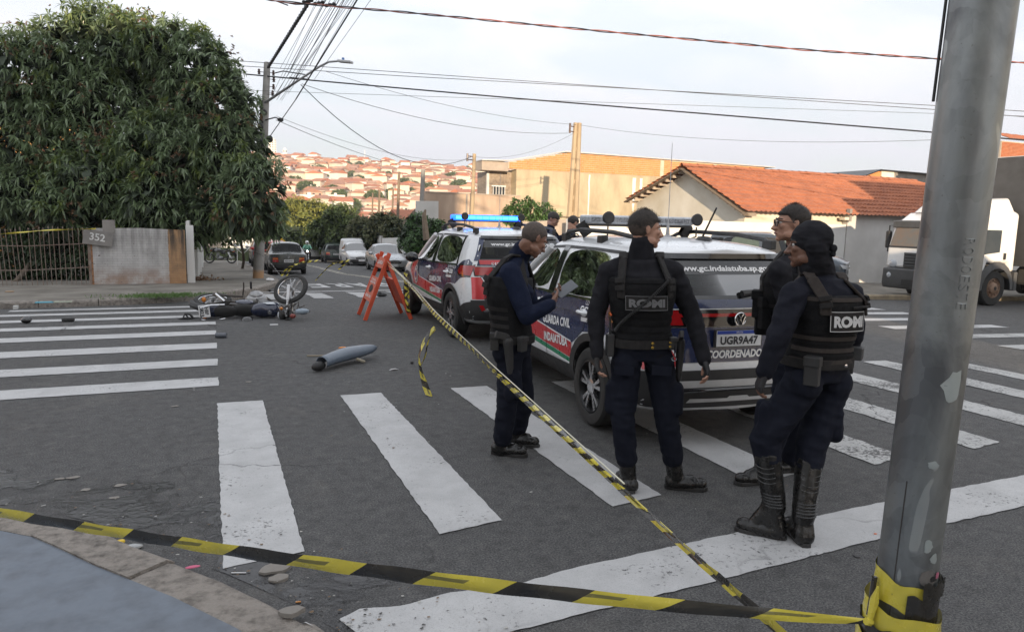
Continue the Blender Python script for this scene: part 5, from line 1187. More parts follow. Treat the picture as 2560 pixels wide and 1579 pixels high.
# --------------------------------------------------------------- parked cars down the street
SEDAN = [
 (-.98, -.96, -.95, -.94, .70, .66, .60, .42, .28, .55, .78, .93, .955, .965),
 (-.80, -.78, -.76, -.74, .80, .77, .66, .45, .22, .55, .80, .955, .985, .995),
 (-.45, -.42, -.40, -.30, .83, .80, .66, .48, .20, .55, .82, .965, 1.0, 1.01),
 (-.10, -.08, .18, .28, .83, .80, .60, .50, .20, .55, .82, .97, 1.30, 1.36),
 (.40, .42, .48, .52, .83, .80, .61, .52, .20, .55, .82, .965, 1.335, 1.40),
 (.90, .90, .92, .92, .83, .80, .61, .52, .20, .55, .82, .955, 1.34, 1.41),
 (1.02, 1.02, 1.0, 1.0, .83, .80, .61, .52, .20, .55, .82, .95, 1.34, 1.41),
 (1.52, 1.52, 1.32, 1.30, .83, .80, .61, .52, .20, .55, .82, .94, 1.31, 1.375),
 (2.02, 1.98, 2.0, 2.10, .83, .79, .72, .55, .20, .55, .82, .92, .95, .965),
 (2.45, 2.45, 2.47, 2.5, .82, .78, .66, .46, .20, .55, .80, .87, .90, .915),
 (2.95, 2.95, 2.98, 3.0, .79, .74, .62, .44, .22, .50, .70, .78, .81, .825),
 (3.15, 3.15, 3.16, 3.17, .68, .64, .54, .40, .26, .46, .60, .66, .69, .70)]
def sedglass(i, j):
    if j == 5 and i in (3, 4, 6, 7): return 1
    if j in (6, 7, 8) and i == 7: return 2
    if j in (6, 7, 8) and i == 2: return 3
    return 0
HATCH = [tuple(a if k < 4 else a*(.93 if k < 8 else .95) for k, a in enumerate((q*.93 if m < 4 else q) for m, q in enumerate(r))) for r in SUV]
def car(name, label, loc, rz, body, table=SEDAN, gf=sedglass, wr=.29, wheels=(0, 2.42), cat='car', front=False, rear=False, plate=True, glass=None, group='cars parked along the street', tail=None, zs=1., lowblack=True, lv=2, spokes=5):
    t = thing(name, label, cat, loc, rz, group); tb = [tuple(v*(zs if k >= 8 else 1) for k, v in enumerate(r)) for r in table]
    o = carshell(tb, .05, .08, gf, lv); bv = bvh_of(o); cutwheels(o, [(y, wr+.005) for y in wheels], wr+.045, .52, 1.2); gm = glass or m_glassd
    splitmat(o, ['body', 'window', 'windshield', 'rear_window'], [body, gm, gm, gm], t); W = tb[4][4]
    for y in wheels:
        for s in (-1, 1): wheel(t, (s*(W-.10), y, wr), wr, .19, s, spokes, False, m_silverp)
    for x in (-.34, .34): seat(t, x, .95, .45)
    MB().box((-W+.1, -.25, .21), (W-.1, 2.2, .28)).build('floor_pan', m_blk, t)
    y0 = tb[0][0]; y1 = tb[-1][0]; zb = tb[0][10]
    for s, ax in ((-1, 'L'), (1, 'R')):
        mirror(t, s*(W-.04), 1.75*(tb[7][1]/1.62 if table is not SEDAN else 1), tb[7][11]+.03, body if body is not m_wpaint else m_blk, s)
        patch([(wr+.12, .24), (wheels[1]-wr-.12, .24), (wheels[1]-wr-.12, .34), (wr+.12, .34)], bv, ax, .01, m_blk, t, 'cladding', .1)
        for yy in (1.0,): patch([(yy, .32), (yy+.008, .32), (yy+.008, tb[5][11]), (yy, tb[5][11])], bv, ax, .004, m_gloss, t, 'shut_line', .1)
        for yy in (.15, 1.12): MB().box((s*(W-.0)-.012, yy-.07, .80), (s*(W-.0)+.012, yy+.07, .835)).build('door_handle', body, t)
        patch([(tb[5][1], tb[5][11]), (tb[6][1], tb[6][11]), (tb[6][2], tb[6][12]), (tb[5][2], tb[5][12])], bv, ax, .004, m_blk, t, 'pillar', .1)
    if rear:
        for s in (-1, 1):
            patch([(s*.42, zb-.17), (s*(tb[0][4]-.02), zb-.17), (s*(tb[0][4]-.04), zb+.03), (s*.46, zb+.03)], bv, 'B', .012, tail or m_tail, t, 'tail_lamp', .08)
            patch([(s*.44, zb-.05), (s*(tb[0][4]-.04), zb-.05), (s*(tb[0][4]-.05), zb+.0), (s*.45, zb+.0)], bv, 'B', .018, m_amber, t, 'turn_lamp', .08)
        patch([(-W*.93, .26), (W*.93, .26), (W*.93, .50), (-W*.93, .50)], bv, 'B', .03, m_blk if lowblack else body, t, 'bumper', .1)
        if plate:
            q = project([(0, zb-.12)], bv, 'B', .02)[0]; pl = MB().box((-.2, q.y-.01, q.z-.065), (.2, q.y+.004, q.z+.065)).build('number_plate', m_plate, t)
            v, f = textmesh(plate if isinstance(plate, str) else 'BZC4A83', 1., bold=.02); v = v-(v.max(0)+v.min(0))/2; v[:, 0] *= .33/np.ptp(v[:, 0]); v[:, 1] *= .07/np.ptp(v[:, 1]); MB().add([(p[0], q.y-.012, q.z+p[1]) for p in v], f).build('lettering', m_ink, pl)
        q = project([(0, zb+.05)], bv, 'B', .012)[0]; MB().tube([(q.x+.035*math.cos(a), q.y, q.z+.035*math.sin(a)) for a in np.linspace(0, 2*math.pi, 13)[:-1]], .006, 5, closed=True).build('badge', m_chrome, t, True)
    if front:
        zf = tb[-1][10]
        for s in (-1, 1): patch([(s*.40, zf-.06), (s*(tb[-1][4]-.01), zf-.02), (s*(tb[-1][4]+.03), zf+.09), (s*.46, zf+.05)], bv, 'F', .012, m_lens, t, 'headlamp', .08)
        patch([(-.36, zf-.06), (.36, zf-.06), (.40, zf+.03), (-.40, zf+.03)], bv, 'F', .010, m_gloss, t, 'grille', .08)
        patch([(-.35, zf-.025), (.35, zf-.025), (.35, zf-.012), (-.35, zf-.012)], bv, 'F', .02, m_chrome, t, 'grille_bar', .08)
        patch([(-.5, .28), (.5, .28), (.55, .38), (-.55, .38)], bv, 'F', .012, m_blk, t, 'air_intake', .08)
        q = project([(0, zf-.15)], bv, 'F', .02)[0]; MB().box((-.2, q.y-.004, q.z-.06), (.2, q.y+.01, q.z+.06)).build('number_plate', m_plate, t)
        MB().tube([(q.x+.04*math.cos(a), q.y, q.z+.15+.04*math.sin(a)) for a in np.linspace(0, 2*math.pi, 13)[:-1]], .008, 5, closed=True).build('badge', m_chrome, t, True)
    return t, bv
P_ = lambda n, c, r=.3, m=0., c2=None: pm(n, c, r, c2 or tuple(x*.93 for x in c), 3, .4, coat=.4, metal=m)
m_dg = P_('dark_grey_green_paint', (.05, .055, .052), .28, .2); m_redc = P_('faded_red_paint', (.42, .035, .03)); m_slv = P_('silver_paint', (.46, .48, .50), .3, .55); m_slv2 = P_('dull_silver_paint', (.40, .41, .42), .35, .5); m_grn = P_('dark_green_paint', (.018, .035, .03)); m_van = P_('white_pickup_paint', (.68, .69, .70)); m_gr2 = P_('mid_grey_paint', (.12, .125, .13), .3, .3); m_blk2 = P_('dark_blue_grey_paint', (.06, .075, .095), .22, .3)
def on(x, y): return (x, y, zg(x, y))
car('parked_car', 'dark grey old sedan seen from behind, parked just past the utility pole', (3.1, 33.3, -0.941), 0, m_dg, rear=True, plate='BZC4A83')
car('parked_car', 'faded red car mostly hidden in front of the dark grey sedan', (2.95, 38.8, -1.133), 0, m_redc, HATCH, suvglass, rear=True, wheels=(0, 2.45))
car('parked_car', 'grey car half hidden behind the foot of the utility pole', (3.0, 44.5, -1.349), 0, m_gr2, SUV, suvglass, wr=.33, wheels=(0, 2.65), rear=True)
car('parked_car', 'silver sedan facing the crossing, first on the right side of the street', (8.55, 38.2, -1.149), R(180-2), m_slv, front=True, wr=.31, zs=1.03)
# white pickup with a canopy, seen from the front
t, bv = car('parked_pickup', 'white compact pickup with a raised white load canopy, facing the crossing', (8.75, 47.8, -1.52), R(180-1), m_van, [(r[0]-.4 if i < 3 else r[0], *r[1:]) for i, r in enumerate(SEDAN)], sedglass, front=True, cat='pickup', zs=1.08, wr=.31)
MB().add([(x*(.62 if z > 1.5 else .78), y, z) for z in (.85, 1.74) for x, y in ((-1, -1.35), (1, -1.35), (1, .45 if z < 1.5 else .15), (-1, .45 if z < 1.5 else .15))], [(0,3,2,1),(4,5,6,7),(0,1,5,4),(1,2,6,5),(2,3,7,6),(3,0,4,7)]).build('load_canopy', m_van, t, bevel=.12); MB().tube([(-.5, .3, 1.79), (.5, .3, 1.79)], .015, 6).build('canopy_bar', m_silverp, t)
patch([(-.72, .30), (.72, .30), (.70, .56), (-.70, .56)], bv, 'F', .02, m_blk, t, 'bumper', .1)
car('parked_car', 'dark green hatchback seen from behind, beyond the white pickup', (8.6, 54.5, -1.824), R(-3), m_grn, HATCH, suvglass, rear=True, wheels=(0, 2.45), zs=.97)
car('parked_car', 'dull silver hatchback seen from behind, farthest of the parked cars', (8.0, 62.0, -2.2), R(-3), m_slv2, HATCH, suvglass, rear=True, wheels=(0, 2.45), zs=.97)
# dark suv behind the officers, facing the camera
t, bv = car('parked_suv', 'dark blue grey suv facing the camera, half hidden behind the officer with glasses', (14.9, 17.6, zg(15, 17.6)+.1), R(220), m_blk2, SUV, suvglass, wr=.34, wheels=(0, 2.65), front=True, cat='car', zs=1.04, glass=m_glass)
for s in (-1, 1): MB().tube([(s*.60, -.3, 1.62), (s*.615, -.2, 1.67), (s*.615, 1.2, 1.68), (s*.60, 1.35, 1.60)], .018, 6).build('roof_rail', m_silverp, t, True)
# --------------------------------------------------------------- box truck at the far kerb
m_trkw = pm('truck_cab_white', (.74, .74, .73), .4, (.66, .65, .64), 2, .5, coat=.2); m_trkg = pm('truck_grey_plastic', (.085, .087, .09), .6, (.06, .06, .06), 3, .5); m_boxp = pm('truck_box_dark', (.050, .036, .027), .6, (.036, .027, .021), 2, .5); m_rustr = pm('rusty_wheel_disc', (.30, .20, .14), .7, (.16, .10, .07), 9, .7, .3, 40)
t = thing('box_truck', 'white cab box truck with a dark ribbed body at the far kerb', 'truck', (20.1, 13.95, zg(20.1, 13.9)), R(90))
# local frame: y forward (towards -X of the world after the turn), x to the right; origin under the front axle
W = 1.22
def prof(pts, x0, x1, name, mat, bev=.03):
    mb = MB(); mb.prism([(x0, y, z) for y, z in pts], (x1-x0, 0, 0)); return mb.build(name, mat, t, True, bevel=bev)
prof([(-.75, .95), (-.75, 2.95), (-.55, 3.05), (.55, 2.95), (.95, 2.62), (1.12, 2.45), (1.32, 1.55), (1.34, .95), (.52, .95), (.42, 1.20), (-.42, 1.20), (-.52, .95)], -W, W, 'cab', m_trkw, .07)
MB().prism([(-W+.1, -.7, 2.9), (W-.1, -.7, 2.9), (W-.25, .55, 2.9), (-W+.25, .55, 2.9)], (0, 0, .01)).build('roof_panel', m_trkw, t)
mb = MB(); b0 = [(-W+.12, -.75), (W-.12, -.75), (W-.2, .6), (-W+.2, .6)]; mb.add([(x, y, 2.98) for x, y in b0]+[(x*.8, y-.25 if y > 0 else y, 3.42 if y > 0 else 3.55) for x, y in b0], [(0, 1, 5, 4), (1, 2, 6, 5), (2, 3, 7, 6), (3, 0, 4, 7), (4, 5, 6, 7)]); mb.build('roof_fairing', m_trkw, t, True, bevel=.06)
mb = MB(); mb.prism([(-W-.01, .98, 2.38), (W+.01, .98, 2.38), (W+.01, .98, 2.66), (-W-.01, .98, 2.66)], (0, .20, -.02)); mb.build('sun_visor', m_trkg, t, bevel=.03)
mb = MB(); mb.add([(-W+.1, 1.145, 2.40), (W-.1, 1.145, 2.40), (W-.06, 1.315, 1.66), (-W+.06, 1.315, 1.66)], [(0, 1, 2, 3)]); mb.build('windshield', pm('cab_glass', (.09, .10, .09), .08, (.16, .09, .04), 2.2, .6, coat=.5), t)
mb = MB(); mb.add([(-W+.06, 1.325, 1.66), (W-.06, 1.325, 1.66), (W-.06, 1.335, 1.60), (-W+.06, 1.335, 1.60)], [(0, 1, 2, 3)]).build('wiper_panel', m_blk, t)
gr = MB().box((-.62, 1.335, .98), (.62, 1.352, 1.42)).build('grille', m_blk, t)
for k in range(5): MB().box((-.60, 1.345, 1.01+k*.085), (.60, 1.385, 1.055+k*.085)).build('grille_slat', m_trkg, gr)
bpx = prof([(1.10, .34), (1.40, .34), (1.46, .48), (1.44, .93), (1.10, .95)], -W-.01, W+.01, 'bumper', m_trkg, .04)
MB().box((-.55, 1.42, .44), (.55, 1.47, .62)).build('bumper_opening', m_blk, t)
for s in (-1, 1):
    MB().ball((s*.98, 1.31, 1.06), (.15, .06, .13), 14).build('headlamp', m_lens, t, True); MB().ball((s*1.0, 1.43, .72), (.09, .04, .09), 12).build('fog_lamp', m_lens, t, True)
    MB().box((s*1.42-.07, .98, 1.55), (s*1.42+.07, 1.14, 2.25)).build('mirror', m_blk, t, bevel=.05); MB().tube([(s*W, 1.05, 2.45), (s*1.42, 1.06, 2.45), (s*1.42, 1.06, 1.42), (s*W, 1.1, 1.35)], .02, 6).build('mirror_arm', m_blk, t, True)
    MB().add([(s*(W+.004), -.05, 2.35), (s*(W+.004), .82, 2.35), (s*(W+.004), 1.12, 1.62), (s*(W+.004), .95, 1.42), (s*(W+.004), -.05, 1.55)], [(0, 1, 2, 3, 4)]).build('side_window', m_pane, t)
    MB().box((s*(W+.01)-.02, -.30, 1.30), (s*(W+.01)+.02, -.22, 1.52)).build('door_handle', m_blk, t)
    n_ = 12; aa = np.linspace(0, math.pi, n_); mb = MB()
    mb.add([(s*(W+d), .80*math.cos(a)*k-.0, .45+.80*math.sin(a)*k) for a in aa for k, d in ((1., .0), (.76, .04))], [(2*i, 2*i+1, 2*i+3, 2*i+2) for i in range(n_-1)]).build('wheel_arch', m_trkg, t, True)
    MB().box((s*1.0-.24, -.92, .42), (s*1.0+.24, -.78, .95)).build('mudguard', m_trkg, t, bevel=.02)
    for y in (0, -5.2):
        e = wheel(t, (s*1.05, y, .50), .50, .30, s, 1, False, m_rustr, m_rustr, rimr=.56)
        for c in list(e.children):
            if c.name.startswith('spokes'): bpy.data.objects.remove(c)
        mb = MB().lathe([(.27, .155), (.26, .11), (.17, .10), (.15, .16), (.10, .19), (.001, .19)], 24)
        for k in range(10): a = k*.628; mb.lathe([(.022, .11), (.022, .145), (.001, .15)], 8, m=Matrix.Translation(Vector((.215*math.cos(a), .215*math.sin(a), 0))))
        mb.build('hub_disc', m_rustr, e, True)
        MB().lathe([(.051, .191), (.05, .2), (.001, .2)], 12).build('hub_cap', m_blk, e, True)
v, f = textmesh('Constellation', 1., bold=.01, shear=.3); v = v-(v.max(0)+v.min(0))/2; v[:, 0] *= .75/np.ptp(v[:, 0]); v[:, 1] *= .13/np.ptp(v[:, 1]); MB().add([(-p[0]-.55, 1.186, 2.52+p[1]) for p in v], f).build('lettering', m_plate, t)
for c in [q for q in t.children if q.type == 'MESH' and q.name.split('.')[0] not in ('wheel_arch', 'mudguard')]:
    for v_ in c.data.vertices:
        if v_.co.z > 1.35: v_.co.z = 1.35+(v_.co.z-1.35)*.76
mb = MB().box((-1.3, -8.2, 1.15), (1.3, -1.15, 4.15)); bx = mb.build('cargo_box', m_boxp, t)
for k in range(22):
    z = 1.3+k*.13; mb = MB().box((-1.312, -8.1, z), (-1.301, -1.2, z+.03)); mb.build('rib', m_boxp, bx)
for y in (-1.15, -8.2): MB().box((-1.325, y-.06 if y < -2 else y-.12, 1.1), (1.325, y+.0 if y < -2 else y+.03, 4.2)).build('box_frame', m_trkg, t)
MB().box((-1.32, -8.2, 1.1), (1.32, -1.15, 1.22)).box((-1.32, -8.2, 4.15), (1.32, -1.15, 4.22)).build('box_rail', m_trkw, t)
for z in (3.6, 2.2, 1.35): MB().box((-1.334, -1.22, z), (-1.327, -1.13, z+.3)).build('reflector', m_tail, t)
MB().box((-.42, -8, .6), (.42, 1.1, .85)).build('chassis', m_blk, t); MB().box((-1.1, -3.4, .5), (-.5, -2.0, 1.0)).build('fuel_tank', m_trkg, t, bevel=.1)

# ================================================================ people
def cloth(n, c, r, c2, sc, a, b_, bs, bdist=.002): return pm(n, c, r, c2, sc, a, b_, bs, bdist=bdist, spec=.12)
m_skinB = pm('light_brown_skin', (.42, .235, .165), .5, (.36, .19, .13), 9, .5, .15, 160, bdist=.0008)
m_skinC = pm('dark_brown_skin', (.17, .085, .055), .45, (.13, .062, .04), 9, .5, .15, 160, bdist=.0008)
m_skinA = pm('brown_skin', (.24, .12, .08), .45, (.19, .095, .06), 9, .5, .15, 160, bdist=.0008)
m_hair = pm('black_hair', (.016, .012, .010), .6, (.05, .036, .027), 70, .8, 1., 260, bdist=.004)
m_stub = pm('shaved_hair', (.055, .042, .035), .7, (.10, .07, .055), 80, .8, .4, 350, bdist=.001)
m_shirtk = cloth('black_knit_shirt', (.014, .014, .017), .85, (.022, .022, .026), 14, .6, .5, 260, bdist=.002)
m_shirtn = cloth('navy_shirt', (.009, .013, .030), .85, (.014, .019, .040), 10, .6, .5, 260, bdist=.002)
m_trous = cloth('dark_navy_trousers', (.009, .0105, .018), .85, (.014, .016, .025), 8, .6, .6, 300, bdist=.002)
m_vest = cloth('black_vest_fabric', (.010, .010, .011), .8, (.017, .017, .018), 20, .6, .7, 240, bdist=.003)
m_web = cloth('black_webbing', (.022, .021, .021), .7, (.034, .032, .031), 30, .6, .6, 400, bdist=.002)
m_webb = cloth('brown_black_webbing', (.040, .034, .031), .75, (.055, .047, .043), 30, .6, .6, 400, bdist=.002)
m_leather = pm('black_boot_leather', (.010, .010, .010), .28, (.018, .017, .016), 14, .6, .3, 90, bdist=.002)
m_glove = pm('black_glove', (.012, .012, .013), .6, (.020, .020, .022), 20, .6, .5, 160)
m_brass = pm('brass_stud', (.75, .50, .12), .2, metal=1.)
m_greylet = pm('grey_patch_lettering', (.16, .16, .165), .7); m_whtlet = pm('white_patch_lettering', (.62, .62, .62), .7)
m_eyew = pm('eye_white', (.62, .58, .55), .2); m_iris = pm('eye_dark', (.015, .01, .008), .1); m_lip = pm('lip_skin', (.26, .11, .09), .5); m_lipd = pm('dark_lip_skin', (.16, .075, .065), .5)
m_greytrim = pm('grey_boot_trim', (.14, .14, .14), .5); m_lensg = glassmat('spectacle_lens', (.75, .78, .78), 1.0)
def V3(*a): return Vector(a if len(a) > 1 else a[0])
def cap(mb, p, q, r0, r1, n=12):
    p = Vector(p); q = Vector(q); mb.tube([p, q], [r0, r1], n); mb.ball(p, r0, n); mb.ball(q, r1, n); return mb
def fuse(mb, name, mat, parent, voxel=.008, smooth=6, wrinkle=0., wscale=9., seed=0., stretch=(1, 1, 1), fac=.5):
    o = mb.build(name, mat, parent, True, world=True, sharp=0)
    m = o.modifiers.new('r', 'REMESH'); m.mode = 'VOXEL'; m.voxel_size = voxel; m.use_smooth_shade = True
    if smooth: s_ = o.modifiers.new('s', 'SMOOTH'); s_.factor = fac; s_.iterations = smooth
    applymods(o)
    if wrinkle:
        me = o.data; n = len(me.vertices); co = np.empty(n*3, np.float32); me.vertices.foreach_get('co', co); co = co.reshape(-1, 3)
        no = np.empty(n*3, np.float32); me.vertex_normals.foreach_get('vector', no); no = no.reshape(-1, 3); d = np.empty(n, np.float32)
        for i in range(n):
            x, y, z = co[i]; v = Vector((x*stretch[0]*wscale+seed, y*stretch[1]*wscale, z*stretch[2]*wscale))
            a = mnoise.noise(v); b_ = mnoise.noise(v*2.3+Vector((5, 1, 7))); d[i] = ((1-abs(a)*2.2)*.75+b_*.5)
        co += no*(d*wrinkle)[:, None]; me.vertices.foreach_set('co', co.ravel()); me.update()
    me = o.data; me.polygons.foreach_set('use_smooth', [True]*len(me.polygons)); return o
def ring_loft(mb, rings, n=22, closed_ends=True):
    """rings: (centre, rx, ry, sx, fy) ellipse with axes sx (side) and fy (forward)"""
    b = len(mb.v)
    for c, rx, ry, sx, fy in rings:
        for k in range(n):
            a = 2*math.pi*k/n; ca, sa = math.cos(a), math.sin(a); e_ = .82
            ca = math.copysign(abs(ca)**e_, ca); sa = math.copysign(abs(sa)**e_, sa); mb.v.append(tuple(c+sx*(rx*ca)+fy*(ry*sa)))
    m = len(rings)
    for i in range(m-1):
        for k in range(n): mb.f.append((b+i*n+k, b+i*n+(k+1) % n, b+(i+1)*n+(k+1) % n, b+(i+1)*n+k)); mb.mi.append(0)
    if closed_ends: mb.f.append(tuple(b+k for k in reversed(range(n)))); mb.f.append(tuple(b+(m-1)*n+k for k in range(n))); mb.mi += [0, 0]
    return mb
class Man:
    def __init__(s, label, base, J, f, hf, hu=(0, 0, 1), scale=1., group=None, detail=1):
        s.J = {k: Vector(v) for k, v in J.items()}; s.k = scale; s.d = detail
        s.t = thing('person', label, 'person', base, group=group)
        s.f = Vector(f).normalized(); s.hf = Vector(hf).normalized(); hu = Vector(hu); s.hs = s.hf.cross(hu).normalized(); s.hu = s.hs.cross(s.hf).normalized()
        s.s = Vector((s.f.y, -s.f.x, 0)).normalized()      # the person's right
    def H(s, side, fwd, up): return s.J['head']+(s.hs*side+s.hf*fwd+s.hu*up)*s.k
    def axes(s, t):
        J = s.J; hip = (J['hipR']-J['hipL']); sh = (J['shR']-J['shL']); hip.z *= .3; sh.z *= .6
        return hip.normalized().lerp(sh.normalized(), t).normalized()
    def torso_rings(s, grow=0., lo=-.10, hi=1.04, wide=1., gx=None):
        J = s.J; P = J['pelvis']; N_ = J['neck']; out = []
        prof = [(-.12, .150, .105), (0, .172, .118), (.14, .165, .112), (.30, .152, .102), (.46, .162, .110), (.62, .182, .122), (.76, .190, .124), (.86, .178, .108), (.94, .120, .085), (1.02, .068, .066), (1.12, .060, .062)]
        ts = sorted({p[0] for p in prof if lo < p[0] < hi}|{lo, hi})
        for t in ts:
            rx = float(np.interp(t, [p[0] for p in prof], [p[1] for p in prof]))*s.k*wide+(gx if gx is not None else grow); ry = float(np.interp(t, [p[0] for p in prof], [p[2] for p in prof]))*s.k*wide+grow
            c = P.lerp(N_, t); bend = J.get('chest')
            if bend is not None: w_ = max(0, 1-abs(t-.68)/.68); mid = P.lerp(N_, .68); c = c+(bend-mid)*w_
            sx = s.axes(max(0, min(1, t))); ax = (N_-P).normalized(); fy = ax.cross(sx)
            if fy.dot(s.f) < 0: fy = -fy
            out.append((c, rx, ry, sx, fy.normalized()))
        return out
    def limb(s, mb, names, rs):
        P = [s.J[n] for n in names]
        for i in range(len(P)-1): cap(mb, P[i], P[i+1], rs[i]*s.k, rs[i+1]*s.k)
        return mb
    def headblobs(s, mb):
        k = s.k; H = s.H; q = Matrix((( s.hs.x, s.hf.x, s.hu.x, 0), (s.hs.y, s.hf.y, s.hu.y, 0), (s.hs.z, s.hf.z, s.hu.z, 0), (0, 0, 0, 1)))
        E = lambda c, r, n=18: mb.ball(H(*c), tuple(a*k for a in r), n, m=q)
        E((0, -.012, .022), (.074, .094, .088)); E((0, .03, -.03), (.060, .062, .075)); E((0, .040, -.072), (.050, .050, .040)); E((0, .074, -.098), (.022, .018, .018), 12)
        E((.050, .02, -.070), (.016, .040, .026), 10); E((-.050, .02, -.070), (.016, .040, .026), 10)
        for sd in (-1, 1):
            E((sd*.040, .066, -.018), (.022, .020, .018), 10); mb.tube([H(sd*.012, .086, .018), H(sd*.036, .078, .022), H(sd*.056, .058, .016)], [.010*k, .010*k, .007*k], 8)
            E((sd*.077, -.010, -.008), (.007, .015, .027), 12); E((sd*.082, -.017, .003), (.004, .012, .021), 10)
        mb.tube([H(0, .084, .012), H(0, .104, -.020), H(0, .116, -.034), H(0, .096, -.044)], [.009*k, .010*k, .013*k, .010*k], 8)
        for sd in (-1, 1): mb.ball(H(sd*.013, .098, -.036), .010*k, 8)
        mb.tube([H(-.024, .082, -.062), H(0, .094, -.058), H(.024, .082, -.062)], .0065*k, 6); mb.tube([H(-.022, .080, -.072), H(0, .090, -.073), H(.022, .080, -.072)], .0075*k, 6)
        cap(mb, H(0, -.026, -.050), s.J['neck'], .048*k, .055*k); cap(mb, H(0, -.006, -.070), s.J['neck']+s.f*.015, .042*k, .050*k)
    def hand(s, mb, wr, el, side, curl=.6, pose=None, pt=None):
        """palm with four fingers and a thumb leaving its side; pose: (finger dir, palm normal)"""
        k = s.k; d = (wr-el).normalized()
        if pose: d = Vector(pose[0]).normalized(); pn = Vector(pose[1]).normalized()
        else: pn = (-s.s if side == 'R' else s.s)
        w_ = d.cross(pn).normalized(); pn = w_.cross(d).normalized()
        th = w_ if w_.dot(s.f) > 0 else -w_
        if pose and len(pose) > 2: th = w_*pose[2]
        for u in (-.028, -.010, .010, .028): cap(mb, wr+d*.008*k+th*u*.6*k, wr+d*.085*k+th*u*k, .015*k, .013*k, 8)
        tips = []
        for u, ln in ((.032, .072), (.011, .082), (-.011, .076), (-.031, .060)):
            p = wr+d*.088*k+th*u*k; a = curl*.5; dd = (d*math.cos(a)+pn*math.sin(a)); p1 = p+dd*ln*.45*k; a2 = curl*1.3; dd = (d*math.cos(a2)+pn*math.sin(a2)); p2 = p1+dd*ln*.32*k; a3 = curl*2.1; dd = (d*math.cos(a3)+pn*math.sin(a3)); p3 = p2+dd*ln*.25*k
            mb.tube([p-d*.01*k, p1, p2, p3], [.0095*k, .0090*k, .0082*k, .0070*k], 8); mb.ball(p3, .0070*k, 8); tips.append((p, p1, p2, p3))
        b_ = wr+d*.03*k+th*.030*k; t1 = b_+(d*.6+th*.6+pn*.35).normalized()*.035*k; t2 = t1+(d*.9+th*.1+pn*.4).normalized()*.030*k; mb.tube([wr+d*.015*k+th*.012*k, b_, t1, t2], [.016*k, .014*k, .011*k, .009*k], 8); mb.ball(t2, .009*k, 8)
        return tips
    def body(s, skin, curl=.6, poses=None, voxel=None):
        J = s.J; mb = MB(); s.headblobs(mb); ring_loft(mb, s.torso_rings(-.025))
        poses = poses or {}
        for S_ in 'LR':
            s.limb(mb, ['sh'+S_, 'el'+S_, 'wr'+S_], [.045, .036, .026]); s.limb(mb, ['hip'+S_, 'kn'+S_, 'an'+S_], [.070, .048, .036])
            dd_ = J['to'+S_]-J['an'+S_]; dd_.z = 0; dd_.normalize(); zf_ = zg(J['an'+S_].x, J['an'+S_].y)+.055; a2_ = Vector((J['an'+S_].x, J['an'+S_].y, zf_+.02)); cap(mb, J['an'+S_], a2_, .034*s.k, .030*s.k); cap(mb, a2_, Vector((a2_.x, a2_.y, zf_))+dd_*.11, .028*s.k, .022*s.k); s.hand(mb, J['wr'+S_], J['el'+S_], S_, curl, poses.get(S_))
        return fuse(mb, 'body', skin, s.t, voxel or (.0048 if s.d else .009), 3, fac=.45)
    def face(s, brow=m_hair, lip=m_lip, iris=True):
        for sd in (-1, 1):
            e = MB().ball(s.H(sd*.031, .0725, .004), .0118*s.k, 12).build('eye', m_eyew, s.t, True, world=True)
            o = MB().ball(s.H(sd*.032, .0835, .003), (.0055*s.k,)*3, 10).build('iris', m_iris, e, True); o.data.transform(Matrix.Translation(-s.t.location))
            MB().tube([s.H(sd*.014, .0945, .024), s.H(sd*.034, .0895, .030), s.H(sd*.054, .066, .024)], [.003*s.k, .0045*s.k, .003*s.k], 6).build('eyebrow', brow, s.t, True, world=True)
        MB().tube([s.H(-.022, .0865, -.066), s.H(-.008, .0965, -.0635), s.H(.008, .0965, -.0635), s.H(.022, .0865, -.066)], [.003*s.k, .006*s.k, .006*s.k, .003*s.k], 8).build('lips', lip, s.t, True, world=True)
    def hair(s, mat, top=.010, line=.035, back=-.045, sides=.0):
        """close cropped cap of hair: shell over the skull above the hairline"""
        mb = MB(); k = s.k; n = 40; m = 22; V = []; F = []
        for i in range(m+1):
            ph = math.pi*.5*(1-i/m*1.62)
            for j in range(n):
                a = 2*math.pi*j/n; fw = math.sin(a); sdv = math.cos(a)
                cx, cy, cz = sdv*math.cos(ph), fw*math.cos(ph), math.sin(ph)
                # hairline height by direction: forehead high, temples, low at the nape
                hl = line if fw > .55 else (line+(back-line)*min(1, (.55-fw)/.9))
                z = .022+.088*cz; z_ = max(z, hl); sc_ = 1.0
                if z < hl: zz = (hl-.022)/.088; rr = math.sqrt(max(0, 1-zz*zz)); L_ = math.hypot(cx, cy) or 1; cx, cy = cx/L_*rr, cy/L_*rr
                th = top*(.35+.65*max(0, min(1, (z_-hl)/.05)))
                V.append(tuple(s.H(cx*(.074+th), -.012+cy*(.094+th), z_+(th if cz > .2 else 0)*max(0, cz))))
        for i in range(m):
            for j in range(n): F.append((i*n+j, (i+1)*n+j, (i+1)*n+(j+1) % n, i*n+(j+1) % n))
        V = [(v[0]+rng.uniform(-.0012, .0012), v[1]+rng.uniform(-.0012, .0012), v[2]+rng.uniform(-.0012, .0012)) for v in V]
        mb.add(V, F); o = mb.build('hair', mat, s.t, True, world=True, sharp=0)
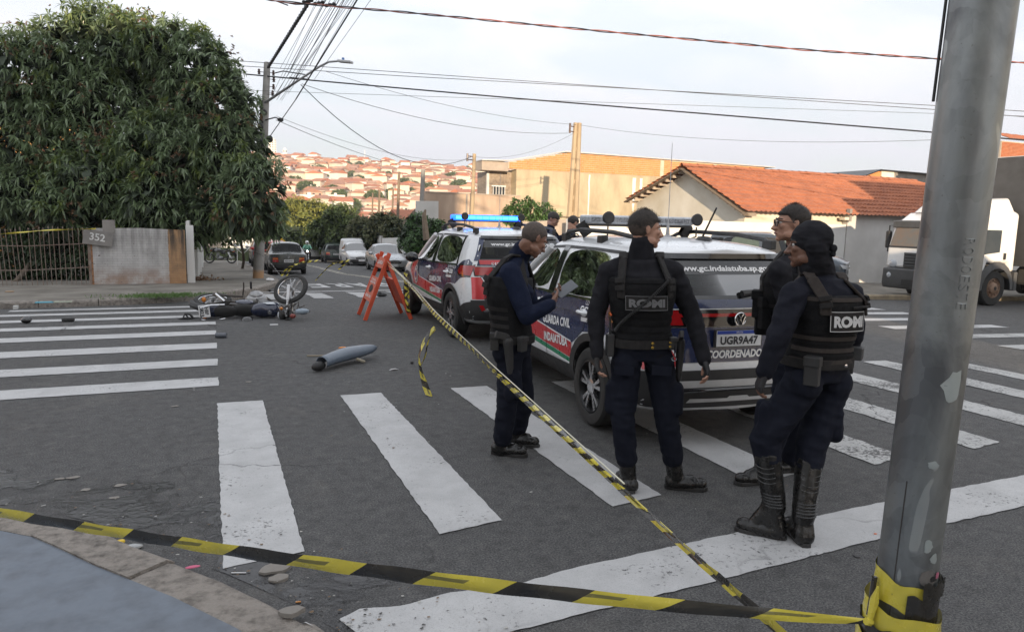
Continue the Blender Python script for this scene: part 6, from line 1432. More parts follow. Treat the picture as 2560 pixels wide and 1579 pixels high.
        if top > .006 and s.d:
            c0 = np.array(s.H(0, -.01, .01)); Q = np.array(V[:int(m*.8)*n]); Q = Q[np.array([v2 for v2 in range(len(Q)) for _ in range(4)])]+np.random.RandomState(2).normal(size=(len(Q)*4, 3))*.004; A_ = Q-c0; A_ /= np.linalg.norm(A_, axis=1)[:, None]
            v, f = leaves(Q, A_*2.2, .013, .0016, -.1, np.random.RandomState(4), 1); npmesh('hair_strands', v-np.array(s.t.location), f, mat, s.t)
        return o
    def shirt(s, mat, sleeve=1.0, collar=0.03, wr=.004, rr=(.066, .055, .040)):
        J = s.J; mb = MB(); ring_loft(mb, s.torso_rings(.006, -.06, .98)); sh = s.s
        for S_ in 'LR':
            sd = 1 if S_ == 'R' else -1
            mb.ball(J['sh'+S_], .070*s.k, 14); cap(mb, J['sh'+S_], J['neck'].lerp(J['sh'+S_], .35)-V3(0, 0, .02), .062*s.k, .060*s.k)
            cap(mb, J['sh'+S_]-V3(0, 0, .06), J['pelvis'].lerp(J['neck'], .6)+sh*sd*.12, .055*s.k, .07*s.k)
            w_ = J['el'+S_].lerp(J['wr'+S_], sleeve)
            cap(mb, J['sh'+S_], J['el'+S_], rr[0]*s.k, rr[1]*s.k); cap(mb, J['el'+S_], w_, rr[1]*s.k, (rr[1]+(rr[2]-rr[1])*sleeve)*s.k)
        if collar: cap(mb, J['neck']-V3(0, 0, .02), J['neck'].lerp(J['head'], .42 if collar == .04 else .30 if collar < .05 else .52)-s.f*.006, (.072 if collar < .05 else .080)*s.k, (.068 if collar < .05 else .070)*s.k)
        return fuse(mb, 'shirt', mat, s.t, .0085, 4, .0075, 8.5, J['head'].x*3, (1, 1, 1.6))
    def trousers(s, mat=m_trous, low=.62, rr=(.098, .076, .068)):
        J = s.J; mb = MB(); ring_loft(mb, s.torso_rings(.010, -.10, .16))
        for S_ in 'LR':
            sd = 1 if S_ == 'R' else -1; end = J['kn'+S_].lerp(J['an'+S_], low)
            cap(mb, J['hip'+S_], J['kn'+S_], rr[0]*s.k, rr[1]*s.k); cap(mb, J['kn'+S_], end, rr[1]*s.k, rr[2]*s.k)
            mb.ball(J['hip'+S_]-s.f*.045+V3(0, 0, .02), (.092*s.k, .085*s.k, .10*s.k), 14)
            c = J['hip'+S_].lerp(J['kn'+S_], .62)+s.s*sd*.082*s.k; cap(mb, c+V3(0, 0, .07)-s.f*.03, c-V3(0, 0, .07)-s.f*.03, .035, .038); cap(mb, c+V3(0, 0, .07)+s.f*.03, c-V3(0, 0, .07)+s.f*.03, .035, .038)
        return fuse(mb, 'trousers', mat, s.t, .0088, 4, .0065, 7.5, J['head'].x*5, (1, 1, 2.2))
    def boot(s, S_, mat=m_leather, h=.34, thick=1., name='boot'):
        J = s.J; a = J['an'+S_]; to = J['to'+S_]; d = (to-a); d.z = 0; d.normalize(); top = J['kn'+S_].lerp(a, 1-h/.45); mb = MB(); k = s.k; sd = Vector((d.y, -d.x, 0)); g = min(a.z, to.z)
        cap(mb, a, top, .052*k*thick, .062*k*thick)
        z0 = zg(a.x, a.y)+.012
        heel = Vector((a.x, a.y, z0+.045))-d*.035*k
        for u in (-.018, .018):
            cap(mb, heel+sd*u, a+V3(0, 0, -.01)+sd*u*.6, .036*k, .040*k); cap(mb, heel+sd*u-V3(0, 0, .012), Vector((a.x, a.y, z0+.034))+d*.115*k+sd*u*1.2, .036*k, .030*k)
        cap(mb, heel+d*.05, a+d*.03, .044*k, .046*k); cap(mb, a+d*.02, Vector((a.x, a.y, z0+.05))+d*.10*k, .045*k, .038*k); mb.ball(Vector((a.x, a.y, z0+.036))+d*.155*k, (.045*k, .045*k, .034*k), 14)
        o = fuse(mb, name, mat, s.t, .006, 4, .002, 16, a.x, (1, 1, 1.5))
        # sole: a flat welted slab
        P = []; 
        for u, v_ in ((-.070, -.024), (-.075, 0), (-.070, .024), (-.02, .036), (.06, .034), (.12, .047), (.175, .040), (.205, .012), (.205, -.012), (.175, -.040), (.12, -.047), (.06, -.034), (-.02, -.036)): P.append(tuple(Vector((a.x, a.y, z0-.010))+d*u*k+sd*v_*k))
        so = MB().prism(P[::-1], (0, 0, .026)).build('sole', m_blk, o, bevel=.004); so.data.transform(Matrix.Translation(-s.t.location)); return o, d, sd
    def vest(s, mat, patch_=None, pcol=None, bands=None, side='back', grow=.034, straps=m_web, lo=.10, hi=.84):
        J = s.J; rings = s.torso_rings(grow, lo, hi, gx=grow*.7); mb = MB(); ring_loft(mb, rings, 30)
        o = fuse(mb, 'vest', mat, s.t, .0085, 3, .003, 12, 3)
        P = J['pelvis']; N_ = J['neck']
        def surf(t, ang, lift=.0):
            """point on the vest: t up the spine, ang from straight back (0) round to the person's right (90)"""
            r = s.torso_rings(grow+lift, t-.001, t, gx=grow*.7+lift)[-1]; c, rx, ry, sx, fy = r; a = R(ang)
            ca, sa = math.sin(a), -math.cos(a); e_ = .82; ca = math.copysign(abs(ca)**e_, ca); sa = math.copysign(abs(sa)**e_, sa); return c+sx*rx*ca+fy*ry*sa
        s.surf = surf
        for S_, sd in (('L', -1), ('R', 1)):
            sh = J['sh'+S_]; inner = J['neck'].lerp(sh, .56); up = V3(0, 0, .066*s.k)
            pts = [surf(.66, sd*40, .008), surf(.80, sd*38, .012), inner-s.f*.07+up*.62, inner-s.f*.02+up*1.02, inner+s.f*.04+up*.92, surf(.80, 180-sd*38, .012), surf(.66, 180-sd*40, .008)]
            mb = MB()
            for i in range(len(pts)-1): mb.beam(pts[i], pts[i+1], .056, .016, up=tuple((pts[i]-J['chest']) if i not in (2, 3) else V3(0, 0, 1)))
            fuse(mb, 'shoulder_strap', straps, s.t, .006, 2)
            for t_, lf in ((.735, .020), (.80, .024)):
                p = surf(t_, sd*39, lf); q = surf(t_+.045, sd*39, lf); MB().beam(p, q, .064, .014, up=tuple(p-J['chest'])).build('buckle', m_web, s.t, world=True, bevel=.003)
        if bands:
            for i, (t_, hgt, mt) in enumerate(bands):
                mb = MB(); n = 26; V = []
                for q in range(n+1):
                    ang = -100+200*q/n+(180 if side == 'front' else 0); V += [surf(t_, ang, .006), surf(t_+hgt, ang, .006), surf(t_+hgt, ang, .001), surf(t_, ang, .001)]
                mb.add(V, [(q*4+k2, q*4+4+k2, q*4+4+(k2+1) % 4, q*4+(k2+1) % 4) for q in range(n) for k2 in range(4)]); mb.build('webbing_band', mt, s.t, True, world=True, sharp=30)
        if patch_:
            ang0, t0, wd, ht, col, tilt = patch_
            c = surf(t0, ang0, .012); nrm = (surf(t0, ang0, .05)-surf(t0, ang0, 0)).normalized(); nrm.z *= .3; nrm.normalize(); up = (N_-P).normalized(); rt = up.cross(nrm).normalized(); up = nrm.cross(rt).normalized()
            if tilt: rt, up = rt*math.cos(tilt)+up*math.sin(tilt), up*math.cos(tilt)-rt*math.sin(tilt)
            # curved to the back: follow the vest at each column
            def pt(u, v_, l_): 
                a_ = ang0+math.degrees(u/(.20*s.k)); q = surf(t0, a_, .012+l_); return q+up*v_+rt*0+V3(0, 0, 0)
            def grid(u0, u1, v0, v1, l_, mt, nm, par=None):
                n = 8; V = [pt(u0+(u1-u0)*i/n, v, l_) for i in range(n+1) for v in (v0, v1)]; ob = MB().add(V, [(2*i, 2*i+2, 2*i+3, 2*i+1) for i in range(n)]).build(nm, mt, par or s.t, world=par is None)
                if par: ob.data.transform(Matrix.Translation(-s.t.location))
                return ob
            bk = grid(-wd/2, wd/2, -ht/2, ht/2, .004, m_web, 'name_patch')
            e_ = .0035
            for (a0, a1, b0, b1) in ((-wd/2, wd/2, ht/2-e_, ht/2), (-wd/2, wd/2, -ht/2, -ht/2+e_), (-wd/2, -wd/2+e_, -ht/2, ht/2), (wd/2-e_, wd/2, -ht/2, ht/2)): grid(a0, a1, b0, b1, .006, col, 'patch_border', bk)
            v, f = textmesh('ROMI', 1., bold=.055); v = v-(v.max(0)+v.min(0))/2; v[:, 0] *= wd*.80/np.ptp(v[:, 0]); v[:, 1] *= ht*.58/np.ptp(v[:, 1])
            sg = 1; ob = MB().add([pt(p[0]*sg, p[1], .0075) for p in v], f).build('lettering', col, bk); ob.data.transform(Matrix.Translation(-s.t.location))
        return o
    def belt(s, t0=.085, h=.055, grow=.030, studs=None):
        r0 = s.torso_rings(grow, t0-.001, t0)[-1]; mb = MB(); n = 36; V = []; up = V3(0, 0, h)
        for k in range(n):
            a = 2*math.pi*k/n; ca, sa = math.cos(a), math.sin(a); ca = math.copysign(abs(ca)**.82, ca); sa = math.copysign(abs(sa)**.82, sa)
            for g_ in (0, .008):
                p = r0[0]+r0[3]*(r0[1]+g_)*ca+r0[4]*(r0[2]+g_)*sa; V += [p, p+up]
        mb.add(V, [tuple((k*4+a) % (4*n) for a in (x, y+0, z, w_)) for k in range(n) for x, y, z, w_ in ((2, 6, 7, 3), (3, 7, 5, 1), (0, 4, 6, 2))]); o = mb.build('belt', m_web, s.t, True, world=True, sharp=30)
        def bp(ang, lift=.012, dz=.0): a = R(ang); ca, sa = math.sin(a), -math.cos(a); return r0[0]+r0[3]*(r0[1]+lift)*ca+r0[4]*(r0[2]+lift)*sa+V3(0, 0, h/2+dz)
        s.bp = bp; return o
    def pouch(s, p, out, w_, h_, d_, name='pouch', mat=m_blk, flap=True, tilt=0.):
        out = Vector(out); out.z = 0; out.normalize(); rt = Vector((-out.y, out.x, 0)); up = V3(0, 0, 1); up = (up*math.cos(tilt)+rt*math.sin(tilt)); m = Matrix(((rt.x, out.x, up.x, p[0]), (rt.y, out.y, up.y, p[1]), (rt.z, out.z, up.z, p[2]), (0, 0, 0, 1)))
        mb = MB().box((-w_/2, 0, -h_/2), (w_/2, d_, h_/2), m=m)
        if flap: mb.box((-w_/2-.004, -.002, h_*.18), (w_/2+.004, d_+.008, h_/2+.006), m=m)
        return mb.build(name, mat, s.t, world=True, bevel=.006)
    def holster(s, p, out, fwd, gun=True, L_=.20, tilt=.15):
        """drop holster with a pistol grip standing out of it"""
        out = Vector(out).normalized(); fwd = Vector(fwd).normalized(); dn = (V3(0, 0, -1)*math.cos(tilt)+fwd*math.sin(tilt)).normalized(); bk = (-fwd*math.cos(tilt)+V3(0, 0, -1)*math.sin(tilt)*1.0).normalized(); p = Vector(p)
        mb = MB(); cap(mb, p+out*.02, p+out*.02+dn*L_, .030, .020); cap(mb, p+out*.02+fwd*.02, p+out*.02+dn*L_*.9+fwd*.012, .026, .018); o = fuse(mb, 'holster', m_blk, s.t, .006, 3)
        if gun:
            g = MB().beam(p+out*.02-dn*.045, p+out*.02+dn*.03, .03, .04, up=tuple(fwd)); g.beam(p+out*.02-dn*.03, p+out*.02-dn*.055+bk*.085+V3(0, 0, .01), .028, .048, up=(0, 0, 1)); gg = g.build('pistol', m_blk, s.t, world=True, bevel=.006)
        return o
    def glove(s, S_, curl=.6, pose=None):
        wr = s.J['wr'+S_]; el = s.J['el'+S_]; mb = MB(); d = (wr-el).normalized() if not pose else Vector(pose[0]).normalized(); pn = (-s.s if S_ == 'R' else s.s) if not pose else Vector(pose[1]); w_ = d.cross(pn).normalized()
        cap(mb, wr-d*.04, wr+d*.01, .034, .030)
        for u in (-.026, -.009, .009, .026): cap(mb, wr+d*.005+w_*u*.8, wr+d*.082+w_*u, .019, .017, 8)
        for u in (-.032, -.011, .011, .032): p = wr+d*.088+w_*u; cap(mb, p-d*.01, p+(d*math.cos(curl*.5)+pn*math.sin(curl*.5))*.018, .0135, .0125, 8)
        return fuse(mb, 'glove', m_glove, s.t, .0045, 2)
fw = lambda a: Vector((math.sin(a), math.cos(a), 0))
# ---- officer with his back to the camera, head turned to the right
J = dict(head=(2.459, 3.69, 1.684), neck=(2.454, 3.714, 1.536), chest=(2.453, 3.692, 1.281), pelvis=(2.493, 3.719, 0.927), shL=(2.275, 3.79, 1.412), shR=(2.642, 3.633, 1.421),
 elL=(2.219, 3.836, 1.148), elR=(2.784, 3.594, 1.137), wrL=(2.203, 3.778, 0.898), wrR=(2.783, 3.464, 0.892), hipL=(2.408, 3.755, 0.839), hipR=(2.612, 3.69, 0.84),
 knL=(2.38, 3.724, 0.483), knR=(2.665, 3.645, 0.47), anL=(2.433, 3.701, 0.058), anR=(2.75, 3.631, 0.056), toL=(2.484, 3.886, -0.002), toR=(2.911, 3.54, 0.046))
B = Man('officer with his back turned, grey ROMI patch and head turned to the right', (2.66, 3.62, 0), J, fw(.58), fw(.58+1.2)+V3(0, 0, -.05))
B.body(m_skinB, .75); B.face(); B.hair(m_hair, .009, .050, .004)
fd = B.hair(m_stub, .004, .043, -.068); fd.name = 'hair_fade'
B.shirt(m_shirtk, 1.0, .06, rr=(.068, .056, .041)); B.trousers()
for S_ in 'LR': B.boot(S_, h=.40)
B.vest(m_vest, (0, .615, .215, .088, m_greylet, 0), bands=[(.17, .055, m_vest), (.26, .055, m_vest), (.35, .055, m_vest), (.44, .055, m_vest), (.80, .03, m_vest)])
B.belt(.055)
for a in (2, ):
    for dz in (-.012, .014): MB().lathe([(.001, .006), (.009, .005), (.010, 0)], 12, m=Matrix.Translation(B.bp(a+4, .020, dz)) @ (-B.f).to_track_quat('Z', 'Y').to_matrix().to_4x4()).build('brass_stud', m_brass, B.t, True, world=True)
for dz in (-.014, .012): MB().lathe([(.001, .006), (.008, .005), (.009, 0)], 12, m=Matrix.Translation(B.bp(42, .020, dz)) @ (-B.f).to_track_quat('Z', 'Y').to_matrix().to_4x4()).build('brass_stud', m_brass, B.t, True, world=True)
B.pouch(B.bp(52, .006), B.s*.6-B.f, .05, .075, .03, 'cuff_pouch')
ky = B.bp(47, .04, -.09); MB().tube([ky+V3(0, 0, .09), ky+V3(0, 0, .02)], .003, 5).tube([ky+B.s*(.014*math.cos(a))+V3(0, 0, .014*math.sin(a)) for a in np.linspace(0, 6.28, 13)[:-1]], .003, 5, closed=True).tube([ky-V3(0, 0, .014), ky-V3(0, 0, .06)], .003, 5).build('key', m_chrome, B.t, True, world=True)
B.holster(B.bp(92, .035, -.01), B.s, B.f, True, .24, .0)
B.pouch(B.bp(-70, .008, -.02), -B.s-B.f*.3, .06, .14, .045, 'radio', flap=False); MB().tube([B.bp(-72, .03, .05), B.bp(-72, .035, .16)], [.008, .006], 6).build('radio_aerial', m_blk, B.t, True, world=True)
# coiled microphone lead across the back, from the right shoulder to the radio
a_ = B.surf(.84, 34, .03); b_ = B.surf(.68, 2, .035); c_ = B.surf(.42, -34, .035); e_ = B.surf(.26, -62, .03); P = [a_, b_, c_, e_]
mb = MB(); L_ = []; n = 420
for q in range(n):
    t = q/(n-1)*3; i = min(2, int(t)); f_ = t-i; p0, p1, p2, p3 = P[max(i-1, 0)], P[i], P[i+1], P[min(i+2, 3)]
    p = .5*((2*p1)+(p2-p0)*f_+(2*p0-5*p1+4*p2-p3)*f_*f_+(3*p1-p0-3*p2+p3)*f_**3); d = (p2-p0).normalized(); u = d.orthogonal().normalized(); w_ = d.cross(u); an = q*.75; L_.append(p+(u*math.cos(an)+w_*math.sin(an))*.0085)
mb.tube(L_, .0032, 5); mb.build('coiled_lead', m_blk, B.t, True, world=True)
for S_ in 'LR': B.glove(S_, .75)
for S_, sd in (('L', -1), ('R', 1)):
    c = B.J['hip'+S_]-B.f*.145+V3(0, 0, -.03)+B.s*sd*.012; MB().beam(c+V3(0, 0, .035), c-V3(0, 0, .025), .12, .006, up=tuple(B.f)).build('pocket_flap', m_trous, B.t, world=True, bevel=.002)
# ---- officer in the balaclava, seen from behind, looking left
J = dict(head=(2.894, 2.807, 1.625), neck=(2.993, 2.809, 1.477), chest=(3.028, 2.794, 1.277), pelvis=(3.024, 2.817, 0.949), shL=(2.794, 2.785, 1.363), shR=(3.213, 2.801, 1.352),
 elL=(2.692, 2.764, 1.165), elR=(3.337, 2.868, 1.121), wrL=(2.651, 2.803, 0.963), wrR=(3.413, 2.977, 0.933), hipL=(2.911, 2.8, 0.876), hipR=(3.157, 2.826, 0.853),
 knL=(2.763, 2.885, 0.557), knR=(3.016, 2.799, 0.525), anL=(2.824, 2.837, 0.182), anR=(2.925, 2.729, 0.154), toL=(2.741, 2.938, 0.095), toR=(2.984, 2.878, 0.084))
Cc = Man('officer in a black balaclava and riding boots with a white ROMI patch', (3.0, 2.88, 0), J, fw(.42), fw(-.78)+V3(0, 0, -.06))
Cc.body(m_skinC, .8, {'L': (Cc.J['wrL']-Cc.J['elL'], Cc.s)}); Cc.face(lip=m_lipd)
# balaclava: cap and neck tube that leave the face open
mb = MB(); q = Matrix((( Cc.hs.x, Cc.hf.x, Cc.hu.x, 0), (Cc.hs.y, Cc.hf.y, Cc.hu.y, 0), (Cc.hs.z, Cc.hf.z, Cc.hu.z, 0), (0, 0, 0, 1)))
mb.ball(Cc.H(0, -.014, .034), (.086, .104, .094), 20, m=q); mb.ball(Cc.H(0, -.034, -.02), (.092, .066, .085), 18, m=q); mb.ball(Cc.H(.078, -.014, -.004), (.020, .034, .042), 12, m=q); mb.ball(Cc.H(-.078, -.014, -.004), (.020, .034, .042), 12, m=q); mb.ball(Cc.H(0, -.03, -.07), (.074, .070, .06), 18, m=q)
cap(mb, Cc.H(0, -.04, -.07), Cc.J['neck']+V3(0, 0, .01), .068, .074); cap(mb, Cc.H(0, -.005, -.115), Cc.J['neck']+Cc.f*.02, .055, .07)
fuse(mb, 'balaclava', m_shirtk, Cc.t, .006, 4, .0045, 11, 2, (1, 1, 3))
kn = Cc.H(-.02, -.115, -.02); mb = MB().ball(kn, .022, 10).ball(kn-V3(0, 0, .03), .017, 8); fuse(mb, 'balaclava_knot', m_shirtk, Cc.t, .005, 2)
MB().tube([Cc.H(-.026, .088, -.052), Cc.H(-.012, .101, -.047), Cc.H(.012, .101, -.047), Cc.H(.026, .088, -.052)], [.003, .006, .006, .003], 6).build('moustache', m_hair, Cc.t, True, world=True)
Cc.shirt(cloth('dark_navy_knit', (.011, .012, .018), .85, (.017, .018, .026), 12, .6, .5, 260, bdist=.002), 1.0, .03, rr=(.070, .060, .044)); Cc.trousers(low=.30, rr=(.102, .082, .070))
Cc.vest(m_vest, (-3, .60, .205, .105, m_whtlet, 0), bands=[(.12, .045, m_webb), (.20, .03, m_vest), (.245, .045, m_webb), (.33, .03, m_vest), (.375, .045, m_webb), (.45, .03, m_vest), (.79, .035, m_webb)], straps=m_webb)
Cc.belt(.055, .05)
Cc.pouch(Cc.bp(-48, .008, -.03), -Cc.s*.8-Cc.f, .075, .15, .05, 'radio_pouch'); Cc.pouch(Cc.bp(86, .008, -.02), Cc.s-Cc.f*.2, .07, .12, .05, 'magazine_pouch'); Cc.pouch(Cc.bp(62, .008, .045), Cc.s-Cc.f*.6, .075, .07, .06, 'pouch', flap=False, tilt=.4)
MB().lathe([(.001, .006), (.009, .005), (.010, 0)], 12, m=Matrix.Translation(Cc.bp(4, .02, .0)) @ (-Cc.f).to_track_quat('Z', 'Y').to_matrix().to_4x4()).build('belt_stud', m_chrome, Cc.t, True, world=True)
mb = MB().tube([Cc.surf(.735, 2, .012), Cc.surf(.75, 8, .035), Cc.surf(.75, 20, .035), Cc.surf(.735, 26, .012)], .008, 6); mb.build('drag_handle', m_web, Cc.t, True, world=True)
for S_ in 'LR':
    o, d, sd = Cc.boot(S_, h=.36, thick=1.18, name='riding_boot'); k2 = Cc.J['kn'+S_]; a = Cc.J['an'+S_]; ax_ = (k2-a).normalized()
    back = -Cc.f if S_ == 'R' else (-Cc.f*.8-Cc.s*.6)
    for q in range(4):
        c = a+ax_*(.26-.028*q); r_ = .071+.004
        MB().tube([c+(back.normalized()*math.cos(u)+Vector((back.y, -back.x, 0)).normalized()*math.sin(u))*r_-V3(0, 0, .022*math.cos(u*1.3)) for u in np.linspace(-.75, .75, 9)], .0013, 5).build('boot_trim', m_greytrim, Cc.t, True, world=True)
    for q in range(5):
        c = a+ax_*(.015+.017*q); MB().tube([c+(back.normalized()*math.cos(u)+Vector((back.y, -back.x, 0)).normalized()*math.sin(u))*.062 for u in np.linspace(-1.0, 1.0, 9)], .006, 6).build('boot_rib', m_leather, Cc.t, True, world=True)
Cc.glove('L', .8, (Cc.J['wrL']-Cc.J['elL'], Cc.s)); Cc.glove('R', .8)
# ---- officer with spectacles behind him, facing left
J = dict(head=(3.389, 3.444, 1.739), neck=(3.479, 3.46, 1.567), chest=(3.425, 3.428, 1.314), pelvis=(3.544, 3.465, 0.937), shL=(3.238, 3.356, 1.442), shR=(3.737, 3.534, 1.452),
 elL=(3.289, 3.313, 1.204), elR=(3.873, 3.563, 1.155), wrL=(3.319, 3.278, 0.993), wrR=(3.807, 3.526, 0.899), hipL=(3.445, 3.442, 0.84), hipR=(3.68, 3.493, 0.816),
 knL=(3.441, 3.444, 0.476), knR=(3.683, 3.536, 0.443), anL=(3.366, 3.519, 0.079), anR=(3.708, 3.612, 0.042), toL=(3.215, 3.54, 0.079), toR=(3.549, 3.636, 0.039))
Dd = Man('officer with glasses and short black hair behind the one in the balaclava', (3.45, 3.5, 0), J, fw(-.85), fw(-1.02)+V3(0, 0, .0))
Dd.body(m_skinB, .6); Dd.face(); Dd.hair(m_hair, .011, .056, -.008); fd = Dd.hair(m_stub, .003, .050, -.06); fd.name = 'hair_fade'
Dd.shirt(m_shirtk, .1, .03); Dd.trousers(low=.85)
for S_ in 'LR': Dd.boot(S_, h=.14)
Dd.vest(m_vest, None, bands=[(.2, .04, m_web), (.34, .04, m_web), (.48, .04, m_web)], side='front'); Dd.belt(.055)
for ang, t_, w_, h_, d_ in ((205, .50, .12, .17, .085), (160, .50, .10, .17, .08), (215, .27, .11, .15, .09), (175, .26, .12, .15, .085), (238, .40, .07, .20, .06)):
    p = Dd.surf(t_, ang, .004); o_ = Dd.surf(t_, ang, .05)-Dd.surf(t_, ang, 0); Dd.pouch(p, o_, w_, h_, d_, 'magazine_pouch', m_vest)
p = Dd.surf(.74, 212, .012); o_ = (Dd.surf(.74, 212, .05)-Dd.surf(.74, 212, 0)).normalized(); bd = MB().lathe([(.001, .004), (.03, .004), (.034, 0)], 20, m=Matrix.Translation(p) @ o_.to_track_quat('Z', 'Y').to_matrix().to_4x4() @ Matrix.Diagonal((.8, 1.25, 1, 1))).build('badge', m_silverp, Dd.t, True, world=True)
fr = MB()
for sd in (-1, 1):
    rim = [(-.024, .018), (.0, .020), (.024, .018), (.026, .0), (.020, -.018), (0, -.021), (-.020, -.018), (-.026, 0)]
    fr.tube([Dd.H(sd*.034+x, .103-abs(x+sd*.034)*.12, .002+z) for x, z in rim], .0023, 6, closed=True); fr.tube([Dd.H(sd*.060, .097, .010), Dd.H(sd*.078, .06, .008), Dd.H(sd*.084, -.005, .004)], .0022, 5)
    ln = MB().poly([Dd.H(sd*.034+x, .102-abs(x+sd*.034)*.12, .002+z) for x, z in rim]).build('lens', m_lensg, Dd.t, world=True)
fr.tube([Dd.H(-.010, .104, .006), Dd.H(0, .108, .010), Dd.H(.010, .104, .006)], .002, 5); fr.build('spectacle_frame', m_blk, Dd.t, True, world=True)
# ---- officer on the left, reading his phone
J = dict(head=(2.094, 4.521, 1.595), neck=(2.023, 4.627, 1.482), chest=(1.963, 4.653, 1.19), pelvis=(2.002, 4.647, 0.816), shL=(2.103, 4.778, 1.338), shR=(1.912, 4.511, 1.354),
 elL=(2.192, 4.74, 1.046), elR=(2.002, 4.408, 1.061), wrL=(2.268, 4.577, 1.153), wrR=(2.175, 4.399, 1.136), hipL=(2.076, 4.724, 0.729), hipR=(1.955, 4.58, 0.763),
 knL=(2.144, 4.739, 0.368), knR=(1.93, 4.558, 0.415), anL=(2.126, 4.833, 0.059), anR=(1.921, 4.639, 0.031), toL=(2.254, 4.67, 0.088), toR=(2.108, 4.493, 0.035))
A = Man('officer in navy standing sideways, head bowed over the phone in his hands', (2.0, 4.65, 0), J, fw(1.52), fw(1.50)+V3(0, 0, -.62))
A.J['hand'] = (2.259, 4.472, 1.203)
hd = (Vector((2.285, 4.461, 1.223))-A.J['wrR']); hdL = (Vector((2.308, 4.494, 1.237))-A.J['wrL'])
A.body(m_skinA, .55, {'R': (hd, V3(-.2, .75, .55), -1), 'L': (hdL, V3(-.1, -.6, .7), 1)}); A.face(lip=m_lipd); A.hair(m_stub, .004, .052, -.075)
A.shirt(m_shirtn, .98, .04, rr=(.070, .060, .044)); A.trousers(low=.75)
for S_ in 'LR': A.boot(S_, h=.26)
# short uniform sleeves over the long ones
for S_ in 'LR':
    mb = MB(); e = A.J['sh'+S_].lerp(A.J['el'+S_], .72); cap(mb, A.J['sh'+S_], e, .078, .070); fuse(mb, 'short_sleeve', m_shirtn, A.t, .008, 2, .006, 8, 4)
A.vest(m_vest, None, bands=[(.14, .05, m_web), (.25, .05, m_web), (.36, .05, m_web), (.47, .05, m_web)], side='back'); A.belt(.055)
bk = A.surf(.62, 12, .014); v, f = textmesh('ROMI', 1., bold=.05); v = v-(v.max(0)+v.min(0))/2; v[:, 0] *= .16/np.ptp(v[:, 0]); v[:, 1] *= .055/np.ptp(v[:, 1])
MB().add([A.surf(.62, 8+math.degrees(p[0]/.2), .012)+V3(0, 0, p[1]) for p in v], f).build('lettering', m_greylet, A.t, world=True)
A.holster(A.bp(96, .03, .0), A.s, A.f, True, .22, .12); A.pouch(A.bp(130, .01, -.02), A.s+A.f*.6, .07, .10, .045, 'magazine_pouch'); A.pouch(A.bp(60, .01, -.02), A.s-A.f*.5, .06, .12, .04, 'radio_pouch')
ph = Vector((2.311, 4.45, 1.233)); ax1 = Vector((2.407, 4.463, 1.284))-Vector((2.24, 4.458, 1.184)); ax1.normalize()
t = thing('phone', 'grey phone held up in the hands of the officer on the left', 'phone', ph); mb = MB().beam(ph-ax1*.07, ph+ax1*.095, .085, .010, up=(.2, -.45, .85)); mb.build('case', pm('phone_grey', (.13, .14, .155), .35), t, world=True, bevel=.004)
# ---- two officers beyond the far patrol car

def stand(label, base, az, haz, tilt, skin, hairm, shirt, h=1.78, arms=.35, vest=True, trous=None, group=None):
    f = fw(az); s_ = Vector((f.y, -f.x, 0)); b = Vector(base); k = h/1.80; U = lambda z, x=0, y=0: b+s_*x*k+f*y*k+V3(0, 0, z*k)
    J = dict(head=U(1.69, 0, .05), neck=U(1.50), chest=U(1.32, 0, .0), pelvis=U(1.0), shL=U(1.43, -.19), shR=U(1.43, .19), elL=U(1.14, -.24, .02), elR=U(1.14, .24, .02), wrL=U(1.05, -.14, .24), wrR=U(1.05, .14, .24),
      hipL=U(.92, -.09), hipR=U(.92, .09), knL=U(.50, -.10, .02), knR=U(.50, .10, .02), anL=U(.10, -.11), anR=U(.10, .11), toL=U(.05, -.13, .15), toR=U(.05, .13, .15))
    m = Man(label, base, J, f, fw(haz)+V3(0, 0, tilt), scale=k, group=group, detail=0); m.body(skin, .8); m.face(); m.hair(hairm, .010, .048, -.04); m.shirt(shirt, .98, .03); m.trousers(trous or m_trous, .75)
    for S_ in 'LR': m.boot(S_, h=.2)
    if vest: m.vest(m_vest, None, bands=[(.2, .05, m_web), (.35, .05, m_web)])
    return m
stand('bearded officer with head bowed, beyond the far patrol car', (5.20, 10.62, 0), 2.3, 2.4, -.75, m_skinB, m_hair, m_shirtn, 1.86)
stand('officer in navy bowing his head to the right, beyond the far patrol car', (5.24, 9.95, 0), 1.2, 1.35, -.75, m_skinB, m_hair, m_shirtn, 1.80)

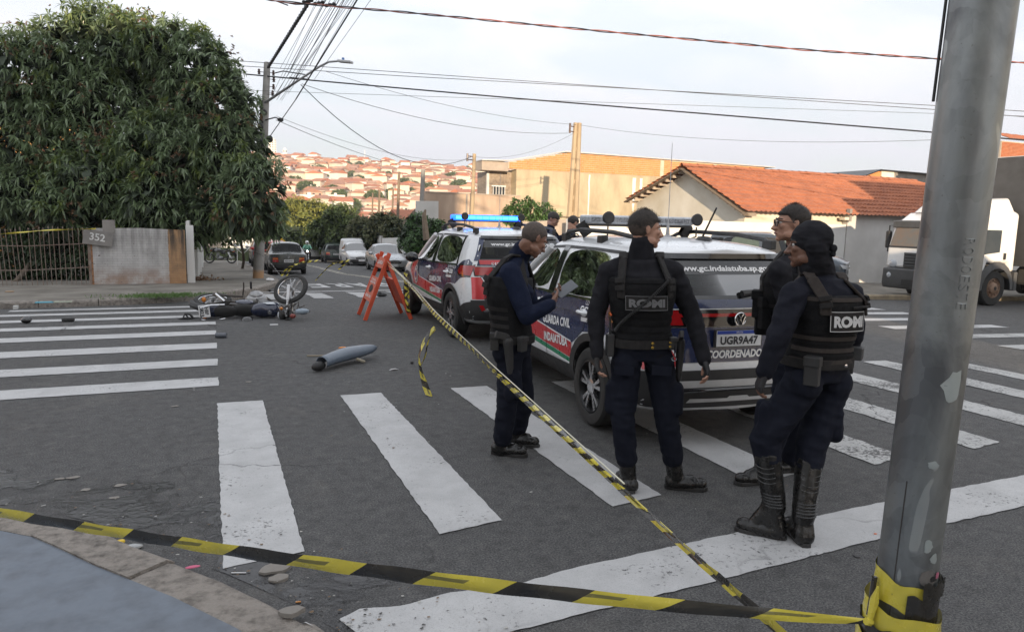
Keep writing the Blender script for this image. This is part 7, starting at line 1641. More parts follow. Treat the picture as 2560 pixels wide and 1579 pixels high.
# ================================================================ motorcycles
m_bikeb = pm('motorcycle_navy_paint', (.012, .018, .045), .18, (.010, .014, .035), 4, .4, coat=.8); m_engine = pm('cast_engine', (.38, .38, .38), .4, (.20, .20, .20), 14, .6, .2, 80, metal=.6); m_seatv = pm('black_vinyl', (.018, .018, .018), .55)
m_frame = pm('worn_black_frame', (.020, .019, .018), .5, (.07, .05, .035), 14, .7)
def bikewheel(t, m, r, name, tw=.055, spokes=28, mt=m_tyre):
    """m: world matrix with z along the axle"""
    im = t.matrix_basis.inverted(); mm = im @ m
    e = bpy.data.objects.new(name, None); C.objects.link(e); e.parent = t
    P = [(r-.045+.045*math.cos(a), tw*.62*math.sin(a)) for a in np.linspace(-2.5, 2.5, 13)]
    o = MB().lathe(P, 40, m=mm).build('tyre', mt, e, True)
    MB().lathe([(r-.075, -.022), (r-.062, -.026), (r-.070, 0), (r-.062, .026), (r-.075, .022), (r-.085, .012), (r-.085, -.012), (r-.075, -.022)], 40, m=mm).build('rim', m_chrome, e, True)
    MB().lathe([(.001, -.055), (.045, -.055), (.05, -.03), (.028, -.025), (.028, .025), (.05, .03), (.045, .055), (.001, .055)], 18, m=mm).build('hub', m_engine, e, True)
    mb = MB()
    for k in range(spokes):
        a = 2*math.pi*k/spokes; a2 = a+(.32 if k % 2 else -.32); s_ = 1 if k % 4 < 2 else -1
        mb.tube([mm @ Vector((.045*math.cos(a), .045*math.sin(a), .03*s_)), mm @ Vector(((r-.08)*math.cos(a2), (r-.08)*math.sin(a2), 0))], .0022, 4)
    mb.build('spoke', m_chrome, e); return e
def moto(label, origin, Mb, Mf, paint=m_bikeb, plate=None, Mp=None, group=None, detail=True):
    """Mb: local bike frame (x right, y forward, z up) to world; Mf: frame of the front assembly (origin at the front hub, z up the fork, x along the axle)"""
    t = thing('motorcycle', label, 'motorcycle', origin, group=group); im = t.matrix_basis.inverted()
    W = lambda *p: Mb @ Vector(p); Fm = lambda *p: Mf @ Vector(p)
    def part(name, mat, mb, smooth=True, bevel=0): return mb.xf(im).build(name, mat, t, smooth, bevel=bevel)
    r = .305; bikewheel(t, Mb @ rotm(0, R(90), 0, (0, -.64, r)), r, 'wheel'); bikewheel(t, Mf @ rotm(0, R(90), 0), r, 'wheel')
    ell = lambda c, rad, n=16, rx=0: MB().ball((0, 0, 0), rad, n, m=Matrix.Identity(4)).xf(Mb @ rotm(rx, 0, 0, c))
    # tank, seat, side covers, tail
    tk = MB(); tk.ball((0, .20, .80), (.13, .24, .115), 20); tk.ball((0, .33, .83), (.12, .12, .10), 16); tk.ball((.07, .28, .76), (.06, .16, .09), 14); tk.ball((-.07, .28, .76), (.06, .16, .09), 14); part('tank', paint, tk.xf(Mb))
    part('fuel_cap', m_chrome, MB().lathe([(.001, .02), (.032, .018), (.036, 0)], 18, m=Matrix.Translation(Vector((0, .28, .922)))).xf(Mb))
    for s in (-1, 1): part('tank_decal', m_slv, MB().add([(s*.136, .16, .80), (s*.132, .34, .79), (s*.125, .38, .86), (s*.128, .24, .86)], [(0, 1, 2, 3)]).xf(Mb), False)
    st = MB(); st.ball((0, -.12, .80), (.115, .22, .05), 16); st.ball((0, -.42, .84), (.11, .20, .045), 16); part('seat', m_seatv, st.xf(Mb))
    for s in (-1, 1): part('side_cover', paint, MB().ball((0, 0, 0), (.03, .15, .10), 14).xf(Mb @ rotm(R(14), 0, 0, (s*.10, -.12, .66))))
    part('tail_cowl', paint, MB().ball((0, 0, 0), (.11, .20, .06), 16).xf(Mb @ rotm(R(12), 0, 0, (0, -.60, .80))))
    part('rear_fender', m_blk, MB().tube([W(0, -.60, .72), W(0, -.80, .66), W(0, -.93, .52), W(0, -.97, .40)], [.06, .065, .06, .05], 8))
    part('grab_rail', m_chrome, MB().tube([W(-.12, -.42, .84), W(-.14, -.62, .90), W(-.10, -.78, .92), W(.10, -.78, .92), W(.14, -.62, .90), W(.12, -.42, .84)], .012, 8))
    part('tail_lamp', m_tail, MB().box((-.06, -.82, .72), (.06, -.76, .80)).xf(Mb), False, .01)
    for s in (-1, 1):
        part('indicator', m_amber, MB().ball((s*.17, -.74, .72), (.045, .035, .030), 10).xf(Mb)); part('indicator_stem', m_blk, MB().tube([W(s*.06, -.74, .73), W(s*.13, -.74, .72)], .008, 6))
        part('shock', m_chrome, MB().tube([W(s*.13, -.58, .36), W(s*.12, -.42, .70)], .022, 10)); part('swingarm', m_frame, MB().tube([W(s*.09, -.64, .30), W(s*.08, -.15, .36)], .018, 8))
    if plate:
        Mp = Mp or Mb @ Matrix.Translation((0, -1.0, .58)); pl = part('number_plate', m_plate, MB().box((-.10, -.012, -.085), (.10, -.004, .085)).xf(Mp), False)
        for i, tx in enumerate(plate):
            v, f = textmesh(tx, 1., bold=.03); v = v-(v.max(0)+v.min(0))/2; v[:, 0] *= (.125 if i == 0 else .165)/np.ptp(v[:, 0]); v[:, 1] *= .058/np.ptp(v[:, 1]); MB().add([(p[0], -.0145, .038-.075*i+p[1]) for p in v], f).xf(im @ Mp).build('lettering', m_ink, pl)
    # frame, engine, exhaust
    fr = MB()
    for pts in ([W(0, .44, .80), W(0, .10, .74), W(0, -.30, .72), W(0, -.70, .74)], [W(0, .44, .74), W(0, .36, .46), W(0, .22, .22), W(0, -.10, .22), W(0, -.22, .40), W(0, -.25, .72)]): fr.tube(pts, .020, 8)
    for s in (-1, 1): fr.tube([W(s*.08, -.05, .70), W(s*.09, -.35, .62), W(s*.09, -.62, .70)], .014, 6); fr.tube([W(s*.06, -.16, .26), W(s*.20, -.14, .24), W(s*.30, -.14, .25)], .012, 6)
    part('frame', m_frame, fr)
    en = MB(); en.ball((0, .06, .34), (.13, .19, .12), 16); en.ball((.10, .0, .33), (.07, .12, .10), 14); en.ball((-.10, .06, .33), (.07, .12, .10), 14); part('crankcase', m_engine, en.xf(Mb))
    cy = MB()
    for q in range(8): cy.box((-.075, .12+.010*q-.06, .44+q*.024), (.075, .12+.010*q+.075, .452+q*.024))
    cy.box((-.05, .09, .42), (.05, .22, .64)); part('cylinder', m_engine, cy.xf(Mb), False)
    part('exhaust', m_chrome, MB().tube([W(.03, .24, .52), W(.07, .34, .42), W(.12, .26, .24), W(.14, -.05, .20)], .020, 8)); part('muffler', m_silverp, MB().tube([W(.14, -.05, .22), W(.15, -.12, .23), W(.16, -.58, .33), W(.16, -.75, .37)], [.025, .042, .048, .035], 12)); part('heat_shield', m_chrome, MB().tube([W(.195, -.2, .255), W(.20, -.5, .32)], .022, 8))
    [part('footpeg', m_blk, MB().tube([W(a, c, d), W(b2, c, d+.01)], .018, 8)) for a, b2, c, d in ((.2, .33, -.02, .3), (-.2, -.33, -.02, .3), (.16, .28, -.36, .42))]; part('brake_pedal', m_chrome, MB().tube([W(.19, -.04, .28), W(.20, .18, .27), W(.17, .22, .29)], .008, 6))
    # front assembly, its own frame
    for s in (-1, 1): part('fork_leg', m_chrome if s < 0 else m_silverp, MB().tube([Fm(s*.085, 0, -.02), Fm(s*.085, 0, .30)], .026, 10).tube([Fm(s*.085, 0, .30), Fm(s*.085, 0, .62)], .017, 10))
    part('triple_clamp', m_blk, MB().box((-.12, -.035, .56), (.12, .035, .60)).box((-.12, -.03, .42), (.12, .03, .45)).tube([(0, -.02, .40), (0, -.02, .64)], .03, 8).xf(Mf), False, .01)
    part('handlebar', m_blk, MB().tube([Fm(-.36, -.16, .70), Fm(-.20, -.08, .72), Fm(-.10, -.02, .64), Fm(.10, -.02, .64), Fm(.20, -.08, .72), Fm(.36, -.16, .70)], .012, 8))
    for s in (-1, 1):
        part('grip', m_tyre, MB().tube([Fm(s*.24, -.10, .715), Fm(s*.37, -.165, .70)], .019, 8)); part('lever', m_silverp, MB().tube([Fm(s*.22, -.06, .72), Fm(s*.36, -.10, .71)], .006, 6))
        part('indicator', m_amber, MB().ball((s*.16, .06, .50), (.03, .03, .028), 10).xf(Mf))
    part('headlamp', m_blk, MB().ball((0, .10, .52), (.09, .08, .09), 16).xf(Mf)); part('headlamp_lens', m_lens, MB().ball((0, .155, .52), (.075, .03, .075), 16).xf(Mf)); part('gauge', m_blk, MB().ball((0, .0, .66), (.08, .05, .04), 12).xf(Mf))
    return t
def basis(o, x, y, z):
    x, y, z = Vector(x).normalized(), Vector(y).normalized(), Vector(z).normalized()
    return Matrix(((x.x, y.x, z.x, o[0]), (x.y, y.y, z.y, o[1]), (x.z, y.z, z.z, o[2]), (0, 0, 0, 1)))
# fallen one: lies on its right side, wheels away from the camera, front end torn upwards
y_ = Vector((1.0, -.08, .0)).normalized(); z_ = Vector((-.05, -.95, -.24)).normalized(); z_ = (z_-y_*z_.dot(y_)).normalized(); x_ = y_.cross(z_)
rw = Vector((-0.012, 12.962, 0.251)); O = rw-(y_*-.64+z_*.305)
Mb = basis(O, x_, y_, z_)
fh = Vector((1.22, 12.467, 0.471)); dn = (Vector((1.144, 12.11, 0.066))-fh).normalized(); axl = Vector((-.45, -.85, .2)); ff_ = dn.cross(axl).normalized(); axl = ff_.cross(dn).normalized()
Mf = basis(fh, axl, -ff_ if False else dn.cross(axl), dn)
t = moto('fallen dark motorcycle on its side on the crossing, front wheel twisted upwards', (0.407, 12.764, -0.011), Mb, Mf, plate=('HBF', '2823'), Mp=basis((-0.143, 12.398, 0.141), (.10, 0, -1), (.2, .95, .25), Vector((.10, 0, -1)).cross(Vector((.2, .95, .25)))))
im = t.matrix_basis.inverted()
MB().ball(tuple(im @ Vector((0.496, 12.158, 0.001))), (.10, .09, .06), 12).build('mirror', m_gloss, t, True)
mb = MB(); r_ = random.Random(3); c = Vector((1.184, 11.988, 0.101))
for q in range(14): p = c+Vector((r_.uniform(-.16, .16), r_.uniform(-.1, .1), r_.uniform(-.02, .16))); mb.tube([p, p+Vector((r_.uniform(-.12, .12), r_.uniform(-.08, .08), r_.uniform(-.10, .10))), p+Vector((r_.uniform(-.16, .16), 0, r_.uniform(-.1, .05)))], .008, 5)
mb.xf(im).build('loose_wiring', m_frame, t, True)
MB().ball((0, 0, 0), (.12, .05, .05), 10).xf(im @ Matrix.Translation(Vector((1.337, 11.93, 0.15)))).build('broken_headlamp_shell', pm('pale_plastic', (.30, .36, .42), .3), t, True)
MB().ball((0, 0, 0), (.05, .04, .04), 10).xf(im @ Matrix.Translation(Vector((1.185, 11.876, 0.083)))).build('broken_lamp', pm('dull_red_plastic', (.25, .06, .05), .4), t, True)
# parked one on the left pavement
b_ = Vector((0.487, 47.158, -1.34)); yaw_ = R(100); y2 = Vector((-.85, .2, 0)).normalized(); Mb2 = basis(b_, y2.cross(Vector((0, 0, 1))), y2, (0.05, 0, 1))
fz = Vector((0, -.35, 1)).normalized(); Mf2 = Mb2 @ basis((0, .66, .305), (1, 0, 0), (0, 1, .35), (0, -.35, 1))
moto('black motorcycle parked on the left pavement in front of the white house', b_, Mb2, Mf2, m_gloss)
# rider coming up the street
b_ = Vector((6.75, 56.0, -1.874)); y2 = Vector((-.1, -1, 0)).normalized(); Mb3 = basis(b_, y2.cross(Vector((0, 0, 1))), y2, (0, 0, 1)); Mf3 = Mb3 @ basis((0, .66, .305), (1, 0, 0), (0, 1, .35), (0, -.35, 1))
t = moto('oncoming motorcycle with its headlamp lit, ridden up the street', b_, Mb3, Mf3, m_gloss)
MB().ball((0, .165, .56), (.07, .03, .07), 12).xf(t.matrix_basis.inverted() @ Mf3).build('lit_headlamp', emis('lit_headlamp', (1., .93, .8), 12.), t, True)
f = y2; s_ = Vector((f.y, -f.x, 0)); U = lambda z, x=0, y=0: b_+s_*x+f*y+V3(0, 0, z)
J = dict(head=U(1.52, 0, -.02), neck=U(1.34, 0, -.12), chest=U(1.16, 0, -.18), pelvis=U(.86, 0, -.22), shL=U(1.28, -.19, -.12), shR=U(1.28, .19, -.12), elL=U(1.06, -.30, .05), elR=U(1.06, .30, .05), wrL=U(1.04, -.30, .30), wrR=U(1.04, .30, .30),
  hipL=U(.82, -.10, -.15), hipR=U(.82, .10, -.15), knL=U(.62, -.20, .25), knR=U(.62, .20, .25), anL=U(.34, -.20, .02), anR=U(.34, .20, .02), toL=U(.30, -.22, .15), toR=U(.30, .22, .15))
rd = Man('rider in a green shirt and white helmet coming up the street', U(0), J, f, f, detail=0); rd.body(m_skinC, .8, voxel=.012); rd.shirt(pm('mint_green_shirt', (.18, .42, .32), .8), .3, .03); rd.trousers(m_trous, .9)
MB().ball(rd.H(0, 0, .02), (.135, .15, .145), 16).build('helmet', m_wpaint, rd.t, True, world=True); MB().ball(rd.H(0, .07, .0), (.11, .09, .055), 14).build('visor', m_gloss, rd.t, True, world=True)

# ================================================================ the galvanised pole close to the camera
m_zinc, g, b = newmat('galvanised_zinc'); vec = g.co('Object')
vo = g.n('TexVoronoi', i={'Scale': 26., 'Randomness': 1.}); nn = g.n('TexNoise', i={'Scale': 7., 'Detail': 5}); g.l(g.co('Object', (1, 1, .5)), nn.inputs['Vector'])
wv = g.n('VectorMath', operation='ADD'); sc_ = g.n('VectorMath', operation='SCALE', i={'Scale': .12}); g.l(nn.outputs[1], sc_.inputs[0]); g.l(vec, wv.inputs[0]); g.l(sc_.outputs[0], wv.inputs[1]); g.l(wv.outputs[0], vo.inputs['Vector'])
spang = g.rng(vo.outputs['Color'], .2, .8); big = g.rng(g.noise(6.5, 5, .6, g.co('Object', (1, 1, .45)), .5), .42, .62)
c_ = g.mix(big, (.13, .135, .14), (.27, .285, .28)); c_ = g.mix(g.math('MULTIPLY', spang, .25), c_, (.36, .38, .38)); patch_ = g.rng(g.noise(11, 2, .4, g.co('Object', (1, 1, .6)), .8), .615, .63); c_ = g.mix(g.math('MULTIPLY', patch_, .55), c_, (.52, .54, .52))
rustn = g.rng(g.noise(5, 6, .7, g.co('Object', (1.5, 1.5, .4))), .62, .78, 0, .5); c_ = g.mix(rustn, c_, (.17, .14, .11)); speck = g.rng(g.noise(170, 2, .6, vec), .68, .74, 0, .5); c_ = g.mix(speck, c_, (.13, .12, .11))
g.l(c_, b.inputs['Base Color']); b.inputs['Metallic'].default_value = .75; g.l(g.rng(g.noise(14, 5, .6, vec), .3, .7, .34, .52), b.inputs['Roughness']); g.l(g.bump(g.noise(60, 4, .6, vec), .12, .002), b.inputs['Normal'])
px_, py_ = 1.315, .905; RP = .0530
PB = Vector((1.245, 0.882, 1.011)); px_, py_ = PB.x, PB.y
t = thing('steel_post', 'thick galvanised steel post standing close to the camera, wrapped in tape', 'post', (px_, py_, 0))
vd = Vector((-px_, -py_, 0)).normalized(); rt_ = Vector((-vd.y, vd.x, 0))      # towards the camera; image right
if rt_.dot(Vector((math.cos(YAW), -math.sin(YAW), 0))) < 0: rt_ = -rt_
def axis(z): return Vector((px_, py_, z))+rt_*(-.011+.024*(z-1))
MB().tube([axis(z) for z in (0, .8, 1.7, 3.0, 4.6)], RP, 64).build('shaft', m_zinc, t, True, world=True)
def cyl(u, z, lift=0.): a = u/RP; return axis(z)+(vd*math.cos(a)+rt_*math.sin(a))*(RP+lift)
# weld seam
MB().tube([cyl(-.018+.002*math.sin(z*4), z, .0004) for z in np.linspace(.02, 1.25, 30)], .0011, 5).build('weld_seam', pm('dark_seam', (.05, .045, .04), .6), t, True, world=True)
# embossed name running down the shaft
word = 'RODOESTE'
for i, ch in enumerate(word):
    v, f = textmesh(ch, 1., bold=-.01); v = v-(v.max(0)+v.min(0))/2; v[:, 0] *= .0125/np.ptp(v[:, 0]); v[:, 1] *= .018/np.ptp(v[:, 1])
    z0 = 1.700-.0163*i; n = len(v); P = [cyl(.030+p[1], z0-p[0]*.95, .0013) for p in v]; Q = [cyl(.030+p[1], z0-p[0]*.95, -.001) for p in v]
    from collections import Counter
    ec = Counter(); 
    for q in f:
        for a, b2 in zip(q, q[1:]+q[:1]): ec[(a, b2)] += 1
    sidef = [(a, a+n, b2+n, b2) for (a, b2) in ec if (b2, a) not in ec]
    MB().add(P+Q, list(f)+sidef).build('embossed_letter', m_zinc, t, world=True)
# sticker remnants, scratched marks
r_ = random.Random(12)
def blob(u0, z0, ru, rz_, mat, nm, k=14, lift=.0008):
    pts = [(u0+ru*math.cos(a)*r_.uniform(.6, 1.15), z0+rz_*math.sin(a)*r_.uniform(.6, 1.15)) for a in np.linspace(0, 6.283, k+1)[:-1]]; c = cyl(u0, z0, lift+.0008)
    MB().add([cyl(u, z, lift) for u, z in pts]+[c], [(i, (i+1) % k, k) for i in range(k)]).build(nm, mat, t, True, world=True)
m_old_st = pm('old_sticker_residue', (.33, .33, .31), .8, (.20, .20, .19), 90, .8); m_pale = pm('pale_zinc_patch', (.42, .46, .45), .5, (.36, .40, .39), 30, .5, metal=.5)
blob(.040, 1.065, .028, .018, pm('grimy_label_patch', (.15, .14, .13), .8, (.08, .075, .07), 60, .8), 'label_residue'); blob(.052, 1.065, .012, .007, pm('black_mark', (.015, .014, .014), .7), 'black_mark', lift=.002); blob(.0585, 1.070, .007, .008, pm('pink_mark', (.45, .12, .20), .7, (.3, .1, .14), 60), 'pink_mark', lift=.0026)
blob(.035, 1.440, .020, .034, m_pale, 'zinc_patch'); blob(.018, 1.290, .010, .008, m_pale, 'zinc_patch'); blob(.030, 1.130, .009, .014, m_pale, 'zinc_patch'); blob(.045, 1.105, .010, .012, m_pale, 'zinc_patch')
for (u, z, w2, h2) in ((.030, 1.008, .014, .010), (.034, 0.986, .012, .008), (.022, 1.040, .012, .004)): MB().tube([cyl(u, z-h2, .0012), cyl(u-.004, z+h2, .0012), cyl(u+w2*.5, z, .0012), cyl(u+w2, z+h2, .0012)], .0007, 4).build('scratched_mark', m_old_st, t, world=True)
MB().tube([cyl(-.079, z, .004) for z in np.linspace(1.95, 3.2, 8)], .0028, 6).build('conduit', m_blk, t, True, world=True)
# ================================================================ barrier tape
m_ty = pm('yellow_tape_film', (.62, .52, .06), .25, (.50, .43, .07), 9, .6, .25, 30, coat=.3); m_tb = pm('black_tape_film', (.022, .02, .018), .25, (.045, .04, .03), 9, .6, .25, 30, coat=.3); m_to = pm('olive_tape_overlap', (.20, .18, .05), .3, (.14, .13, .05), 9, .6, .25, 30, coat=.3); m_tw = pm('pale_tape_edge', (.62, .60, .48), .4)
def ribbon(pts, w, label, period=.26, skew=.035, twist=None, name='barrier_tape', n=None, sag=0., phase=0., parent=None, up=(0, 0, 1), mats=None, shear=1.):
    pts = [Vector(p) for p in pts]; cum = [0.]
    for i in range(len(pts)-1): cum.append(cum[-1]+(pts[i+1]-pts[i]).length)
    L_ = cum[-1]; ws = w if isinstance(w, (list, tuple)) else [w]*len(pts)
    def at(s_):
        i = max(0, min(len(pts)-2, int(np.searchsorted(cum, s_, 'right'))-1)); f = (s_-cum[i])/max(1e-6, cum[i+1]-cum[i]); p0, p1, p2, p3 = pts[max(i-1, 0)], pts[i], pts[i+1], pts[min(i+2, len(pts)-1)]
        p = .5*((2*p1)+(p2-p0)*f+(2*p0-5*p1+4*p2-p3)*f*f+(3*p1-p0-3*p2+p3)*f**3) if len(pts) > 2 else p1.lerp(p2, f)
        return p-V3(0, 0, sag*4*(s_/L_)*(1-s_/L_)), ws[i]+(ws[i+1]-ws[i])*f
    n = n or max(12, int(L_/.04)); k = 4; mb = MB(); half = period/2
    # cut lines: even samples plus slanted colour changes
    cuts = sorted(set([round(L_*i/n, 5) for i in range(n+1)]+[round(c, 5) for c in np.arange(-phase, L_, half) if 0 < c < L_]))
    rows = []
    for c in cuts:
        row = []
        for j in range(k+1):
            v_ = j/k-.5; s_ = max(0, min(L_, c+v_*skew*2)); p, ww = at(s_); q, _ = at(min(L_, s_+.01)); d = (q-p) if (q-p).length > 1e-6 else (p-at(s_-.01)[0]); d.normalize()
            u = Vector(up); a = (u-d*u.dot(d)).normalized(); b2 = d.cross(a); tw = twist(s_) if twist else 0.; dr = a*math.cos(tw)+b2*math.sin(tw); nr = b2*math.cos(tw)-a*math.sin(tw)
            row.append(p+dr*ww*v_+nr*ww*.10*math.cos(v_*3.14)+nr*.002*math.sin(s_*31+j))
        rows.append(row)
    for i in range(len(rows)-1):
        mid = (cuts[i]+cuts[i+1])/2+phase; m_ = int(mid/half) % 2; b0 = len(mb.v)
        mb.v += [tuple(p) for p in rows[i]+rows[i+1]]
        for j in range(k): mb.f.append((b0+j, b0+j+1, b0+k+2+j, b0+k+1+j)); fr_ = (mid/half) % 1; mb.mi.append(2 if m_ == 0 and j == 2 and fr_ < .45 and not mats else m_)
    me = mb.build(name, mats or [m_ty, m_tb, m_to], parent, True, world=parent is not None, sharp=0)
    bm = bmesh.new(); bm.from_mesh(me.data); bmesh.ops.remove_doubles(bm, verts=bm.verts, dist=1e-5); bm.to_mesh(me.data); bm.free()
    if label: tag(me, label, 'barrier tape')
    return me
ribbon([(-1.4, 3.203, 0.768), (-0.593, 2.374, 0.842), (-0.034, 1.865, 0.874), (0.409, 1.482, 0.902), (0.785, 1.192, 0.922), (1.051, 0.988, 0.944), (1.158, 0.901, 0.958)], [.040, .037, .037, .037, .030, .022, .010], 'yellow and black tape stretched across the foreground from the left to the steel post', period=.36, skew=.028, twist=lambda s_: .25*math.sin(s_*1.2))
tp = [(2.715, 11.735, 0.963), (2.396, 8.942, 0.829), (1.998, 6.582, 0.792), (1.598, 3.897, 0.777), (1.385, 2.137, 0.736), (1.244, 1.301, 0.757), (1.202, 0.88, 0.758)]
ribbon(tp, [.03, .035, .045, .045, .040, .034, .02], 'yellow and black tape running from the orange barrier down to the steel post', period=.16, skew=.02, twist=lambda s_: .9*math.sin(s_*.9)+.4, n=260)
ribbon([Vector(p)+V3(.012, 0, -.035+.02*(i/6)) for i, p in enumerate(tp)], .022, 'second strand of tape hanging just under the one from the orange barrier', period=.16, skew=.02, twist=lambda s_: 1.2*math.sin(s_*1.1+1), n=220, phase=.05)
MB_ = MB().tube([Vector(p)+V3(0, 0, .022) for p in tp[:5]], .0035, 5); tag(MB_.build('string', m_tw, None, True), 'pale twisted edge of tape pulled tight from the orange barrier', 'string')
ribbon([(1.982, 6.526, 0.666), (1.882, 6.54, 0.542), (1.824, 6.531, 0.388), (1.831, 6.497, 0.255), (1.86, 6.454, 0.124), (1.893, 6.401, 0.007)], [.04, .055, .05, .05, .06, .06], 'loose tape end hanging from the long tape down to the road', period=.16, skew=.03, twist=lambda s_: 1.1*math.sin(s_*5), up=(.9, -.4, 0))
ribbon([(1.975, 6.529, 0.666), (1.896, 6.477, 0.532), (1.861, 6.451, 0.401), (1.824, 6.474, 0.3)], [.03, .045, .045, .04], 'second loose strand hanging beside the loose tape end', period=.14, skew=.03, twist=lambda s_: .7+1.1*math.sin(s_*6), up=(.9, -.4, 0))
# floating ends beyond the motorcycle
fl = lambda s_: 1.3*math.sin(s_*4)
ribbon([(1.614, 18.84, 0.165), (1.801, 18.794, 0.393), (2.144, 18.665, 0.513), (2.542, 18.507, 0.593)], .05, 'tangled tape fluttering in front of the dark sedan', period=.16, skew=.03, twist=fl, up=(.9, -.4, .3)); ribbon([(1.746, 18.893, 0.16), (1.867, 18.872, 0.366), (2.099, 18.794, 0.515), (2.329, 18.706, 0.582)], .04, 'shorter tape strand fluttering under the tangled tape', period=.14, skew=.03, twist=fl, up=(.9, -.4, .3))
ribbon([(2.412, 18.484, 0.063), (2.588, 18.439, 0.27), (2.802, 18.378, 0.478), (3.031, 18.292, 0.554), (3.249, 18.206, 0.61)], [.015, .03, .05, .05, .05], 'tape strand fluttering in front of the white pickup', period=.16, skew=.03, twist=fl, up=(.9, -.4, .3)); ribbon([(2.984, 18.391, 0.353), (3.121, 18.351, 0.478), (3.258, 18.312, 0.604)], .04, 'short loose end of tape in front of the white pickup', period=.14, skew=.03, twist=fl, up=(.9, -.4, .3))
ribbon([(-1.748, 19.925, 0.734), (-0.483, 20.478, 0.711), (1.242, 22.899, 0.549), (1.614, 18.84, 0.165)], .018, 'thin dark twisted tape strung from the wall to the utility pole', period=.5, twist=lambda s_: s_*9, mats=[m_tb, m_tb])
ribbon([(-4.921, 19.55, 1.086), (-3.999, 19.55, 1.189), (-3.483, 19.55, 1.243), (-2.542, 19.55, 1.286)], .035, 'yellow tape tied along the top of the barred fence', period=.5, skew=.02, twist=fl, mats=[m_ty, m_ty])
# tape wound round the steel post
tw = thing('tape_wrap', 'yellow and black tape wound round the foot of the galvanised steel post', 'barrier tape', (px_, py_, .7))
for q, (z0, z1, wd, mt, a0, a1, lf) in enumerate(((1.045, 0.995, .055, m_ty, -2.4, 2.4, .0022), (1.000, 0.990, .060, m_tb, .1, 2.6, .0016), (1.045, 1.035, .03, m_tb, .5, 2.4, .0012), (0.970, 0.940, .065, m_ty, -2.6, 2.6, .003), (0.920, 0.925, .06, m_tb, -2.6, .3, .0036), (0.900, 0.880, .06, m_ty, -1.6, 2.8, .0042), (0.840, 0.820, .07, m_tb, -2.8, 2.8, .003), (0.800, 0.780, .05, m_ty, -2.8, 2.8, .003))):
    n = 34; V = []
    for i in range(n+1):
        u_ = (a0+(a1-a0)*i/n)*RP
        for j in range(5): V.append(cyl(u_, z0+(z1-z0)*i/n-wd*(j/4-.5)+.004*math.sin(i*.7+j), q*.0045+.002+.0012*math.sin(i*1.3+j*2.1)))
    MB().add(V, [(i*5+j, i*5+5+j, i*5+6+j, i*5+j+1) for i in range(n) for j in range(4)]).build('tape_turn', mt, tw, True, world=True, sharp=0)
kn = (1.157, 0.898, 0.96); mb = MB().tube([Vector(kn)+V3(-.008, 0, .002), Vector(kn), Vector(kn)+V3(.008, 0, -.002)], [.007, .009, .006], 8).tube([kn, (1.166, 0.898, 1.002), (1.165, 0.892, 1.034)], [.005, .009, .002], 6); mb.build('tape_knot', m_ty, tw, True, world=True)
MB().tube([(1.161, 0.906, 0.969), (1.174, 0.911, 1.002), (1.181, 0.914, 1.041), (1.178, 0.915, 1.037)], [.003, .005, .006, .002], 6).build('tape_end', m_tb, tw, True, world=True)
# ================================================================ folding orange barrier
m_or = pm('orange_barrier_paint', (.62, .085, .03), .5, (.50, .07, .03), 5, .6, .1, 60); m_orp = pm('worn_orange_panel', (.55, .12, .07), .6, (.45, .20, .15), 30, .8)
t = thing('folding_barrier', 'orange folding A-frame barrier holding the tape in front of the far patrol car', 'barrier', (2.72, 12.05, 0))
ap = 2.72; zt_ = 1.10
def leg(p, q, nm='leg'):
    MB().beam(p, q, .065, .035, up=(0, 1, 0)).build(nm, m_or, t, world=True, bevel=.004)
LF = [((2.36, 12.42, .0), (2.76, 12.30, zt_+.02)), ((2.32, 11.66, 0), (2.75, 11.72, zt_+.02))]; RG = [((3.14, 12.45, 0), (2.66, 12.28, zt_-.02)), ((3.10, 11.62, 0), (2.69, 11.76, zt_-.02))]
for p, q in LF+RG: leg(p, q)
def board(f0, f1, pr, mat, nm, off=.0):
    a = [Vector(pr[0][0]).lerp(Vector(pr[0][1]), f) for f in (f0, f1)]; b2 = [Vector(pr[1][0]).lerp(Vector(pr[1][1]), f) for f in (f0, f1)]
    d = Vector((-.02 if pr is LF else .02, 0, .008)); V = [a[0]+d*off, b2[0]+d*off, b2[1]+d*off, a[1]+d*off]; return MB().prism([v+d*1.0 for v in V], -d*1.6).build(nm, mat, t, world=True)
bd1 = board(.76, .92, LF, m_orp, 'board'); bd2 = board(.26, .62, LF, m_orp, 'board'); board(.76, .92, RG, m_or, 'board'); board(.22, .62, RG, m_or, 'board')
def onb(u, v_, lift=.03): a = Vector(LF[1][0]).lerp(Vector(LF[1][1]), v_); b2 = Vector(LF[0][0]).lerp(Vector(LF[0][1]), v_); return a.lerp(b2, u)+Vector((-lift, 0, lift*.4))
for (tx, v0, h_, w_) in (('GUARDA', .84, .055, .7), ('CIVIL', .575, .03, .6), ('INDAIATUBA', .535, .03, .75), ('GUARDA CIVIL', .33, .04, .75)):
    v, f = textmesh(tx, 1., bold=.02); v = v-(v.max(0)+v.min(0))/2; v[:, 0] *= w_/np.ptp(v[:, 0]); v[:, 1] *= h_/np.ptp(v[:, 1]); MB().add([onb(.5-p[0], v0+p[1]) for p in v], f).build('lettering', m_wlet, t, world=True)
MB().add([onb(.5+.22*math.cos(a), .44+.06*math.sin(a), .028) for a in np.linspace(0, 6.283, 17)[:-1]], [tuple(range(16))]).build('emblem', m_ink, t, world=True)
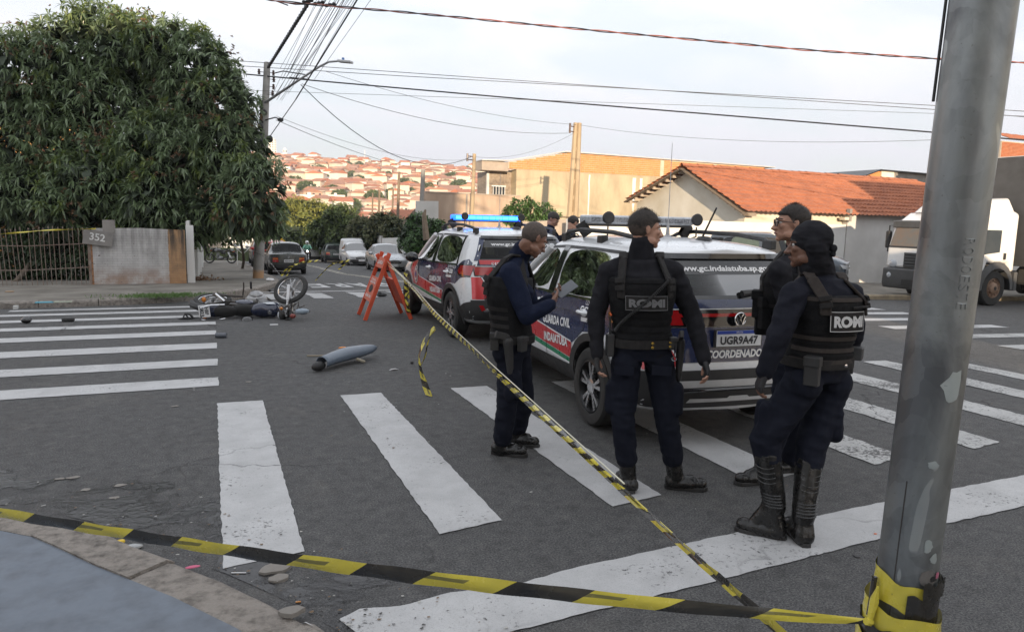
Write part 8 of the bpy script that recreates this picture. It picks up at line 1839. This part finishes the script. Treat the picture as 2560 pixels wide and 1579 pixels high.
ribbon([(3.00, 11.60, .80), (2.99, 11.58, .62), (3.03, 11.58, .45), (3.01, 11.57, .28), (3.05, 11.58, .12)], .07, 'bunched tape hanging down the right leg of the orange barrier', period=.12, skew=.03, twist=lambda s_: .8*math.sin(s_*14), up=(.9, -.4, 0)); ribbon([(3.03, 11.61, .78), (3.05, 11.58, .55), (3.00, 11.585, .38), (3.06, 11.58, .20)], .06, 'second bunched strand on the right leg of the orange barrier', period=.10, skew=.03, twist=lambda s_: 1+.8*math.sin(s_*11), up=(.9, -.4, 0), phase=.04)
# ================================================================ debris from the crash
def small(name, label, cat, mb, mat, smooth=True, bevel=0): o = mb.build(name, mat, None, smooth, bevel=bevel); tag(o, label, cat); return o
m_fair = pm('blue_grey_fairing', (.12, .15, .19), .35, (.09, .115, .15), 5, .6, .05, 80, coat=.2)
A0 = Vector((1.094, 7.933, 0.0)); A1 = Vector((1.854, 8.501, 0.0)); t = thing('motorcycle_fairing', 'long curved blue grey fairing broken off and lying on the road', 'fairing', A0)
V = []; n = 18; k = 14; d = (A1-A0); dl = d.length; d.normalize(); sd = Vector((d.y, -d.x, 0))
for i in range(n+1):
    f_ = i/n; c = A0+d*dl*f_*1.0+sd*.05*math.sin(f_*2.6)*-1+V3(0, 0, .085+.055*f_*f_+.012*math.sin(f_*5)); r0 = .088*(1-.22*f_**2)*(1-.12*math.cos(f_*6)); 
    r0 *= math.sqrt(max(.03, 1-max(0, (f_-.78)/.22)**2))
    for j in range(k+1): a = -.5+(math.pi+1.0)*j/k; V.append(c+sd*math.cos(a)*r0*1.15+V3(0, 0, 1)*math.sin(a)*r0*.95)
F = [(i*(k+1)+j, (i+1)*(k+1)+j, (i+1)*(k+1)+j+1, i*(k+1)+j+1) for i in range(n) for j in range(k)]
o = MB().add(V, F).build('shell', m_fair, t, True, world=True, sharp=0); sm = o.modifiers.new('s', 'SOLIDIFY'); sm.thickness = .006
MB().ball(A0-d*.05+V3(0, 0, .06), (.10, .05, .055), 14, m=Matrix.Rotation(math.atan2(d.y, d.x), 4, 'Z')).build('torn_end', m_blk, t, True, world=True)
MB().ball(A0+d*.42-sd*.09+V3(0, 0, .19), (.05, .02, .012), 10).build('amber_reflector', m_amber, t, True, world=True); MB().tube([A0+d*.5+V3(0, 0, .06)+sd*.05, A0+d*.58+V3(0, 0, .02)+sd*.11], .018, 6).build('bracket', pm('dirty_bracket', (.32, .29, .22), .8), t, True, world=True)
def gp(px): return None
P = Vector((1.135, 8.767, 0.0)); small('wood_splinter', 'thin pale wooden splinter lying behind the fairing', 'splinter', MB().beam(P+V3(-.10, .03, .012), P+V3(.09, -.02, .012), .022, .01), pm('pale_wood', (.30, .25, .17), .8))
P = Vector((-2.645, 12.674, -0.01)); m1 = MB().ball(P+V3(0, 0, .05), (.075, .06, .05), 12).ball(P+V3(.05, 0, .07), (.03, .03, .03), 8); small('black_helmet_piece', 'small black lump with a white edge on the left crossing', 'debris', m1, m_gloss)
P = Vector((-2.101, 12.714, -0.011)); small('black_box', 'small black plastic box lying on the left crossing', 'debris', MB().box((P.x-.085, P.y-.04, 0), (P.x+.085, P.y+.04, .05)), m_blk, False, .01)
P = Vector((-0.419, 12.549, -0.008)); small('sandal', 'black sandal lying left of the fallen motorcycle', 'sandal', MB().ball(P+V3(0, 0, .018), (.135, .05, .018), 14).tube([P+V3(-.05, -.04, .02), P+V3(-.02, 0, .09), P+V3(.03, .045, .02)], .014, 6).tube([P+V3(.10, 0, .03), P+V3(.05, 0, .08), P+V3(-.02, 0, .09)], .02, 6), m_blk)
P = Vector((0.081, 10.494, 0.0)); small('grey_plastic_tube', 'short grey plastic tube on the road near the stripe ends', 'debris', MB().tube([P+V3(-.07, .02, .035), P+V3(.07, -.02, .035)], .035, 12), pm('grey_tube', (.10, .11, .13), .4))
P = Vector((3.5, 15.646, -0.055)); small('black_shoe', 'small black shoe lying on the far crossing behind the barrier', 'shoe', MB().ball(P+V3(0, 0, .04), (.12, .05, .045), 12).ball(P+V3(-.05, 0, .07), (.05, .045, .05), 10), m_blk)
P = Vector((0.863, 11.528, 0.0)); small('white_chip', 'white plastic chip on the road in front of the motorcycle', 'debris', MB().box((P.x-.06, P.y-.03, 0), (P.x+.06, P.y+.03, .012)), m_plate, False)
P = Vector((2.148, 8.006, 0.0)); small('black_pebble', 'small black plastic lump near the dangling tape', 'debris', MB().ball(P+V3(0, 0, .015), (.022, .02, .018), 8), m_blk)
P = Vector((1.862, 7.719, 0.0)); small('foil_scrap', 'crumpled grey foil scrap right of the fairing', 'litter', MB().add([tuple(P+V3(a, b2, c)) for a, b2, c in ((-.06, 0, .003), (0, -.03, .02), (.06, .0, .004), (.02, .03, .015), (-.03, .03, .01))], [(0, 1, 4), (1, 3, 4), (1, 2, 3)]), m_silverp, False)
# scraps, chips and leaves nobody could count
rs = np.random.RandomState(8); V = []; F = []; MI = []
m_sc = [pm('pale_scrap', (.42, .41, .38), .8), pm('brown_leaf_scrap', (.17, .11, .06), .8), pm('dark_scrap', (.04, .038, .035), .8)]
def scrap(x, y, s_, mi):
    z = zg(x, y)+.010; a = rs.rand()*6.28; b0 = len(V); k = rs.randint(4, 7)
    for q in range(k): an = a+q*6.283/k; rr = s_*rs.uniform(.5, 1.1); V.append((x+math.cos(an)*rr*1.5, y+math.sin(an)*rr, z+rs.uniform(0, s_*.4)))
    V.append((x, y, z+s_*.3)); F.extend([(b0+q, b0+(q+1) % k, b0+k) for q in range(k)]); MI.extend([mi]*k)
for _ in range(420): x = rs.uniform(-3, 9); y = 3+rs.rand()**.8*13; scrap(x, y, rs.uniform(.003, .010), rs.choice(3, p=[.45, .2, .35]))
for _ in range(420):
    f_ = rs.rand(); i = rs.randint(0, len(gut)-1); a = Vector(gut[i]).lerp(Vector(gut[i+1]), f_); o_ = rs.rand()**2*.55; scrap(a.x+o_*.75, a.y+o_*.7, rs.uniform(.002, .009), rs.choice(3, p=[.25, .35, .4]))
o = npmesh('road_litter', V, F, m_sc, mi=MI); tag(o, 'tiny chips, leaves and paper scraps scattered over the crossing', 'litter', kind='stuff')
# broken patches of mortar near the gutter
m_chip = pm('pale_mortar_chip', (.22, .205, .185), .9, (.20, .18, .16), 12, .6, .5, 60)
for i, (px, s_, lb) in enumerate((((0.231, 3.415, 0.0), .05, 'larger pale mortar chunk at the end of the nearest stripe'), ((0.248, 3.314, 0.0), .035, 'small pale mortar chunk below the larger one'), ((0.264, 2.933, 0.0), .035, 'round cream stone on the near kerb'))):
    P = Vector(px); mb = MB(); k = 11; r_ = random.Random(i); top_ = [P+V3(s_*1.5*math.cos(a)*r_.uniform(.7, 1.1), s_*math.sin(a)*r_.uniform(.7, 1.1), .012+r_.uniform(0, .006)) for a in np.linspace(0, 6.283, k+1)[:-1]]
    if i == 2: top_ = [q+V3(0, 0, .04) for q in top_]
    c = sum(top_, Vector())/k+V3(0, 0, .012); bt = [Vector((q.x, q.y, q.z-.02)) for q in top_]; mb.add(top_+[c]+bt, [(a, (a+1) % k, k) for a in range(k)]+[(k+1+a, k+1+(a+1) % k, (a+1) % k, a) for a in range(k)]); small('mortar_chunk', lb, 'rubble', mb, m_chip, True)
# flat grey spots of old gum and plaster
for i, px in enumerate(((-0.874, 5.119, 0.0), (-0.583, 4.875, 0.0), (-0.772, 4.865, 0.0), (-0.589, 4.665, 0.0), (-0.953, 5.124, 0.0), (-0.35, 6.798, 0.0), (0.3, 7.59, 0.0))):
    P = Vector(px); r_ = random.Random(i+5); k = 10; MBs = MB().add([(P.x+.038*math.cos(a)*r_.uniform(.5, 1.3), P.y+.026*math.sin(a)*r_.uniform(.5, 1.3), .0065) for a in np.linspace(0, 6.283, k+1)[:-1]], [tuple(range(k))]); o = MBs.build('plaster_spot', m_chip); o['kind'] = 'structure'
# litter at the near kerb
def crumple(name, label, c, r, mat, seed, fl=.5):
    mb = MB().ball((0, 0, 0), r, 14); rr = random.Random(seed); mb.v = [tuple(Vector(v)*(1+.35*mnoise.noise(Vector(v)*22/ max(r)*.04+Vector((seed, 0, 0)))*1.6+rr.uniform(-.08, .08))) for v in mb.v]; mb.v = [(x+c[0], y+c[1], max(.002, z*fl+r[2]*.5)+c[2]) for x, y, z in mb.v]; return small(name, label, 'litter', mb, mat, True)
m_clear = pm('dirty_clear_plastic', (.34, .35, .35), .2, (.22, .22, .22), 30, .7, .6, 90, coat=.5)
crumple('plastic_bag', 'crumpled greyish clear plastic bag in the near gutter', (-0.441, 3.903, 0.0), (.060, .022, .026), m_clear, 3); crumple('wrapper', 'yellow snack wrapper in the near gutter', (-0.497, 3.991, 0.0), (.028, .016, .018), pm('yellow_wrapper', (.75, .50, .03), .3), 5); crumple('wrapper', 'small purple wrapper beside the yellow one', (-0.528, 3.921, 0.0), (.022, .012, .008), pm('purple_wrapper', (.22, .08, .28), .4), 7); crumple('wrapper', 'pink crumpled wrapper on the near kerb stones', (-0.135, 3.521, 0.03), (.032, .012, .010), pm('pink_wrapper', (.60, .12, .22), .4), 9)
P = Vector((0.067, 3.439, 0.0)); small('straw', 'white drinking straw lying in the dark gutter', 'litter', MB().tube([P+V3(-.03, .01, .008), P+V3(.035, -.014, .008)], .003, 5), m_plate)
P = Vector((0.304, 3.07, 0.0)); small('cigarette_end', 'orange cigarette end in the dark gutter', 'litter', MB().tube([P+V3(-.010, .0, .008), P+V3(.012, -.003, .008)], .004, 6), pm('orange_filter', (.55, .25, .08), .7)); P = Vector((0.302, 2.825, 0.03)); small('paper_scrap', 'torn white paper scrap on the near kerb', 'litter', MB().add([tuple(P+V3(a, b2, c)) for a, b2, c in ((-.03, .02, .004), (.0, .0, .02), (.04, -.02, .004), (.01, .015, .01))], [(0, 1, 3), (1, 2, 3)]), m_plate, False)
P = Vector((3.408, 2.659, 0.0)); small('orange_chip', 'small orange chip on the stop line', 'litter', MB().ball(P+V3(0, 0, .006), (.012, .008, .005), 8), pm('orange_chip', (.6, .15, .05), .5)); P = Vector((3.083, 2.501, 0.0)); small('dark_cap', 'flat dark bottle cap on the road past the stop line', 'litter', MB().lathe([(.001, .008), (.016, .007), (.018, 0)], 14, m=Matrix.Translation(P)), m_blk)
# far corner pavement: rubbish heap, grass tuft, coloured scraps
crumple('rubbish_bag', 'crumpled white plastic bag at the foot of the stained wall', (-1.254, 26.556, -0.435), (.20, .12, .10), m_clear, 11, .8); crumple('rubbish_bag', 'grey torn sack on the pavement right of the white bag', (-0.628, 21.883, -0.174), (.30, .14, .10), pm('grey_sack', (.30, .30, .29), .6, (.18, .18, .17), 9, .6), 13, .7); crumple('rubbish_bag', 'small white bag on top of the leaf heap by the wall', (-1.557, 27.826, -0.507), (.10, .08, .08), m_plate, 15, .9); crumple('stone_block', 'dark stone block at the corner of the stained wall', (-0.76, 33.557, -0.819), (.17, .12, .12), m_grey, 17, .9)
rs = np.random.RandomState(3); c0 = np.array((-0.948, 21.696, -0.153)); cs = c0+rs.normal(size=(420, 3))*[.45, .22, .02]; cs[:, 2] = c0[2]+rs.rand(420)*.05; v, f = leaves(cs, np.tile([0, 0, .2], (420, 1)), .14, .06, 0, rs, 2); o = npmesh('leaf_heap', v, f, m_flower); tag(o, 'heap of dry brown leaves against the stained wall', 'leaves', kind='stuff')
c0 = np.array((-0.831, 15.183, 0.082)); cs = c0+rs.normal(size=(900, 3))*[.42, .16, 0]; v, f = leaves(cs, np.tile([0, 0, 1.4], (900, 1)), .11, .010, -.8, rs, 2); o = npmesh('grass_tuft', v, f, leafmat('tuft_green', ((.07, .15, .03), (.10, .19, .04), (.08, .14, .03)), .6)); tag(o, 'tuft of green grass growing at the far kerb', 'grass', kind='stuff')
for i, (px, col, lb, w_) in enumerate((((-2.737, 14.522, 0.097), (.10, .42, .55), 'turquoise plastic strip on the far pavement edge', .28), ((-2.479, 14.528, 0.097), (.42, .46, .36), 'pale green plastic strip beside the turquoise one', .30), ((-3.849, 17.243, 0.031), (.45, .30, .18), 'orange brown cardboard scrap by the barred fence', .14), ((-3.238, 14.847, -0.043), (.6, .6, .58), 'small white box in the far gutter', .07))):
    P = Vector(px); small('plastic_scrap', lb, 'litter', MB().box((P.x-w_/2, P.y-.05, P.z), (P.x+w_/2, P.y+.05, P.z+(.012 if i < 3 else .06))), pm('scrap_%d' % i, col, .5), False)
P = Vector((1.448, 20.367, -0.09)); crumple('white_stone', 'white plastic bag end at the foot of the utility pole', tuple(P), (.10, .06, .06), m_plate, 21, .9)
# white tubular bin stand on the left pavement
b_ = Vector((1.607, 42.515, -1.133)); t = thing('bin_stand', 'white tubular rubbish bin stand on the left pavement beside the small tree', 'bin stand', b_)
mb = MB(); w2 = .42
for z, e_ in ((1.05, 1.), (.92, .8)): mb.tube([b_+V3(-w2*e_, -.25*e_, z), b_+V3(w2*e_, -.25*e_, z), b_+V3(w2*e_, .25*e_, z), b_+V3(-w2*e_, .25*e_, z)], .016, 5, closed=True)
for x, y in ((-1, -1), (1, -1), (1, 1), (-1, 1)): mb.tube([b_+V3(w2*x, .25*y, 1.05), b_+V3(.12*x, .06*y, .72), b_+V3(0, 0, .62)], .014, 5)
mb.build('basket', m_whitecl, t, True, world=True); MB().tube([b_+V3(-.3, 0, 0), b_+V3(-.3, 0, 1.0)], .02, 6).build('leg', m_whitecl, t, world=True); MB().tube([b_, b_+V3(0, 0, .66)], .022, 6).build('leg', m_whitecl, t, world=True); MB().box((b_.x-.5, b_.y-.02, b_.z+1.05), (b_.x-.05, b_.y+.0, b_.z+1.22)).build('sign_plate', m_whitecl, t, world=True)
p = Vector((5.538, 63.161, -0.586)); t = thing('warning_sign', 'small yellow diamond road sign far down the street', 'sign', (p.x, p.y, zg(p.x, p.y))); MB().poly([p+V3(.35, 0, 0), p+V3(0, 0, .35), p+V3(-.35, 0, 0), p+V3(0, 0, -.35)]).build('plate', pm('sign_yellow', (.75, .45, .02), .5), t, world=True); MB().tube([(p.x, p.y+.03, zg(p.x, p.y)), (p.x, p.y+.03, p.z+.2)], .04, 6).build('post', m_grey, t, world=True)

# ================================================================ evening haze
m_hz = bpy.data.materials.new('haze_air'); m_hz.use_nodes = True; t_ = m_hz.node_tree; t_.nodes.clear(); o_ = t_.nodes.new('ShaderNodeOutputMaterial'); v_ = t_.nodes.new('ShaderNodeVolumePrincipled')
v_.inputs['Color'].default_value = (.88, .90, .96, 1); v_.inputs['Density'].default_value = .0003; v_.inputs['Anisotropy'].default_value = .2; t_.links.new(v_.outputs[0], o_.inputs['Volume'])
hz = MB().box((-705, -305, -40), (905, 1505, 110)).build('haze', m_hz); hz['kind'] = 'stuff'; hz['label'] = 'thin warm evening haze over the valley'
